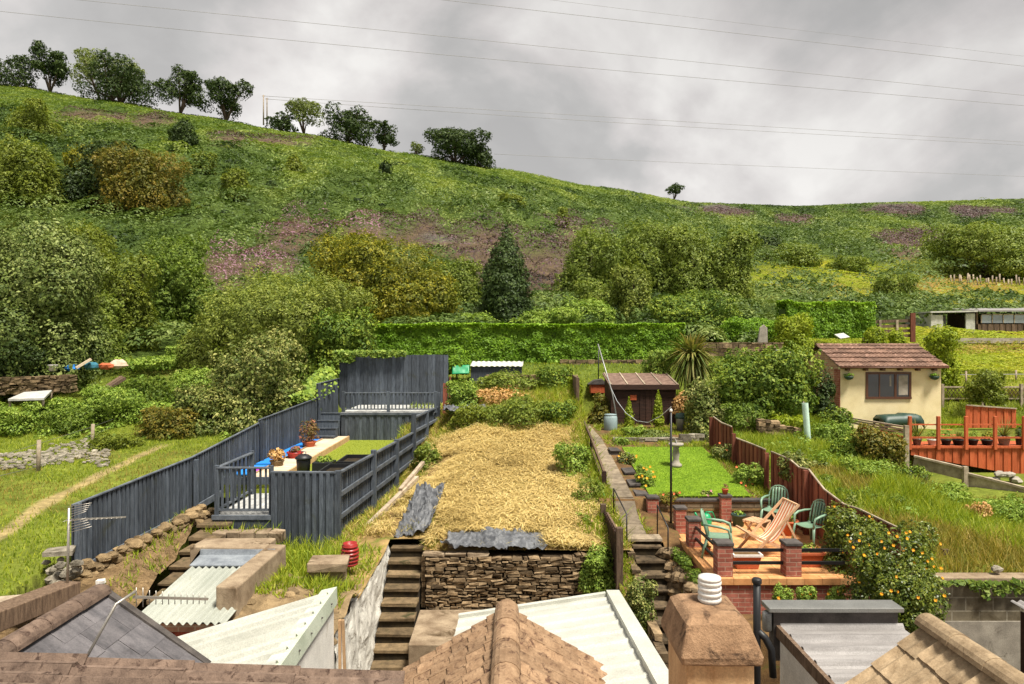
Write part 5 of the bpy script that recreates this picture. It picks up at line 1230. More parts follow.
q = rng.random((1600, 2)); q[:, 1] = .5 + .5 * q[:, 1]; q = q[fbm(q[:, 0] * 5 + 3, q[:, 1] * 5, 3) > -.03]; P = np.array([tuple(centre_bank(*v)) for v in q]); grass('weeds', 'grass', P[:, 0], P[:, 1], .16, .026, .5, z=P[:, 2])
x, y = fieldpts(120, -6.0, -4.6, 13.25, 13.6); grass('grass', 'grass', x, y, .2, .03, .45, z=np.full(len(x), -3.75))
def tarp(label, c, a, b, amp, seed, na=80, nb=50):
    mb = MB(); a = Vector(a); b = Vector(b); c = Vector(c)
    def h(u, v): return amp * (abs(float(fbm(u * 2.1 + seed, v * 1.6, 3))) * 2.0 + abs(float(fbm(u * 6 + seed, v * 5 + u * 3, 3))) * 1.7 - .12 + .4 * float(fbm(u * 15 + seed, v * 15, 2)))
    vs = []
    for j in range(nb + 1):
        for i in range(na + 1):
            u, v = i / na, j / nb; e = .13 * float(fbm(u * 4 + seed, v * 4 + 3, 3))
            p = c + a * (u - .5 + e) + b * (v - .5 + .16 * float(fbm(u * 5 + seed, 1.5 + v, 3))); vs.append(p + Vector((0, -.25 * 0, 1)) * h(u * a.length, v * b.length))
    mb.add(vs, [(j * (na + 1) + i, j * (na + 1) + i + 1, (j + 1) * (na + 1) + i + 1, (j + 1) * (na + 1) + i) for j in range(nb) for i in range(na)], .5, True)
    o = mb.build('tarpaulin', m_tarp, None, recalc=False); o.modifiers.new('thick', 'SOLIDIFY').thickness = .008; return tag(o, label, 'tarpaulin')
tarp('crumpled grey plastic sheet hanging down at the head of the steep steps', (-2.0, 15.1, -3.72), (.66, .05, .05), (.12, 2.5, .46), .27, 3, 46, 110)
tarp('grey plastic sheet weighed down along the top of the dry stone wall', (-.35, 13.55, -3.94), (2.0, .05, .0), (0, .8, .1), .17, 9)
tarp('crumpled grey sheet at the top left of the straw garden', (-1.55, 22.6, -2.2), (1.4, .1, 0), (0, .8, .1), .18, 21)
mb = MB(); mb.box((-1.0, 13.55, -4.0), (.55, .35, .05), .2, .5, .01); tag(mb.build('slab', m_conc, None, .008), 'flat stone slab lying on the grey plastic sheet', 'slab')
mb = MB(); heapstone(mb, (-.95, 17.0, -3.42), .13, .5); tag(mb.build('stone', m_greystone), 'lone grey stone lying in the straw', 'stone')
def lean_to():
    t = thing('shed', 'low pale grey roofed lean-to shed below the clipped hedge', 'shed', (X(496, 26.6), 26.6, Z(380, 26.6)))
    x0, x1 = X(471, 26.4), X(522, 26.4)
    part('roof', m_sheetold, t, lambda m: corr(m, (x0 - .03, 26.2, Z(366, 26.4)), (x1 - x0 + .06, 0, 0), (.04, .9, .16), .2, .015, 'sin'))
    part('wall', m_grey, t, lambda m: m.bb(x0, x1, 26.3, 27.0, Z(385, 26.4), Z(367, 26.4)))
lean_to()
mb = MB(); mb.sheet((X(452, 26), 26, Z(374, 26)), (.65, .05, .02), (0, .2, .32), 14, 8, lambda u, v: .05 * float(fbm(u * 6, v * 6))); o = mb.build('netting', m_tgreen, None, recalc=False); o.modifiers.new('thick', 'SOLIDIFY').thickness = .005; tag(o, 'green netting bunched left of the pale grey lean-to shed', 'netting')
w = MB(); rubble(w, (X(560, 29.2), 29.2, -1.45), (X(660, 29.2), 29.2, -1.45), .66, .7, .25, .12, (.15, .5)); w.bb(X(560, 29.2), X(660, 29.2), 29.3, 29.5, -1.6, -.85)
tag(w.build('stone_wall', m_stone), 'low field stone wall at the foot of the long clipped hedge', 'wall')
w = MB(); rubble(w, (X(486, 25.6), 25.6, -2.0), (X(578, 25.6), 25.6, -2.0), .75, .75, .2, .1, (.15, .4)); w.bb(X(486, 25.6), X(578, 25.6), 25.65, 25.8, -2.2, -1.3)
tag(w.build('stone_wall', m_stone), 'overgrown old wall across the top of the straw garden', 'wall')
# ------------------------------------------------------------------ the path and patio garden
def left_lattice():
    t = thing('fence', 'low dark brown post and rail fence down the left side of the path', 'fence', (2.1, 16, -4))
    P = [(2.28, 22.0, -2.48), (2.22, 19.0, -2.72), (2.2, 16.3, -3.12)]
    for a, b in zip(P[:-1], P[1:]):
        part('rail', m_oldwood, t, lambda m: m.beam(a, b, .05, .09)); part('rail', m_oldwood, t, lambda m: m.beam((a[0], a[1], a[2] - .28), (b[0], b[1], b[2] - .28), .04, .07))
    for p in P: part('post', m_darkwood, t, lambda m: m.bb(p[0] - .05, p[0] + .05, p[1] - .05, p[1] + .05, p[2] - .75, p[2] + .03))
left_lattice()
def left_panel():
    t = thing('fence', 'brown boarded fence panel at the head of the right hand steps', 'fence', (1.95, 13.5, -4.4))
    part('board_panel', m_darkwood, t, lambda m: boards(m, (1.95, 12.6), (2.0, 14.7), -3.52, -3.62, -4.5, -4.3, .1, .02, .01))
    for y in (12.52, 14.75): part('post', m_oldwood, t, lambda m: m.bb(1.91, 2.03, y - .06, y + .06, -4.6, -3.4 if y < 13 else -3.5), .006)
    part('rail', m_oldwood, t, lambda m: m.beam((2.0, 12.6, -3.6), (2.05, 14.7, -3.7), .04, .08))
left_panel()
mb = MB(); mb.bb(2.2, 2.32, 23.4, 25.3, -2.9, -1.22, jit=.02); tag(mb.build('plank_fence', m_oldwood), 'dark overgrown boarding at the top end of the path', 'fence')
mb = MB(); mb.sheet((2.08, 15.4, -4.05), (0, 1.1, .12), (0, 0, .6), 18, 10, lambda u, v: .06 * float(fbm(u * 5, v * 5))); o = mb.build('netting', m_tgreen, None, recalc=False); o.modifiers.new('thick', 'SOLIDIFY').thickness = .005; tag(o, 'torn green netting hanging on the path fence', 'netting')
def path():
    k = 0; y = 14.0
    t = thing('garden_path', 'narrow garden path of grey slabs between the straw garden and the lawn', 'path', (2.5, 18, -4)); t['kind'] = 'structure'; del t['category']
    while y < 23.2:
        l = random.uniform(.36, .55); z = DZ(0, min(y + l, 20)) + .03; w0 = 2.36 + .01 * (y - 14) * 0
        part('slab', m_pave, t, lambda m: m.beam((2.53 - .012 * (y - 14) + random.uniform(-.006, .006), y + .006, DZ(0, y) - .06 + random.uniform(-.004, .004)), (2.53 - .012 * (y - 14), y + l - .006, DZ(0, y + l) - .06), .46, .16), .006); y += l
path()
t = thing('landing', 'concrete landing at the head of the right hand steps', 'landing', (2.65, 13.86, -4.3)); part('slab', m_pave, t, lambda m: m.bb(2.3, 3.02, 13.66, 14.0, -4.0, -3.94, jit=.008), .01); part('riser', m_riser, t, lambda m: m.bb(2.34, 3.0, 13.72, 13.98, -4.3, -4.001))
stair('stone_steps', 'dark steps dropping between the brown fence panel and the patio rockery', [(2.4 + .015 * i, 13.55 - .28 * i, -4.06 - .19 * i) for i in range(12)], .58, .34, m_stepdark)
def steps_wall():
    w = MB()
    for i in range(70):
        y = random.uniform(10.6, 13.6); heapstone(w, (3.08 + random.uniform(-.05, .1), y, -4.12 - (13.6 - y) * .34 + random.uniform(-.35, .1)), random.uniform(.09, .17))
    for i in range(26): heapstone(w, (random.uniform(3.05, 3.38), random.uniform(11.2, 13.7), -4.22 - random.uniform(0, .15)), random.uniform(.06, .14))
    tag(w.build('rockery', m_stone), 'rockery stones between the dark steps and the patio', 'rockery')
    crown_t = thing('ground_cover_plant', 'bright green alpine cushion plants in the patio rockery', 'plant', (3.2, 12.6, -4.2))
    crown('foliage', [(3.24, 12.9, -4.12, .13, .35, .10), (3.26, 12.2, -4.2, .14, .3, .12), (3.18, 13.3, -4.1, .1, .22, .08)], 1500, 60, .35, .05, LM['bright'], crown_t, None, .3)
    for k, (y0, y1) in enumerate(((10.4, 13.7),)):
        mb = MB(); rubble(mb, (2.32, 10.4, -6.1), (2.32, 13.7, -6.1), 1.3, 2.05, .14, .12, (.15, .4)); tag(mb.build('stone_wall', m_stone), 'mossy stone wall on the left of the dark dropping steps', 'wall')
steps_wall()
def handrail(label, pts):
    mb = MB(); mb.tube(pts, .014, 8); tag(mb.build('handrail', m_black, None, recalc=False), label, 'handrail')
handrail('thin black handrail on the left of the dark dropping steps', [(2.22, 14.9, -3.9), (2.22, 14.9, -3.2), (2.3, 13.7, -3.45), (2.3, 13.65, -4.1)])
handrail('thin black handrail on the right of the dark dropping steps', [(2.98, 14.0, -4.0), (2.98, 14.0, -3.35), (3.04, 13.3, -3.62), (3.04, 13.3, -4.2)])
for k, (px, py, d) in enumerate(((614, 451, 18.9), (623, 460, 18.2), (628, 472, 17.2), (633, 484, 16.3), (639.5, 494, 15.75))):
    p = U(px, py, d); mb = MB(); mb.bb(p.x - .13, p.x + .15, d - .25, d + .3, p.z - .0, p.z + .06, jit=.012); mb.bb(p.x - .11, p.x + .12, d - .22, d + .28, p.z - .35, p.z - .001)
    tag(mb.build('edging_block', m_cap, None, .008), ['uppermost', 'second from top', 'middle', 'second from bottom', 'lowest'][k] + ' stepped dark edging block between path and lawn', 'block', 'stepped edging blocks beside the path')
def fl_plant(lab, px, d, w, top, base, leaf, n, petal, lp=2.6, fl=14, fs=.035, name='flowering_plant'):
    t = plant(name, lab, 'plant', px, d, w, top, leaf, lp=lp, dens=5, lobes=5, base=base, tone=.3, lo=.2)
    x, zt, zb, hw = X(px, d), Z(top, d), Z(base, d), w / F * d / 2
    for i in range(fl):
        a = random.uniform(math.pi, 2 * math.pi); q = random.uniform(.3, .95); p = Vector((x + math.cos(a) * hw * q, d + math.sin(a) * hw * q, zb + (zt - zb) * random.uniform(.35, 1.0)))
        mb = MB(); m = 6; vs = [p] ; nrm = Vector((random.uniform(-.5, .5), -1, random.uniform(.2, .9))).normalized(); tt = nrm.orthogonal().normalized(); bb = nrm.cross(tt)
        for k in range(m * 2):
            an = math.pi * k / m; rr = fs * (1 if k % 2 == 0 else .55); vs.append(p + tt * math.cos(an) * rr + bb * math.sin(an) * rr + nrm * .012)
        mb.add(vs + [p - nrm * .02], [(0, 1 + k, 1 + (k + 1) % (2 * m)) for k in range(2 * m)] + [(2 * m + 1, 1 + (k + 1) % (2 * m), 1 + k) for k in range(2 * m)])
        mb.build('flower', petal, t, recalc=False)
    return t
fl_plant('orange flowering plants along the left edge of the lawn', 645, 16.2, 26, 464, 498, 'bramble', 0, m_yellow, fl=12)
fl_plant('yellow flowering clump beside the upper end of the path', 627, 18.0, 22, 450, 474, 'white', 0, m_yellow, fl=8)
fl_plant('low red tinged border at the near edge of the lawn', 665, 15.45, 34, 491, 502, 'rust', 0, m_orangepetal, fl=4)
fl_plant('orange lilies along the red brown fence beside the lawn', 750, 16.4, 40, 462, 498, 'bramble', 0, m_orangepetal, fl=14)
fl_plant('yellow flowers at the far corner of the lawn by the fence', 726, 18.4, 36, 442, 474, 'white', 0, m_orangepetal, fl=8)
fl_plant('pale flowers in the near right corner of the lawn', 706, 15.6, 16, 490, 500, 'white', 0, m_pinkpetal, fl=3)
fl_plant('pink flowers in the weeds beside the green netting', 582, 14.6, 24, 512, 532, 'bramble', 0, m_pinkpetal, fl=7)

def patio():
    o = MB(); Pz = -4.0
    o.prism([(3.40, 11.55), (6.25, 11.55), (6.25, 15.2), (3.40, 15.2)], -4.12, Pz); tag(o.build('patio', m_patio, None, .01), kind='structure')
    mb = MB(); mb.bb(2.78, 3.395, 14.02, 15.2, -4.1, -3.985); tag(mb.build('patio', m_patio), kind='structure')
    t = thing('brick_wall', 'red brick wall holding up the front of the patio', 'wall', (4.8, 11.6, -5))
    part('wall', m_brick, t, lambda m: (m.bb(3.42, 6.3, 11.6, 11.8, -5.6, -4.122), m.bb(3.42, 3.6, 11.8, 15.1, -5.2, -4.122)))
    t = thing('garden_wall', 'low block wall with dark coping between the patio and the lawn', 'wall', (4.5, 15.3, -4))
    part('wall', m_dwarf, t, lambda m: m.bb(3.2, 5.95, 15.22, 15.36, -4.05, -3.56)); part('coping', m_cap, t, lambda m: m.bb(3.18, 5.97, 15.19, 15.40, -3.558, -3.51), .008)
    PL = 'brick pillars round the patio'
    for lab, x, y, h, w in (('red brick pillar beside the path at the end of the low block wall', 3.12, 15.2, .58, .24), ('red brick pillar at the left edge of the patio nearest the black line post', 3.53, 14.35, .55, .22),
                       ('red brick pillar in the middle of the left edge of the patio', 3.56, 13.4, .56, .24), ('tall red brick pillar in the low block wall topped by a pot', 4.73, 15.16, .62, .22),
                       ('red brick pillar at the front left corner of the patio', 3.63, 11.75, .58, .26), ('red brick pillar in the middle of the front patio rail', 4.80, 11.75, .58, .26), ('red brick pillar among the roses at the right end of the patio rail', 5.95, 11.75, .58, .26)):
        t = thing('brick_pillar', lab, 'pillar', (x, y, Pz), PL)
        part('shaft', m_brick, t, lambda m: m.bb(x - w / 2, x + w / 2, y - w / 2, y + w / 2, Pz, Pz + h - .06)); part('cap', m_cap, t, lambda m: m.lathe([(w * .78, h - .06), (w * .78, h - .02), (w * .2, h + .03)], (x, y, Pz), 4, None) if False else (m.bb(x - w / 2 - .02, x + w / 2 + .02, y - w / 2 - .02, y + w / 2 + .02, Pz + h - .058, Pz + h)), .012)
    t = thing('patio_rail', 'black double rail between the front brick pillars of the patio', 'railing', (4.8, 11.75, -3.8))
    for z in (-3.58, -3.8):
        for a, b in ((3.77, 4.66), (4.94, 5.81)): part('rail', m_black, t, lambda m: m.beam((a, 11.75, z), (b, 11.75, z), .04, .05))
    t = thing('patio_rail', 'black rails along the left edge of the patio behind the green chair', 'railing', (3.56, 12.6, -3.8))
    for z in (-3.6, -3.82): part('rail', m_black, t, lambda m: m.beam((3.6, 11.9, z), (3.57, 13.27, z), .035, .045))
patio()
mb = MB(); x, y = X(671, 14.6), 14.6
t = thing('line_post', 'slim black post standing at the left corner of the patio', 'post', (x, y, -4)); part('pole', m_black, t, lambda m: m.tube([(x, y, -4.02), (x, y, Z(412, y))], .024, 10)); part('cap', m_whitepot, t, lambda m: m.lathe([(.03, 0), (.035, .03), (.02, .07)], (x, y, Z(412, y)), 10))  # plain pole that carries the washing line, no lamp
t = thing('washing_line', 'pale washing line sagging from the black post to a leaning grey prop', 'washing line', (X(617, 22.5), 22.5, -2.9))
part('prop', m_steel, t, lambda m: m.tube([U(598, 344, 23), U(612, 392, 22.6), U(618, 424, 22.3)], .022, 8))
pts = [U(611, 388, 22.6), U(617, 401, 22), U(626, 413, 20.5), U(637, 421, 18.8), U(648, 422.5, 17.2), U(660, 416.5, 15.6), U(671, 407, 14.6)]
part('line', m_rope, t, lambda m: m.tube(pts, .008, 6))
def sundial():
    x, y = X(676, 17.6), 17.6; zb = DZ(0, y) + .03
    t = thing('sundial', 'pale stone sundial pedestal on the lawn', 'sundial', (x, y, zb))
    part('pedestal', m_concpale, t, lambda m: m.lathe([(.15, 0), (.15, .06), (.10, .10), (.075, .2), (.095, .32), (.07, .46), (.09, .52)], (x, y, zb), 16)); part('plate', m_concpale, t, lambda m: m.lathe([(.1, .52), (.19, .55), (.19, .6), (.02, .6)], (x, y, zb), 18)); part('gnomon', m_steel, t, lambda m: m.extrude([(x, y - .08, zb + .6), (x, y + .08, zb + .6), (x, y + .08, zb + .7)], (.01, 0, 0)))
sundial()
def shed():
    x0, x1 = X(611, 23.5), X(676, 23.5); y0, y1 = 23.5, 25.1; zb, ze, zr = -2.95, Z(386, 23.4), Z(374.5, 24.9)
    t = thing('shed', 'dark brown timber shed with a battened felt roof', 'shed', ((x0 + x1) / 2, 24.3, zb))
    def clad(m):
        n = 14
        for i in range(n):
            a = zb + (ze - zb) * i / n; b = zb + (ze - zb) * (i + 1) / n - .006; m.bb(x0, x1, y0 - .004 * (i % 1), y0 + .02, a, b)
        m.extrude([(x0, y0 + .021, zb), (x0, y1, zb), (x0, y1, zr - .03), (x0, y0 + .021, ze)], (.03, 0, 0)); m.extrude([(x1 - .03, y0 + .021, zb), (x1 - .03, y1, zb), (x1 - .03, y1, zr - .03), (x1 - .03, y0 + .021, ze)], (.03, 0, 0)); m.bb(x0, x1, y1, y1 + .03, zb, zr - .04)
    part('wall', m_darkwood, t, clad)
    sl = (zr - ze) / (y1 - y0 + .1)
    part('roof', M('brown_felt', s(100, 78, 68), s(136, 112, 98), 6, .9, .1, .4, .006), t, lambda m: m.extrude([(x0 - .08, y0 - .12, ze + .0), (x0 - .08, y1 + .05, zr + .0), (x0 - .08, y1 + .05, zr + .04), (x0 - .08, y0 - .12, ze + .05)], (x1 - x0 + .16, 0, 0)))
    for f in (.02, .26, .51, .75, .98):
        xx = x0 - .06 + (x1 - x0 + .12) * f; part('batten', m_palewood, t, lambda m: m.beam((xx, y0 - .12, ze + .065), (xx, y1 + .05, zr + .055), .045, .03))
    part('fascia', m_darkwood, t, lambda m: m.bb(x0 - .09, x1 + .09, y0 - .15, y0 - .12, ze - .12, ze + .045))
    part('plaque', m_orange, t, lambda m: m.bb(X(633, 23.5) - .1, X(633, 23.5) + .12, y0 - .03, y0 - .006, Z(400, 23.5), Z(395, 23.5)))
    part('door', m_darkwood, t, lambda m: boards(m, (X(640, 23.5), y0 - .025), (X(658, 23.5), y0 - .025), ze - .14, ze - .14, zb + .05, zb + .05, .1, .015))
shed()
def tall_conifer(lab, px, d, w, top, base): plant('conifer', lab, 'conifer', px, d, w, top, 'lime', base=base, lp=2.2, dens=9, conic=.55, depth=1)
tall_conifer('narrow yellow green dwarf conifer in front of the left of the dark shed', 629, 22.6, 9, 398, 428)
tall_conifer('taller narrow dwarf conifer in front of the right of the dark shed', 658, 22.6, 10, 391, 424)
def lawn_back():
    t = thing('garden_wall', 'low stone wall edging the bed in front of the dark shed', 'wall', (4.2, 20.3, -3))
    w = MB(); rubble(w, (3.0, 20.3, -3.05), (5.9, 20.3, -3.05), .2, .3, .16, .09, (.16, .4)); w.build('stonework', m_greystone, t)
    for lab, px, d, w, top, base, mt in (('low green clump in the bed at the left of the dark shed', 633, 21.0, 26, 426, 440, 'bramble'), ('pale lavender clump along the bed edge before the shed', 655, 20.8, 40, 430, 440, 'grey'), ('bushy plants at the left corner of the dark shed', 600, 23.8, 26, 390, 424, 'rust'),
                                    ('yellow leaved shrub right of the dark shed', 693, 21.6, 26, 412, 446, 'gold'), ('reddish flowering border shrub under the fence end', 706, 20.4, 22, 428, 450, 'white'), ('pink flowering bush over the green lidded bin', 683, 23.4, 26, 390, 412, 'pinkdry'), ('low grey green plants beside the path top', 622, 19.9, 20, 436, 452, 'bramble')):
        plant('garden_plant', lab, 'plant', px, d, w, top, mt, base=base, lp=2.5, dens=5, lobes=5, tone=.3, group='plants in the lawn garden')
    c = (X(610.5, 22.3), 22.3, -2.96)
    t = thing('water_butt', 'pale blue grey water barrel at the left corner of the shed', 'barrel', c); part('body', m_barrel, t, lambda m: m.lathe([(.19, 0), (.22, .06), (.225, .3), (.22, .5), (.19, .56), (.17, .57)], c, 18)); part('lid', m_barrel, t, lambda m: m.lathe([(.2, .571), (.2, .6), (.05, .62)], c, 18))
    c = (X(682, 22.2), 22.2, -2.95)
    t = thing('bin', 'galvanised bin with dark green lid right of the shed', 'bin', c); part('body', m_steel, t, lambda m: m.lathe([(.15, 0), (.2, .45), (.2, .47)], c, 18)); part('lid', m_dkgreen, t, lambda m: m.lathe([(.23, .471), (.23, .53), (.19, .62), (.05, .65)], c, 18))
    t = thing('trough', 'red trough on the lawn beyond the top of the path', 'trough', (X(597, 26), 26, Z(393, 26)))
    part('box', m_orange, t, lambda m: m.prism([(X(590, 26), 25.8), (X(604, 26), 25.8), (X(604, 26), 26.2), (X(590, 26), 26.2)], Z(393, 26), Z(384, 26)), .02)
    part('cover', m_cap, t, lambda m: m.extrude([(X(588, 26), 25.75, Z(384, 26)), (X(606, 26), 25.75, Z(384, 26)), (X(602, 26), 25.75, Z(379, 26)), (X(594, 26), 25.75, Z(380, 26))], (0, .5, 0)))
    mb = MB(); mb.tube([U(598.5, 386, 26.4), U(598.5, 350, 26.4)], .02, 8); tag(mb.build('post', m_black, None, recalc=False), 'thin dark post standing behind the red trough', 'post')
lawn_back()
x, y = fieldpts(22000, 2.76, 6.3, 14.1, 23.3); k = ~((x > 3.1) & (x < 5.43) & (y > 15.4) & (y < 19.42)) & ~((x > 2.9) & (y < 15.35)) & (x < 5.7 + .08 * np.clip(19.5 - y, 0, 9)); x, y = x[k], y[k]; k = (fbm(x / .5, y / .5, 3) > -.03) & ~((x < 3.1) & (y > 15.2) & (y < 19.5))
grass('weeds', 'grass', x[k], y[k], .12, .026, .6, z=np.array([DZ(0, q) for q in y[k]]))
x, y = fieldpts(5000, 1.96, 2.32, 11.0, 23.3); grass('weeds', 'grass', x, y, .12, .026, .5, z=np.array([DZ(0, q) for q in y]))
def right_fence():
    t = thing('fence', 'red brown board fence with scalloped tops between the lawn and the overgrown garden', 'fence', (6.1, 15.5, -4))
    fx = lambda d: 5.74 + .08 * (19.5 - d)
    K = [(19.5, 417, 456), (18.9, 423, None), (18.2, 427, None), (18.15, 437, None), (17.0, 444, None), (16.2, 450, None), (15.9, 452, None), (15.0, 460, None), (14.6, 468, None), (14.2, 470, None), (13.6, 490, None), (12.9, 505, None), (12.4, 510, None), (11.3, 529, None)]
    zt = [(d, Z(t_, d)) for d, t_, _ in K]; P = []
    bz = lambda d: -4.15 if d < 15.2 else DZ(0, d) - .12
    grp = [(0, 2), (3, 5), (6, 9), (9, 13)]
    for a, b in grp:
        m = MB()
        for i in range(a, b):
            (d0, z0), (d1, z1) = zt[i], zt[i + 1]; boards(m, (fx(d0), d0), (fx(d1), d1), z0, z1, bz(d0), bz(d1), .11, .02, .012, rag=.008)
        m.build('board_panel', m_brownfence, t)
        part('capping', m_palewood, t, lambda m: [m.beam((fx(zt[i][0]) + .01, zt[i][0], zt[i][1] + .012), (fx(zt[i + 1][0]) + .01, zt[i + 1][0], zt[i + 1][1] + .012), .035, .025) for i in range(a, b)])
    for d, z in ((19.5, -2.1), (17.9, -2.35), (16.0, -2.55), (14.2, -2.62)): part('post', m_brownfence, t, lambda m: m.bb(fx(d) - .1, fx(d) - .01, d - .045, d + .045, bz(d), z - .05))
right_fence()

# ------------------------------------------------------------------ patio furniture
def chair():
    t = thing('garden_chair', 'x', 'chair', (0, 0, 0), 'green plastic garden chairs')
    def seat(m):
        vs = []; n = 8
        for j in range(n + 1):
            for i in range(n + 1):
                x = (i / n - .5); y = (j / n - .5); vs.append((x * (.46 - .04 * (j / n)), y * .44, .415 - .03 * (1 - (2 * x) ** 2) + .02 * (-y)))
        m.add(vs, [(j * (n + 1) + i, j * (n + 1) + i + 1, (j + 1) * (n + 1) + i + 1, (j + 1) * (n + 1) + i) for j in range(n) for i in range(n)], .5, True)
    o = part('seat', m_plgreen, t, seat, recalc=False); o.modifiers.new('t', 'SOLIDIFY').thickness = .018
    P = lambda u, v: Vector((u * (.40 + .04 * math.sin(v * 3)) * (1 if v < .75 else math.sqrt(max(0, 1 - ((v - .75) / .27) ** 2))), .21 + .12 * v - .05 * (1 - (2 * u) ** 2) * -1, .40 + .48 * v))
    def frame(m):
        pts = [P(-.5, k / 10) for k in range(8)] + [P(-.5 * math.cos(a), .75 + .25 * math.sin(a)) for a in (0.2, .5, .8, 1.1, 1.4)]
        edge = [Vector((-.20, .21, .40)), Vector((-.215, .25, .58)), Vector((-.21, .29, .72)), Vector((-.17, .32, .83)), Vector((-.09, .335, .885)), Vector((0, .34, .90)), Vector((.09, .335, .885)), Vector((.17, .32, .83)), Vector((.21, .29, .72)), Vector((.215, .25, .58)), Vector((.20, .21, .40))]
        m.tube(edge, .017, 8)
    b = part('backrest', m_plgreen, t, frame, recalc=False)
    for k in range(-2, 3):
        x = k * .068; top = .885 - .9 * x * x * 6 * .35
        part('slat', m_plgreen, b, lambda m: m.tube([(x * .95, .215, .41), (x, .262, .60), (x, .30, .74), (x * .95, .33, top - .01)], [.022, .026, .026, .02], 6), recalc=False)
    part('top_rail', m_plgreen, b, lambda m: m.tube([(-.17, .315, .80), (-.09, .328, .83), (0, .333, .842), (.09, .328, .83), (.17, .315, .80)], .02, 8), recalc=False)
    for sx in (-1, 1):
        part('armrest', m_plgreen, t, lambda m: m.tube([(sx * .21, .27, .66), (sx * .255, .12, .655), (sx * .27, -.06, .64), (sx * .255, -.19, .60), (sx * .24, -.22, .48), (sx * .235, -.215, .40)], [.018, .026, .028, .026, .022, .02], 8), recalc=False)
        part('leg', m_plgreen, t, lambda m: m.tube([(sx * .225, -.20, .42), (sx * .25, -.24, .2), (sx * .265, -.26, 0)], [.032, .027, .022], 8), recalc=False)
        part('leg', m_plgreen, t, lambda m: m.tube([(sx * .20, .20, .42), (sx * .225, .27, .2), (sx * .235, .31, 0)], [.032, .027, .022], 8), recalc=False)
    return t
ch = chair(); ch.scale = (.94,) * 3; ch['label'] = 'green plastic garden chair by the left brick pillars facing into the patio'
ch.location = (X(719, 12.75), 12.75, -4.0); ch.rotation_euler = (0, 0, rad(70))
copy_thing(ch, (X(775, 14.75), 14.75, -4.0), rad(-38), 'green plastic garden chair in the far corner against the low block wall')
copy_thing(ch, (X(811, 13.5), 13.5, -4.0), rad(-62), 'green plastic garden chair against the red brown fence beside the roses')
m_stripe, nt, bs, N, L = newmat('striped_canvas')
tc = N('ShaderNodeTexCoord'); sp = N('ShaderNodeSeparateXYZ'); L(tc.outputs['Object'], sp.inputs[0]); mm = N('ShaderNodeMath'); mm.operation = 'MULTIPLY'; mm.inputs[1].default_value = 11.5; L(sp.outputs[0], mm.inputs[0])
fr = N('ShaderNodeMath'); fr.operation = 'FRACT'; L(mm.outputs[0], fr.inputs[0]); r_ = N('ShaderNodeValToRGB'); r_.color_ramp.interpolation = 'CONSTANT'; r_.color_ramp.elements[0].color = (*s(236, 218, 190), 1); r_.color_ramp.elements[1].position = .5; r_.color_ramp.elements[1].color = (*s(206, 120, 76), 1)
L(fr.outputs[0], r_.inputs[0]); L(r_.outputs[0], bs.inputs['Base Color']); bs.inputs['Roughness'].default_value = .9
m_teak = PLAIN('pale_chair_timber', s(206, 166, 128), .6)
def deckchair(label, loc, rz, sc=1):
    t = thing('deckchair', label, 'deckchair', (0, 0, 0))
    for sx in (-.28, .28):
        part('frame_rail', m_teak, t, lambda m: m.beam((sx, -.42, .02), (sx, .50, .98), .03, .045))
        part('frame_rail', m_teak, t, lambda m: m.beam((sx * .88, .48, .02), (sx * .88, -.46, .46), .03, .045))
        part('frame_rail', m_teak, t, lambda m: m.beam((sx * .94, .62, .02), (sx * .94, .26, .70), .025, .035))
    for y, z in ((.49, .97), (-.45, .46), (.48, .03), (-.41, .03)): part('cross_bar', m_teak, t, lambda m: m.beam((-.29, y, z), (.29, y, z), .035, .03))
    K = [(.49, .985), (.36, .72), (.2, .45), (.05, .28), (-.12, .24), (-.3, .33), (-.45, .475)]
    def cloth(m):
        vs = [(x, y, z) for (y, z) in K for x in (-.25, -.12, 0, .12, .25)]
        m.add(vs, [(j * 5 + i, j * 5 + i + 1, j * 5 + 6 + i, j * 5 + 5 + i) for j in range(6) for i in range(4)], .5, True)
    o = part('sling', m_stripe, t, cloth, recalc=False); o.modifiers.new('t', 'SOLIDIFY').thickness = .006; sb = o.modifiers.new('s', 'SUBSURF'); sb.levels = sb.render_levels = 2
    t.location = loc; t.rotation_euler = (0, 0, rz); t.scale = (sc,) * 3
    return t
deckchair('folding wooden deckchair with striped sling in the middle of the patio', (X(766, 12.9), 12.9, -4.0), rad(-84), 1.0)
def slat_seat():
    t = thing('footstool', 'small slatted wooden stool behind the striped deckchair', 'stool', (0, 0, 0))
    for i in range(7): part('slat', m_teak, t, lambda m: m.bb(-.21 + i * .06, -.17 + i * .06, -.2, .2, .36, .38))
    for sx in (-.18, .18): part('leg', m_teak, t, lambda m: (m.beam((sx, -.2, 0), (sx, .2, .36), .03, .03), m.beam((sx, .2, 0), (sx, -.2, .36), .03, .03)))
    t.location = (X(757, 13.9), 13.9, -4.0); t.rotation_euler = (0, 0, rad(-50))
slat_seat()
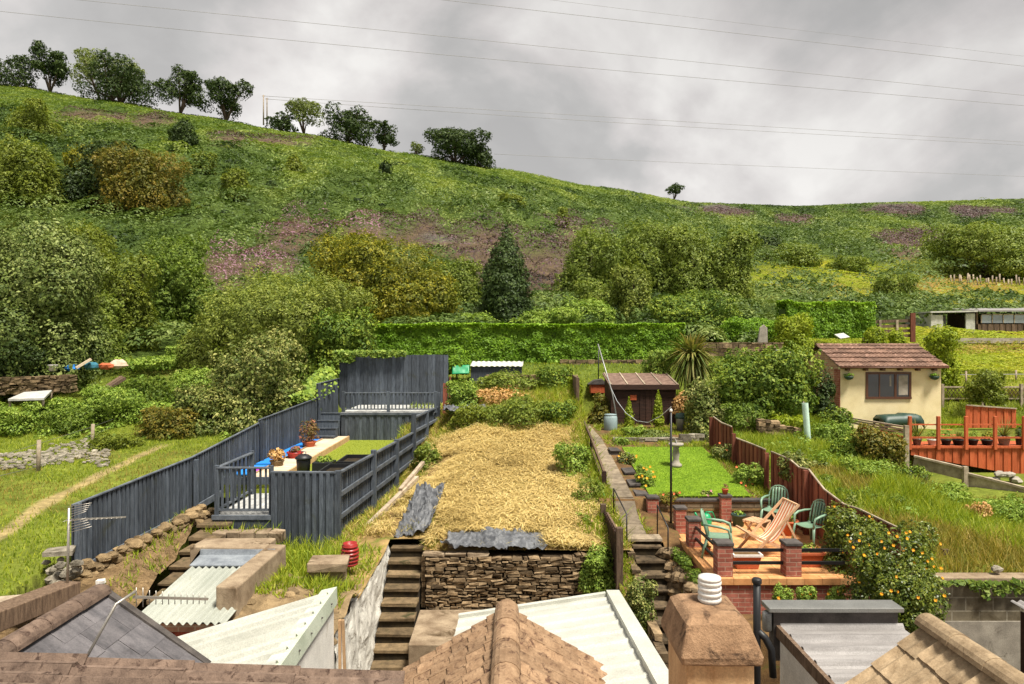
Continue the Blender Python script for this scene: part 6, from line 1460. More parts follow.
def trough(label, x, y, leaf=None):
    t = thing('planter', label, 'planter', (x, y, -4), 'terracotta troughs on the patio')
    part('box', m_terra, t, lambda m: m.add([(x - .19, y - .09, -3.995), (x + .19, y - .09, -3.995), (x + .19, y + .09, -3.995), (x - .19, y + .09, -3.995), (x - .24, y - .12, -3.76), (x + .24, y - .12, -3.76), (x + .24, y + .12, -3.76), (x - .24, y + .12, -3.76)], [(0, 3, 2, 1), (4, 5, 6, 7), (0, 1, 5, 4), (1, 2, 6, 5), (2, 3, 7, 6), (3, 0, 4, 7)]), .008)
    part('rim', m_whitepot if leaf is None else m_terra, t, lambda m: (m.bb(x - .26, x + .26, y - .14, y - .11, -3.775, -3.735), m.bb(x - .26, x + .26, y + .11, y + .14, -3.775, -3.735), m.bb(x - .26, x - .23, y - .11, y + .11, -3.775, -3.735), m.bb(x + .23, x + .26, y - .11, y + .11, -3.775, -3.735)))
    part('soil', m_bed, t, lambda m: m.bb(x - .22, x + .22, y - .1, y + .1, -3.79, -3.752))
    if leaf: crown('foliage', [(x, y, -3.7, .2, .1, .08)], 160, 14, .5, .05, LM[leaf], t, -3.78, .2)
trough('terracotta trough with a pale rim behind the front patio rail', X(746, 12.1), 12.1)
trough('terracotta trough of seedlings near the roses on the patio', X(808, 12.2), 12.2, 'bramble')
c = (X(706, 14.9), 14.9, -4.0)
t = thing('watering_can', 'bright green watering can by the low block wall', 'watering can', c)
part('body', m_tgreen, t, lambda m: m.lathe([(.11, 0), (.125, .05), (.12, .16), (.08, .24), (.05, .26)], c, 16)); part('spout', m_tgreen, t, lambda m: m.tube([Vector(c) + Vector(p) for p in ((-.1, 0, .06), (-.2, -.02, .2), (-.25, -.03, .28))], [.03, .02, .025], 8)); part('handle', m_tgreen, t, lambda m: m.tube([Vector(c) + Vector(p) for p in ((.1, 0, .08), (.2, 0, .16), (.14, 0, .29), (0, 0, .29), (-.03, 0, .24))], .013, 8))
potplant('dark green plastic pot against the low block wall', X(738.5, 14.85), 14.85, -4.0, .15, .26, m_dkgreen, 'bramble', .05, .1, 40)
potplant('terracotta pot with a small plant beside the striped deckchair', X(788, 14.2), 14.2, -4.0, .2, .3, m_terra, 'bramble', .18, .16, 140)
potplant('small terracotta pot on top of the tall brick pillar', 4.73, 15.16, -3.38, .07, .12, m_terra, 'redleaf', .1, .06, 40, .04)
potplant('terracotta pot beside the chair against the red brown fence', X(815, 14.1), 14.1, -4.0, .15, .28, m_terra, 'rosebush', .2, .15, 120)
potplant('small terracotta pot under the chair by the left pillars', X(706, 12.9), 12.9, -4.0, .09, .14, m_terra, 'bramble', .06, .06, 40, .04)
# roses
fl_plant('large rose bush with yellow blooms spilling over the patio wall', 893, 10.6, 106, 522, 612, 'rosebush', 0, m_yellow, lp=3.2, fl=40, fs=.028, name='rose_bush')
fl_plant('rose bush with orange blooms beside the chair on the patio', 856, 12.2, 84, 506, 572, 'rosebush', 0, m_yellow, lp=3.2, fl=18, fs=.026, name='rose_bush')
fl_plant('trailing end of the yellow rose bush above the grey parapet', 905, 9.9, 60, 570, 626, 'rosebush', 0, m_yellow, lp=3.2, fl=8, fs=.027, name='rose_bush')
for k, (px, lb) in enumerate(((782, 'yellow daisies at the left foot of the patio brick wall'), (806, 'yellow daisies in the middle foot of the patio brick wall'), (836, 'yellow daisies at the right foot of the patio brick wall'))):
    fl_plant(lb, px, 11.2, 24, 584, 606, 'bramble', 0, m_yellow, fl=4, fs=.03)
mb = MB(); mb.bb(3.3, 6.6, 10.6, 11.58, -6, -4.62, jit=.01); tag(mb.build('bed', m_bed), kind='structure')

# ------------------------------------------------------------------ the overgrown garden and the cream garden room
def right_wall():
    t = thing('retaining_wall', 'grey block retaining wall with a rendered base at the right edge', 'wall', (8.2, 11, -6))
    part('blockwork', m_block, t, lambda m: m.bb(6.45, 10.6, 10.92, 11.1, -4.46, -3.83)); part('coping', m_conc, t, lambda m: m.bb(6.43, 10.6, 10.88, 11.14, -3.829, -3.76), .01); part('base', m_concpale, t, lambda m: m.bb(6.45, 10.6, 10.9, 11.1, -6.1, -4.462))
    mb = MB(); mb.bb(X(945, 11.9) - .05, X(945, 11.9) + .05, 11.85, 11.95, -4.0, Z(549, 11.9)); tag(mb.build('post', m_oldwood), 'short weathered post standing in the long grass above the block wall', 'post')
    mb = MB(); heapstone(mb, U(997, 569, 11.05), .09, .6); tag(mb.build('stone', m_greystone), 'pale stone lying on top of the block retaining wall', 'stone')
    n = 700; x = rng.uniform(6.6, 9.5, n); P = np.stack([x, 10.86 - .05 * rng.random(n), -3.8 - rng.random(n) ** 1.5 * (1.2 * np.clip(fbm(x * 2.5, x * 0, 2) + .15, 0, 1) + .05)], 1)
    c = thing('climber', 'thin creepers hanging down the block retaining wall', 'creeper', (8, 10.85, -4.3)); npmesh('foliage', leafquads(P, np.tile([0, -1, .3], (n, 1)), .07, .7), 4, LM['bright'], None, c)
right_wall()
def garage():
    y0, y1 = 24.0, 26.8; yr = 25.6; x0, x1 = X(840, 24), X(941, 24); zb = -3.3; ze = Z(366.5, 24) - .0; zr = Z(345.5, yr)
    t = thing('garden_room', 'cream rendered garden room with a red tiled roof', 'building', ((x0 + x1) / 2, 25.4, zb))
    part('wall', m_cream, t, lambda m: m.bb(x0 + .0, x1, y0, y0 + .12, zb, ze))
    part('end_wall', m_brickold, t, lambda m: m.extrude([(x0 + .002, y0 + .121, zb), (x0 + .002, y1, zb), (x0 + .002, y1, ze), (x0 + .002, yr, zr - .12), (x0 + .002, y0 + .121, ze - .02)], (.12, 0, 0)))
    part('end_wall', m_cream, t, lambda m: m.extrude([(x1 - .12, y0 + .121, zb), (x1 - .12, y1, zb), (x1 - .12, y1, ze), (x1 - .12, yr, zr - .12), (x1 - .12, y0 + .121, ze - .02)], (.118, 0, 0)))
    part('quoin', m_brick, t, lambda m: m.bb(x0 - .015, x0 + .01, y0 - .004, y0 + .4, zb, ze - .1))
    part('roof', m_tilered, t, lambda m: tiles(m, (x0 - .12, y0 - .22, ze - .02), (x1 - x0 + .26, 0, 0), (0, yr - y0 + .22, zr - ze + .02), .3, .37, .022, 'roman', .05, jit=.006), recalc=False)
    part('roof', m_tilered, t, lambda m: tiles(m, (x1 + .14, y1 + .2, ze - .02), (-(x1 - x0 + .26), 0, 0), (0, yr - y1 - .2, zr - ze + .02), .3, .3, .022, 'roman', .03), recalc=False)
    part('ridge', m_tilered, t, lambda m: ridge_tiles(m, (x0 - .12, yr, zr), (x1 + .14, yr, zr), .085, .4))
    part('gutter', m_brownframe, t, lambda m: m.tube([(x0 - .1, y0 - .25, ze - .03), (x1 + .12, y0 - .25, ze - .03)], .035, 8))
    for px in (846, 864, 881, 898.5, 916, 932.5): part('rafter_end', m_brownframe, t, lambda m: m.bb(X(px, 24) - .05, X(px, 24) + .05, y0 - .2, y0 - .002, ze - .14, ze - .03))
    wx0, wx1, wz0, wz1 = X(865.5, 24), X(911, 24), Z(399, 24), Z(372, 24)
    w = part('window', m_brownframe, t, lambda m: (m.bb(wx0, wx1, y0 - .03, y0 - .003, wz1 - .08, wz1), m.bb(wx0, wx1, y0 - .05, y0 - .003, wz0, wz0 + .08), m.bb(wx0, wx0 + .08, y0 - .03, y0 - .003, wz0 + .08, wz1 - .08), m.bb(wx1 - .08, wx1, y0 - .03, y0 - .003, wz0 + .08, wz1 - .08), m.bb(wx0 + 1.0, wx0 + 1.08, y0 - .03, y0 - .003, wz0 + .08, wz1 - .08), m.bb(wx0 + .46, wx0 + .50, y0 - .028, y0 - .003, wz0 + .08, wz1 - .08)))
    part('pane', m_glass, w, lambda m: m.bb(wx0 + .07, wx1 - .07, y0 - .012, y0 - .004, wz0 + .07, wz1 - .07))
    part('curtain', m_concpale, w, lambda m: (m.bb(wx0 + 1.16, wx1 - .12, y0 - .0142, y0 - .0125, wz0 + .14, wz1 - .12), m.bb(wx0 + .84, wx0 + .90, y0 - .0142, y0 - .0125, wz1 - .5, wz1 - .12)))
    for px, lb in ((849, 'green hanging basket at the left end of the cream wall'), (934.5, 'green hanging basket at the right end of the cream wall')):
        h = thing('hanging_basket', lb, 'basket', (X(px, 23.85), 23.85, Z(382, 23.85)), 'hanging baskets on the cream garden room'); c = (X(px, 23.85), 23.85, Z(380, 23.85))
        part('bowl', m_dkgreen, h, lambda m: m.lathe([(.03, 0), (.12, .04), (.16, .12), (.15, .13)], c, 14)); crown('foliage', [(c[0], c[1], c[2] + .16, .15, .13, .08)], 160, 14, .4, .05, LM['hedge'], h, None, .2); part('bracket', m_black, h, lambda m: m.tube([(c[0], c[1], c[2] + .3), (c[0], 23.99, c[2] + .3)], .008, 5))
    return x0, x1
garage()
def orange_deck():
    d = 20.0; x0 = X(911, d); x1 = 15.9; zt = Z(446, d)
    t = thing('deck', 'bright orange stained deck terrace with a low post and rail edge', 'deck', (13.4, 21, -3.9))
    part('board_panel', m_orange, t, lambda m: boards(m, (x0, d), (x1, d), zt - .02, zt - .02, Z(455, d), Z(482, d), .125, .022, .01))
    part('floor', m_orange, t, lambda m: [m.bb(x0, x1, d + .03 + i * .15, d + .172 + i * .15, zt - .06, zt - .03) for i in range(38)])
    for px in (908.6, 937, 964.7, 993.6, 1022.5, 1052): part('post', m_orange, t, lambda m: m.box((X(px, d) + .0, d - .06, (Z(416, d) + zt) / 2 - .05), (.09, .08, Z(416, d) - zt + .1)), .01)
    for py, h in ((424.5, .035), (437.5, .05), (447, .06)): part('rail', m_orange, t, lambda m: m.beam((x0 - .1, d - .02, Z(py, d)), (x1, d - .02, Z(py, d)), .05, h))
    part('side_panel', m_orange, t, lambda m: boards(m, (x0 - .08, d + .0), (x0 - .02, d + 2.8), zt + .25, zt + .25, -3.9, -3.5, .13, .02))
    part('corner_post', m_palewood, t, lambda m: m.bb(X(904.5, d) - .06, X(904.5, d) + .06, d - .14, d - .04, -3.7, Z(425, d)))
    P = 'pots along the orange deck rail'
    for lb, px, r, h, mt, lf, sp in (('grey pot with a yellow green yucca at the left end of the orange deck', 917, .13, .2, m_steel, 'cordy', True), ('pale pot next to the yucca on the orange deck', 932, .13, .17, m_whitepot, 'bramble', False), ('dark pot left of the middle post of the orange deck', 946, .14, .17, m_blackpl, 'bramble', False),
            ('wide dark bowl with a small grassy plant on the orange deck', 958.5, .17, .17, m_blackpl, 'cordy', True), ('dark pot right of the middle post of the orange deck', 973, .14, .17, m_blackpl, 'bramble', False), ('dark bowl of yellow flowers on the orange deck', 987, .16, .16, m_blackpl, 'gold', False), ('pale grey pot with a large green yucca on the orange deck', 1004, .17, .26, m_concpale, 'cordy', True), ('black lantern shaped pot at the right end of the orange deck', 1019, .1, .26, m_blackpl, 'dark', False)):
        o = potplant(lb, X(px, d + .4), d + .4, zt - .03, r, h, mt, lf, .72 if sp and px in (917, 1004) else .36 if sp else .26, r * 1.0, 90 if sp else 160, .05, sp); o['group'] = P
    t = thing('fence', 'orange boarded fence behind the orange deck', 'fence', (16.5, 23.5, -3.2)); part('board_panel', m_orange, t, lambda m: boards(m, (X(966, 23.5), 23.5), (X(1016, 23.5), 23.5), Z(405.5, 23.5), Z(409, 23.5), Z(428, 23.5), Z(428, 23.5), .13, .022, .01)); part('rail', m_palewood, t, lambda m: m.beam((X(966, 23.5), 23.48, Z(405, 23.5)), (X(1016, 23.5), 23.48, Z(408.5, 23.5)), .06, .04))
orange_deck()
def covered_table():
    x0, x1, y = X(879, 23.2), X(918, 23.2), 23.2
    t = thing('covered_boat', 'dark green covered table against the cream wall', 'table', ((x0 + x1) / 2, y, -3.0))
    def cov(m):
        vs = []; n = 14
        for i in range(n + 1):
            f = i / n; x = x0 + (x1 - x0) * f; h = Z(416, y) + .04 * math.sin(f * 3.1) + (.05 if f > .6 else 0) - .1 * (f < .06) - .14 * (f > .95)
            vs += [(x, y - .38, h - .32), (x, y - .3, h - .03), (x, y, h), (x, y + .35, h - .02), (x, y + .38, h - .3)]
        m.add(vs, [(i * 5 + j, i * 5 + j + 1, i * 5 + 6 + j, i * 5 + 5 + j) for i in range(n) for j in range(4)], .5, True)
    o = part('cover', m_dkgreen, t, cov, recalc=False); o.modifiers.new('t', 'SOLIDIFY').thickness = .02
    for x in (x0 + .15, x1 - .15): part('leg', m_black, t, lambda m: m.bb(x - .04, x + .04, y - .2, y + .2, -3.4, Z(415, y) - .1))
    t['label'] = 'table under a dark green cover against the cream wall'; t.name = 'covered_table'
    mb = MB()
    for i in range(3): mb.beam(U(838, 416 + 2 * i, 22.9), U(905, 427 + 3 * i, 21.5), .09, .05)
    tag(mb.build('plank', m_palewood), 'long pale planks sloping below the cream wall', 'planks')
covered_table()
def plank_edging():
    t = thing('retaining_edge', 'pale plank edging stepping down below the orange deck', 'edging', (12.2, 18.2, -3.8))
    A, B, C_ = Vector((X(914, 18.9), 18.9, Z(456, 18.9))), Vector((X(964, 18.2), 18.2, Z(468, 18.2))), Vector((X(1060, 16.9), 16.9, Z(497, 16.9)))
    part('capping', m_palewood, t, lambda m: (m.beam(A, B, .12, .05), m.beam(B + Vector((.05, 0, -.14)), C_, .12, .06)))
    part('plank', m_palewood, t, lambda m: (m.beam(A + Vector((0, .03, -.18)), B + Vector((0, .03, -.18)), .04, .28), m.beam(B + Vector((.05, .03, -.36)), C_ + Vector((0, .03, -.2)), .04, .36)))
    part('post', m_palewood, t, lambda m: m.bb(B.x - .05, B.x + .07, B.y - .08, B.y + .02, B.z - .5, B.z + .05))
    mb = MB(); w = [heapstone(mb, U(random.uniform(988, 1024), random.uniform(474, 480), 18.6), random.uniform(.08, .16)) for i in range(9)]; tag(mb.build('stone_pile', m_concpale), 'white stones heaped at the foot of the orange deck', 'stones')
    mb = MB(); mb.sheet(U(911, 487, 16.6), (.5, .1, -.02), (.1, .25, .36), 10, 8, lambda u, v: .06 * float(fbm(u * 5, v * 5))); o = mb.build('tarpaulin', m_tarp, None, recalc=False); o.modifiers.new('t', 'SOLIDIFY').thickness = .01; tag(o, 'dark plastic sheet in the scrub below the pale plank edging', 'tarpaulin')
plank_edging()
def lattice():
    d = 26.2; x0, x1 = X(942, d), X(1040, d); z0, z1 = Z(398, d), Z(387.5, d)
    t = thing('fence', 'weathered lattice fence on a dark wall right of the cream garden room', 'fence', ((x0 + x1) / 2, d, -2.6))
    def lat(m):
        n = int((x1 - x0) / .14)
        for i in range(n):
            a = x0 + (x1 - x0) * i / n; m.beam((a, d, z0), (a + .3, d, z1), .012, .03, (0, 1, 0)); m.beam((a + .3, d - .013, z0), (a, d - .013, z1), .012, .03, (0, 1, 0))
    part('lattice', m_oldwood, t, lat); part('rail', m_palewood, t, lambda m: (m.beam((x0, d, z1 + .02), (x1, d, z1 + .02), .05, .05), m.beam((x0, d, z0 - .02), (x1, d, z0 - .02), .05, .05)))
    for px in (942, 982, 1021): part('post', m_palewood, t, lambda m: m.bb(X(px, d) - .05, X(px, d) + .05, d - .06, d + .04, -3, Z(384, d)))
    w = MB(); rubble(w, (x0, d + .15, -3.1), (x1, d + .15, -3.1), .92, .92, .25, .13, (.15, .45)); w.bb(x0, x1, d + .25, d + .4, -3.3, -2.3); tag(w.build('stone_wall', m_mortar), 'dark stone wall below the weathered lattice fence', 'wall')
    t = thing('fence', 'post and wire fence in the field behind the lattice fence', 'fence', (18, 29, -2))
    for px, d2, tp, bt in ((944, 29, 372, 390), (966, 29, 371, 388), (990, 29.5, 372, 386), (1016, 30, 370, 384)): part('post', m_palewood, t, lambda m: m.tube([U(px, bt, d2), U(px, tp, d2)], .04, 6))
    part('wire', m_wire, t, lambda m: m.tube([U(940, 375, 29), U(1040, 374, 30)], .02, 4))
lattice()
t = thing('tree_guard', 'pale green tree guard tube leaning slightly in the long grass', 'tree guard', (X(806, 19.5), 19.5, Z(446, 19.5)))
part('tube', m_palegreen, t, lambda m: m.tube([U(808.5, 448, 19.5), U(805, 403, 19.5)], .085, 12, cap=False)); part('stake', m_palewood, t, lambda m: m.tube([U(808.5, 448, 19.6) , U(803.5, 401.5, 19.6)], .02, 6))
w = MB(); rubble(w, (X(757, 20), 20, Z(432, 20)), (X(800, 20), 20, Z(438, 20)), .42, .3, .25, .11, (.12, .3)); tag(w.build('stone_wall', m_stone), 'broken old wall in the long grass below the laurel', 'wall')
mb = MB(); boards(mb, (X(735, 20.4), 20.4), (X(752, 20.4), 20.4), Z(417, 20.4), Z(416, 20.4), Z(440, 20.4), Z(440, 20.4), .13, .03, .02, .01, .05); tag(mb.build('plank_fence', m_pine), 'rotten orange brown boards behind the red brown fence', 'fence')

# ------------------------------------------------------------------ beyond the gardens
def far_right():
    d = 46; t = thing('shed', 'open fronted white and grey shed in the upper field', 'shed', (X(952, d), d, Z(336, d)))
    x0, x1 = X(931, d), X(966, d); zb, zt = Z(337, d), Z(312, d)
    part('wall', m_sheetold, t, lambda m: (m.bb(x0, x0 + .1, d, d + 3, zb, zt - .1), m.bb(x0 + .1, X(943, d), d, d + .1, zb, zt - .2), m.bb(x0 + .1, X(974, d), d + 3, d + 3.1, zb, zt - .12)))
    part('pillar', m_sheetold, t, lambda m: m.bb(X(966, d), X(975, d), d, d + .1, zb, zt - .1))
    part('roof', m_sheetold, t, lambda m: m.extrude([(x0 - .15, d - .2, zt - .06), (X(976, d), d - .2, zt), (X(976, d), d - .2, zt + .1), (x0 - .15, d - .2, zt + .04)], (0, 3.4, 0))); part('side_sheet', m_roofgrey, t, lambda m: corr(m, (X(944, d), d + 1.2, zb), (X(957, d) - X(944, d), 0, 0), (0, 0, zt - zb - .3), .2, .03))
    t = thing('shed', 'long shed with a glazed front in the upper field', 'shed', (X(1010, d), d, Z(336, d))); x0, x1 = X(976.5, d), X(1060, d)
    part('roof', m_roofgrey, t, lambda m: m.extrude([(x0, d - .25, zt), (x1, d - .25, zt + .05), (x1, d - .25, zt + .15), (x0, d - .25, zt + .1)], (0, 3.5, .3)))
    part('wall', m_oldwood, t, lambda m: (boards(m, (x0, d), (x1, d), Z(324, d), Z(324, d), zb, zb, .2, .04, .02), m.bb(x0, x0 + .1, d, d + 3, zb, zt), m.bb(x0, x1, d + 3, d + 3.1, zb, zt)))
    for i in range(7):
        a = x0 + .3 + i * .74; w = part('window', m_palewood, t, lambda m: (m.bb(a, a + .05, d - .02, d + .03, Z(323, d), Z(314, d)), m.bb(a, a + .72, d - .02, d + .03, Z(315, d), Z(314, d)))); part('pane', M('sky_glass', s(120, 128, 134), s(150, 158, 164), 2, .15, .2, 0, 0, spec=.8) if i == 0 else bpy.data.materials['sky_glass'], w, lambda m: m.bb(a + .05, a + .7, d + .0, d + .02, Z(323, d), Z(315, d)))
    mb = MB(); mb.bb(X(926, 40), X(1060, 40), 40, 40.3, Z(338, 40) - .3, Z(338, 40)); tag(mb.build('concrete_edge', m_concpale), 'pale concrete edge in front of the field sheds', 'kerb')
    t = thing('fence', 'wooden fence of horizontal rails behind the small lime conifers', 'fence', (X(890, 38), 38, Z(340, 38)))
    for py in (322, 327, 332, 337): part('rail', m_oldwood, t, lambda m: m.beam(U(862, py, 38), U(914, py - 1.5, 38), .05, .16))
    for px in (864, 880, 897, 914): part('post', m_palewood if px != 914 else m_brownfence, t, lambda m: m.bb(X(px, 37.9) - (.06 if px != 914 else .2), X(px, 37.9) + .06, 37.85, 37.95, Z(342, 38), Z(320 if px != 914 else 313, 38)))
    t = thing('fence', 'row of uneven fence posts along the top of the meadow', 'fence', (X(980, 80), 80, Z(280, 80)))
    for i in range(22): px = 951 + i * 3.8 + random.uniform(-1, 1); d2 = 84; part('post', m_palewood, t, lambda m: m.tube([(X(px, d2), d2, g1(X(px, d2), d2) - .2), (X(px, d2) + random.uniform(-.15, .15), d2, g1(X(px, d2), d2) + random.uniform(.9, 1.5))], .09, 5))
    d = 30; t = thing('standing_stone', 'pale tapered stone slab standing left of the round lime bush', 'stone', (X(763, d), d, Z(345, d)))
    part('slab', m_concpale, t, lambda m: m.extrude([(X(757.5, d), d, Z(346, d)), (X(768, d), d, Z(346, d)), (X(767.5, d), d, Z(328, d)), (X(764, d), d, Z(324.5, d)), (X(760, d), d, Z(328, d))], (0, .12, 0)), .02)
    for lb, px, py, w in (('pale glass frame lying on the bank left of the cream garden room', 784, 352, .8), ('pale glass frame lying behind the cream garden room roof', 842, 336, .9)):
        mb = MB(); dd = 28 if px < 800 else 34; c = U(px, py, dd); mb.box(c, (w * .6, .45, .05), Matrix.Rotation(.5, 3, 'X') @ Matrix.Rotation(.3, 3, 'Z')); tag(mb.build('cold_frame', m_sheetold), lb, 'cold frame')
    w = MB(); rubble(w, (X(700, 28.6), 28.6, Z(356, 28.6)), (X(782, 28.6), 28.6, Z(356, 28.6)), .55, .55, .3, .14, (.2, .5)); tag(w.build('stone_wall', m_stone), 'dark field stone wall below the standing stone', 'wall')
far_right()
def poles_and_cables():
    for k, (px, tp, bt, d) in enumerate(((263.5, 95, 122, 174), (267, 98, 123, 175.5))):
        t = thing('power_pole', ['taller of the two thin poles on the left skyline', 'shorter of the two thin poles on the left skyline'][k], 'pole', (X(px, d), d, Z(bt + 3, d)), 'skyline power poles'); part('pole', m_palewood, t, lambda m: m.tube([U(px, bt + 3, d), U(px, tp, d)], [.2, .14], 6)); part('cross_arm', m_palewood, t, lambda m: m.beam(U(px - 1.5, tp + 1, d), U(px + 1.5, tp + 1, d), .12, .15))
    CB = [('lowest power cable crossing behind the biggest ridge oak', (494, 154, 215), (690, 163, 235), (1040, 177, 270)), ('lower of the close pair of power cables from the skyline poles', (267, 99, 175), (690, 127, 205), (1040, 146, 230)), ('upper of the close pair of power cables from the skyline poles', (264, 96, 174), (690, 122, 205), (1040, 143, 230)),
          ('power cable entering low at the left edge of the sky', (-60, 5, 150), (350, 46, 165), (1040, 107, 190)), ('power cable entering at the top left of the sky', (20, -6, 150), (350, 27, 165), (1040, 97, 190)), ('power cable entering at the top middle of the sky', (400, -5, 150), (690, 28, 165), (1040, 68, 190)), ('faintest topmost power cable on the right of the sky', (520, -4, 170), (690, 17, 185), (1040, 58, 210))]
    for i, (lb, a, b, c) in enumerate(CB):
        A, Bq, Cq = U(*a), U(*b), U(*c); pts = []
        for k in range(25):
            f = k / 24; tb = (b[0] - a[0]) / (c[0] - a[0])
            l = A * ((f - tb) * (f - 1) / (tb)) + Bq * (f * (f - 1) / (tb * (tb - 1))) + Cq * (f * (f - tb) / (1 - tb)); pts.append(l)
        mb = MB(); mb.tube(pts, .05 if i < 6 else .035, 5); tag(mb.build('power_cable', m_wire, None, recalc=False), lb, 'cable', 'power cables across the sky')
poles_and_cables()
def left_far():
    t = thing('fence', 'leaning posts of a wire fence along the rubble above the grass bank', 'fence', (-11, 20, -3.3)); q = []
    for px, top, bot, d in ((38, 440, 478, 17.5), (92, 424, 452, 21), (136, 409, 430, 25.5)):
        part('post', m_palewood, t, lambda m: m.tube([U(px, bot, d), U(px + 1, top, d)], .05, 7)); q.append((px, top, bot, d))
    part('brace', m_palewood, t, lambda m: m.beam(U(80, 459, 20.6), U(90, 442, 21), .07, .06))
    for f in (.1, .4, .7): part('wire', m_steel, t, lambda m: m.tube([U(-30, 462 + 30 * f, 14.5)] + [U(p, a + (b - a) * f, d) for p, a, b, d in q], .006, 4))
    n = 5200; mb = MB(); x = rng.uniform(-17, -9.2, n); y = rng.uniform(16.4, 22.5, n); q = np.hypot((x + 12.6 + .0 * y) / 3.6, (y - 19.3 - .28 * (x + 12.6)) / 1.7) + 1.6 * fbm(x / 1.5, y / 1.5, 4); kk_ = rng.random(n) > np.clip(q, 0, 1) ** 1.2; x, y = x[kk_], y[kk_]; n = len(x)
    k = 0
    for i in range(n):
        px = 512 + F * x[i] / y[i]
        if px < -20 or px > 110: continue
        heapstone(mb, (x[i], y[i], g1(x[i], y[i]) + .03), random.uniform(.03, .09), .6); k += 1
        if k > 520: break
    tag(mb.build('rubble', m_greystone, None, recalc=False), kind='stuff')
    t = thing('cold_frame', 'low white framed platform on the left beside the rubble wall', 'frame', U(28, 400, 23.5)); part('top', m_sheetold, t, lambda m: m.add([U(8, 399, 23), U(44, 398, 23), U(52, 390, 25), U(24, 392, 25)] + [U(8, 401, 23), U(44, 400, 23), U(52, 392, 25), U(24, 394, 25)], [(0, 1, 2, 3), (7, 6, 5, 4), (0, 4, 5, 1), (1, 5, 6, 2), (2, 6, 7, 3), (3, 7, 4, 0)]))
    for px, py, d in ((10, 401, 23.1), (43, 400, 23.1), (51, 393, 24.9)): part('leg', m_palewood, t, lambda m: m.tube([U(px, py, d), U(px, py + 7, d)], .04, 6))
    mb = MB(); mb.lathe([(.13, 0), (.17, .22), (.18, .24), (.15, .24)], U(53, 371, 26), 14); tag(mb.build('bucket', m_whitepot), 'white bucket on the bank under the huge left tree', 'bucket')
    mb = MB(); rubble(mb, U(-40, 396, 25.5), U(74, 392, 25.5), .7, .6, .4, .1, (.1, .34), .03); tag(mb.build('stone_wall', m_step), 'dark tumbled stone bank under the huge left tree', 'wall')
    J = 'dumped things on the rubble heap'
    def sack(lb, px, py, d, r, mt, name='sack', cat='sack'):
        mb = MB(); heapstone(mb, U(px, py, d), r, .6); tag(mb.build(name, mt), lb, cat, J)
    sack('bright blue sack on the rubble heap', 72, 367.5, 26.5, .24, m_blue); sack('teal plastic bag right of the blue sack on the rubble heap', 92, 366, 26.6, .28, PLAIN('teal_bag', s(60, 120, 140), .4)); sack('pale pink rubble bag at the right of the heap', 118, 364, 26.8, .32, M('pale_bag', s(196, 166, 140), s(226, 206, 184), 6, .8)); sack('brown earth bag between the pale bag and the teal bag', 106, 366, 26.4, .24, m_terra)
    mb = MB(); mb.beam(U(76, 368, 26), U(91, 359, 26.3), .3, .08); tag(mb.build('board', m_boardwalk), 'cream board leaning on the rubble heap between blue sack and teal bag', 'board', J)
    mb = MB(); mb.beam(U(98, 394, 24.5), U(124, 378, 25.2), .3, .1); mb.beam(U(100, 391, 24.6), U(122, 377, 25.3), .2, .1); tag(mb.build('board', m_oldwood), 'dark broken timbers below the rubble heap', 'timber', J)
    bb = bank
left_far()
# ------------------------------------------------------------------ sky, sun, camera
w = bpy.data.worlds.new('World'); S.world = w; w.use_nodes = True; nt = w.node_tree; N = nt.nodes.new; L = nt.links.new
bg = nt.nodes['Background']
SUN = Vector((.33, -.34, 1.0)).normalized()
el = math.asin(SUN.z); azi = math.atan2(SUN.x, SUN.y)
sky = N('ShaderNodeTexSky'); sky.sky_type = 'NISHITA'; sky.sun_disc = False; sky.sun_elevation = el; sky.sun_rotation = azi
STR = .1
tc = N('ShaderNodeTexCoord'); sp = N('ShaderNodeSeparateXYZ'); L(tc.outputs['Generated'], sp.inputs[0])
def math_(op, a, b=None):
    m = N('ShaderNodeMath'); m.operation = op
    for i, v in enumerate((a, b)):
        if v is None: continue
        if isinstance(v, (int, float)): m.inputs[i].default_value = v
        else: L(v, m.inputs[i])
    return m.outputs[0]
zz = math_('MAXIMUM', sp.outputs[2], 0.0); den = math_('ADD', zz, .75)
cb = N('ShaderNodeCombineXYZ'); L(math_('DIVIDE', sp.outputs[0], den), cb.inputs[0]); L(math_('DIVIDE', sp.outputs[1], den), cb.inputs[1])
def nz(scale, det, rough, dist, off):
    mp = N('ShaderNodeMapping'); mp.inputs['Location'].default_value = off; L(cb.outputs[0], mp.inputs[0]); n = N('ShaderNodeTexNoise'); L(mp.outputs[0], n.inputs['Vector'])
    n.inputs['Scale'].default_value = scale; n.inputs['Detail'].default_value = det; n.inputs['Roughness'].default_value = rough; n.inputs['Distortion'].default_value = dist; return n.outputs['Fac']
n1 = nz(2.5, 8, .5, .5, (4.3, 0.6, 0)); n2 = nz(4.6, 7, .55, .2, (7.7, 2.2, 0))
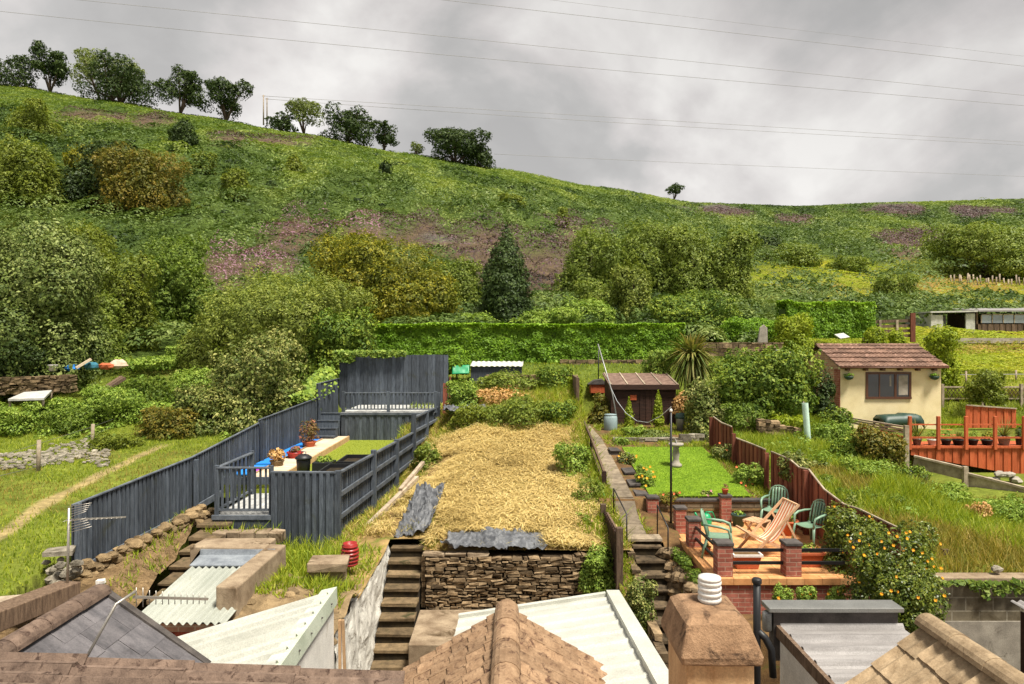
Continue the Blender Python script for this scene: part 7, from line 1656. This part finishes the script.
sm = math_('ADD', math_('MULTIPLY', n1, .7), math_('MULTIPLY', n2, .3))
r = N('ShaderNodeValToRGB'); L(sm, r.inputs[0]); e = r.color_ramp.elements
K = CLOUD = 3.95
stops = [(.41, (.64, .625, .61)), (.475, (.74, .723, .704)), (.53, (.96, .915, .89)), (.60, (1.24, 1.205, 1.16))]
while len(e) < 4: e.new(.5)
for i, (p, c) in enumerate(stops): e[i].position = p; e[i].color = (*c, 1)
# nearer the horizon the deck thins and brightens
hb = math_('SUBTRACT', 1.28, math_('MULTIPLY', zz, .85)); hb = math_('MAXIMUM', hb, .72)
vm = N('ShaderNodeVectorMath'); vm.operation = 'SCALE'; L(r.outputs[0], vm.inputs[0]); side = math_('SUBTRACT', 1.0, math_('MULTIPLY', sp.outputs[0], .22)); L(math_('MULTIPLY', math_('MULTIPLY', hb, K), side), vm.inputs['Scale'])
mx = N('ShaderNodeMix'); mx.data_type = 'RGBA'; mx.inputs[0].default_value = .97; L(sky.outputs[0], mx.inputs[6]); L(vm.outputs[0], mx.inputs[7])
L(mx.outputs[2], bg.inputs['Color']); bg.inputs['Strength'].default_value = STR
ld = bpy.data.lights.new('sun', 'SUN'); ld.energy = 4.1; ld.angle = rad(14); ld.color = (1, .94, .83)
lo = bpy.data.objects.new('sun', ld); COL.objects.link(lo); lo.rotation_euler = SUN.to_track_quat('Z', 'Y').to_euler()
cd = bpy.data.cameras.new('camera'); cd.lens = 24; cd.sensor_width = 36; cd.clip_end = 12000; cd.clip_start = .05
co = bpy.data.objects.new('camera', cd); COL.objects.link(co); co.location = (0, 0, 0); co.rotation_euler = (rad(90), 0, 0); S.camera = co
S.view_settings.view_transform = 'Standard'; S.view_settings.look = 'None'; S.view_settings.gamma = 1; S.view_settings.exposure = .9; S.view_settings.use_curve_mapping = False
S.cycles.max_bounces = 6; S.cycles.diffuse_bounces = 3; S.cycles.transmission_bounces = 3; S.cycles.glossy_bounces = 2
S.cycles.use_adaptive_sampling = True; S.cycles.adaptive_threshold = .02
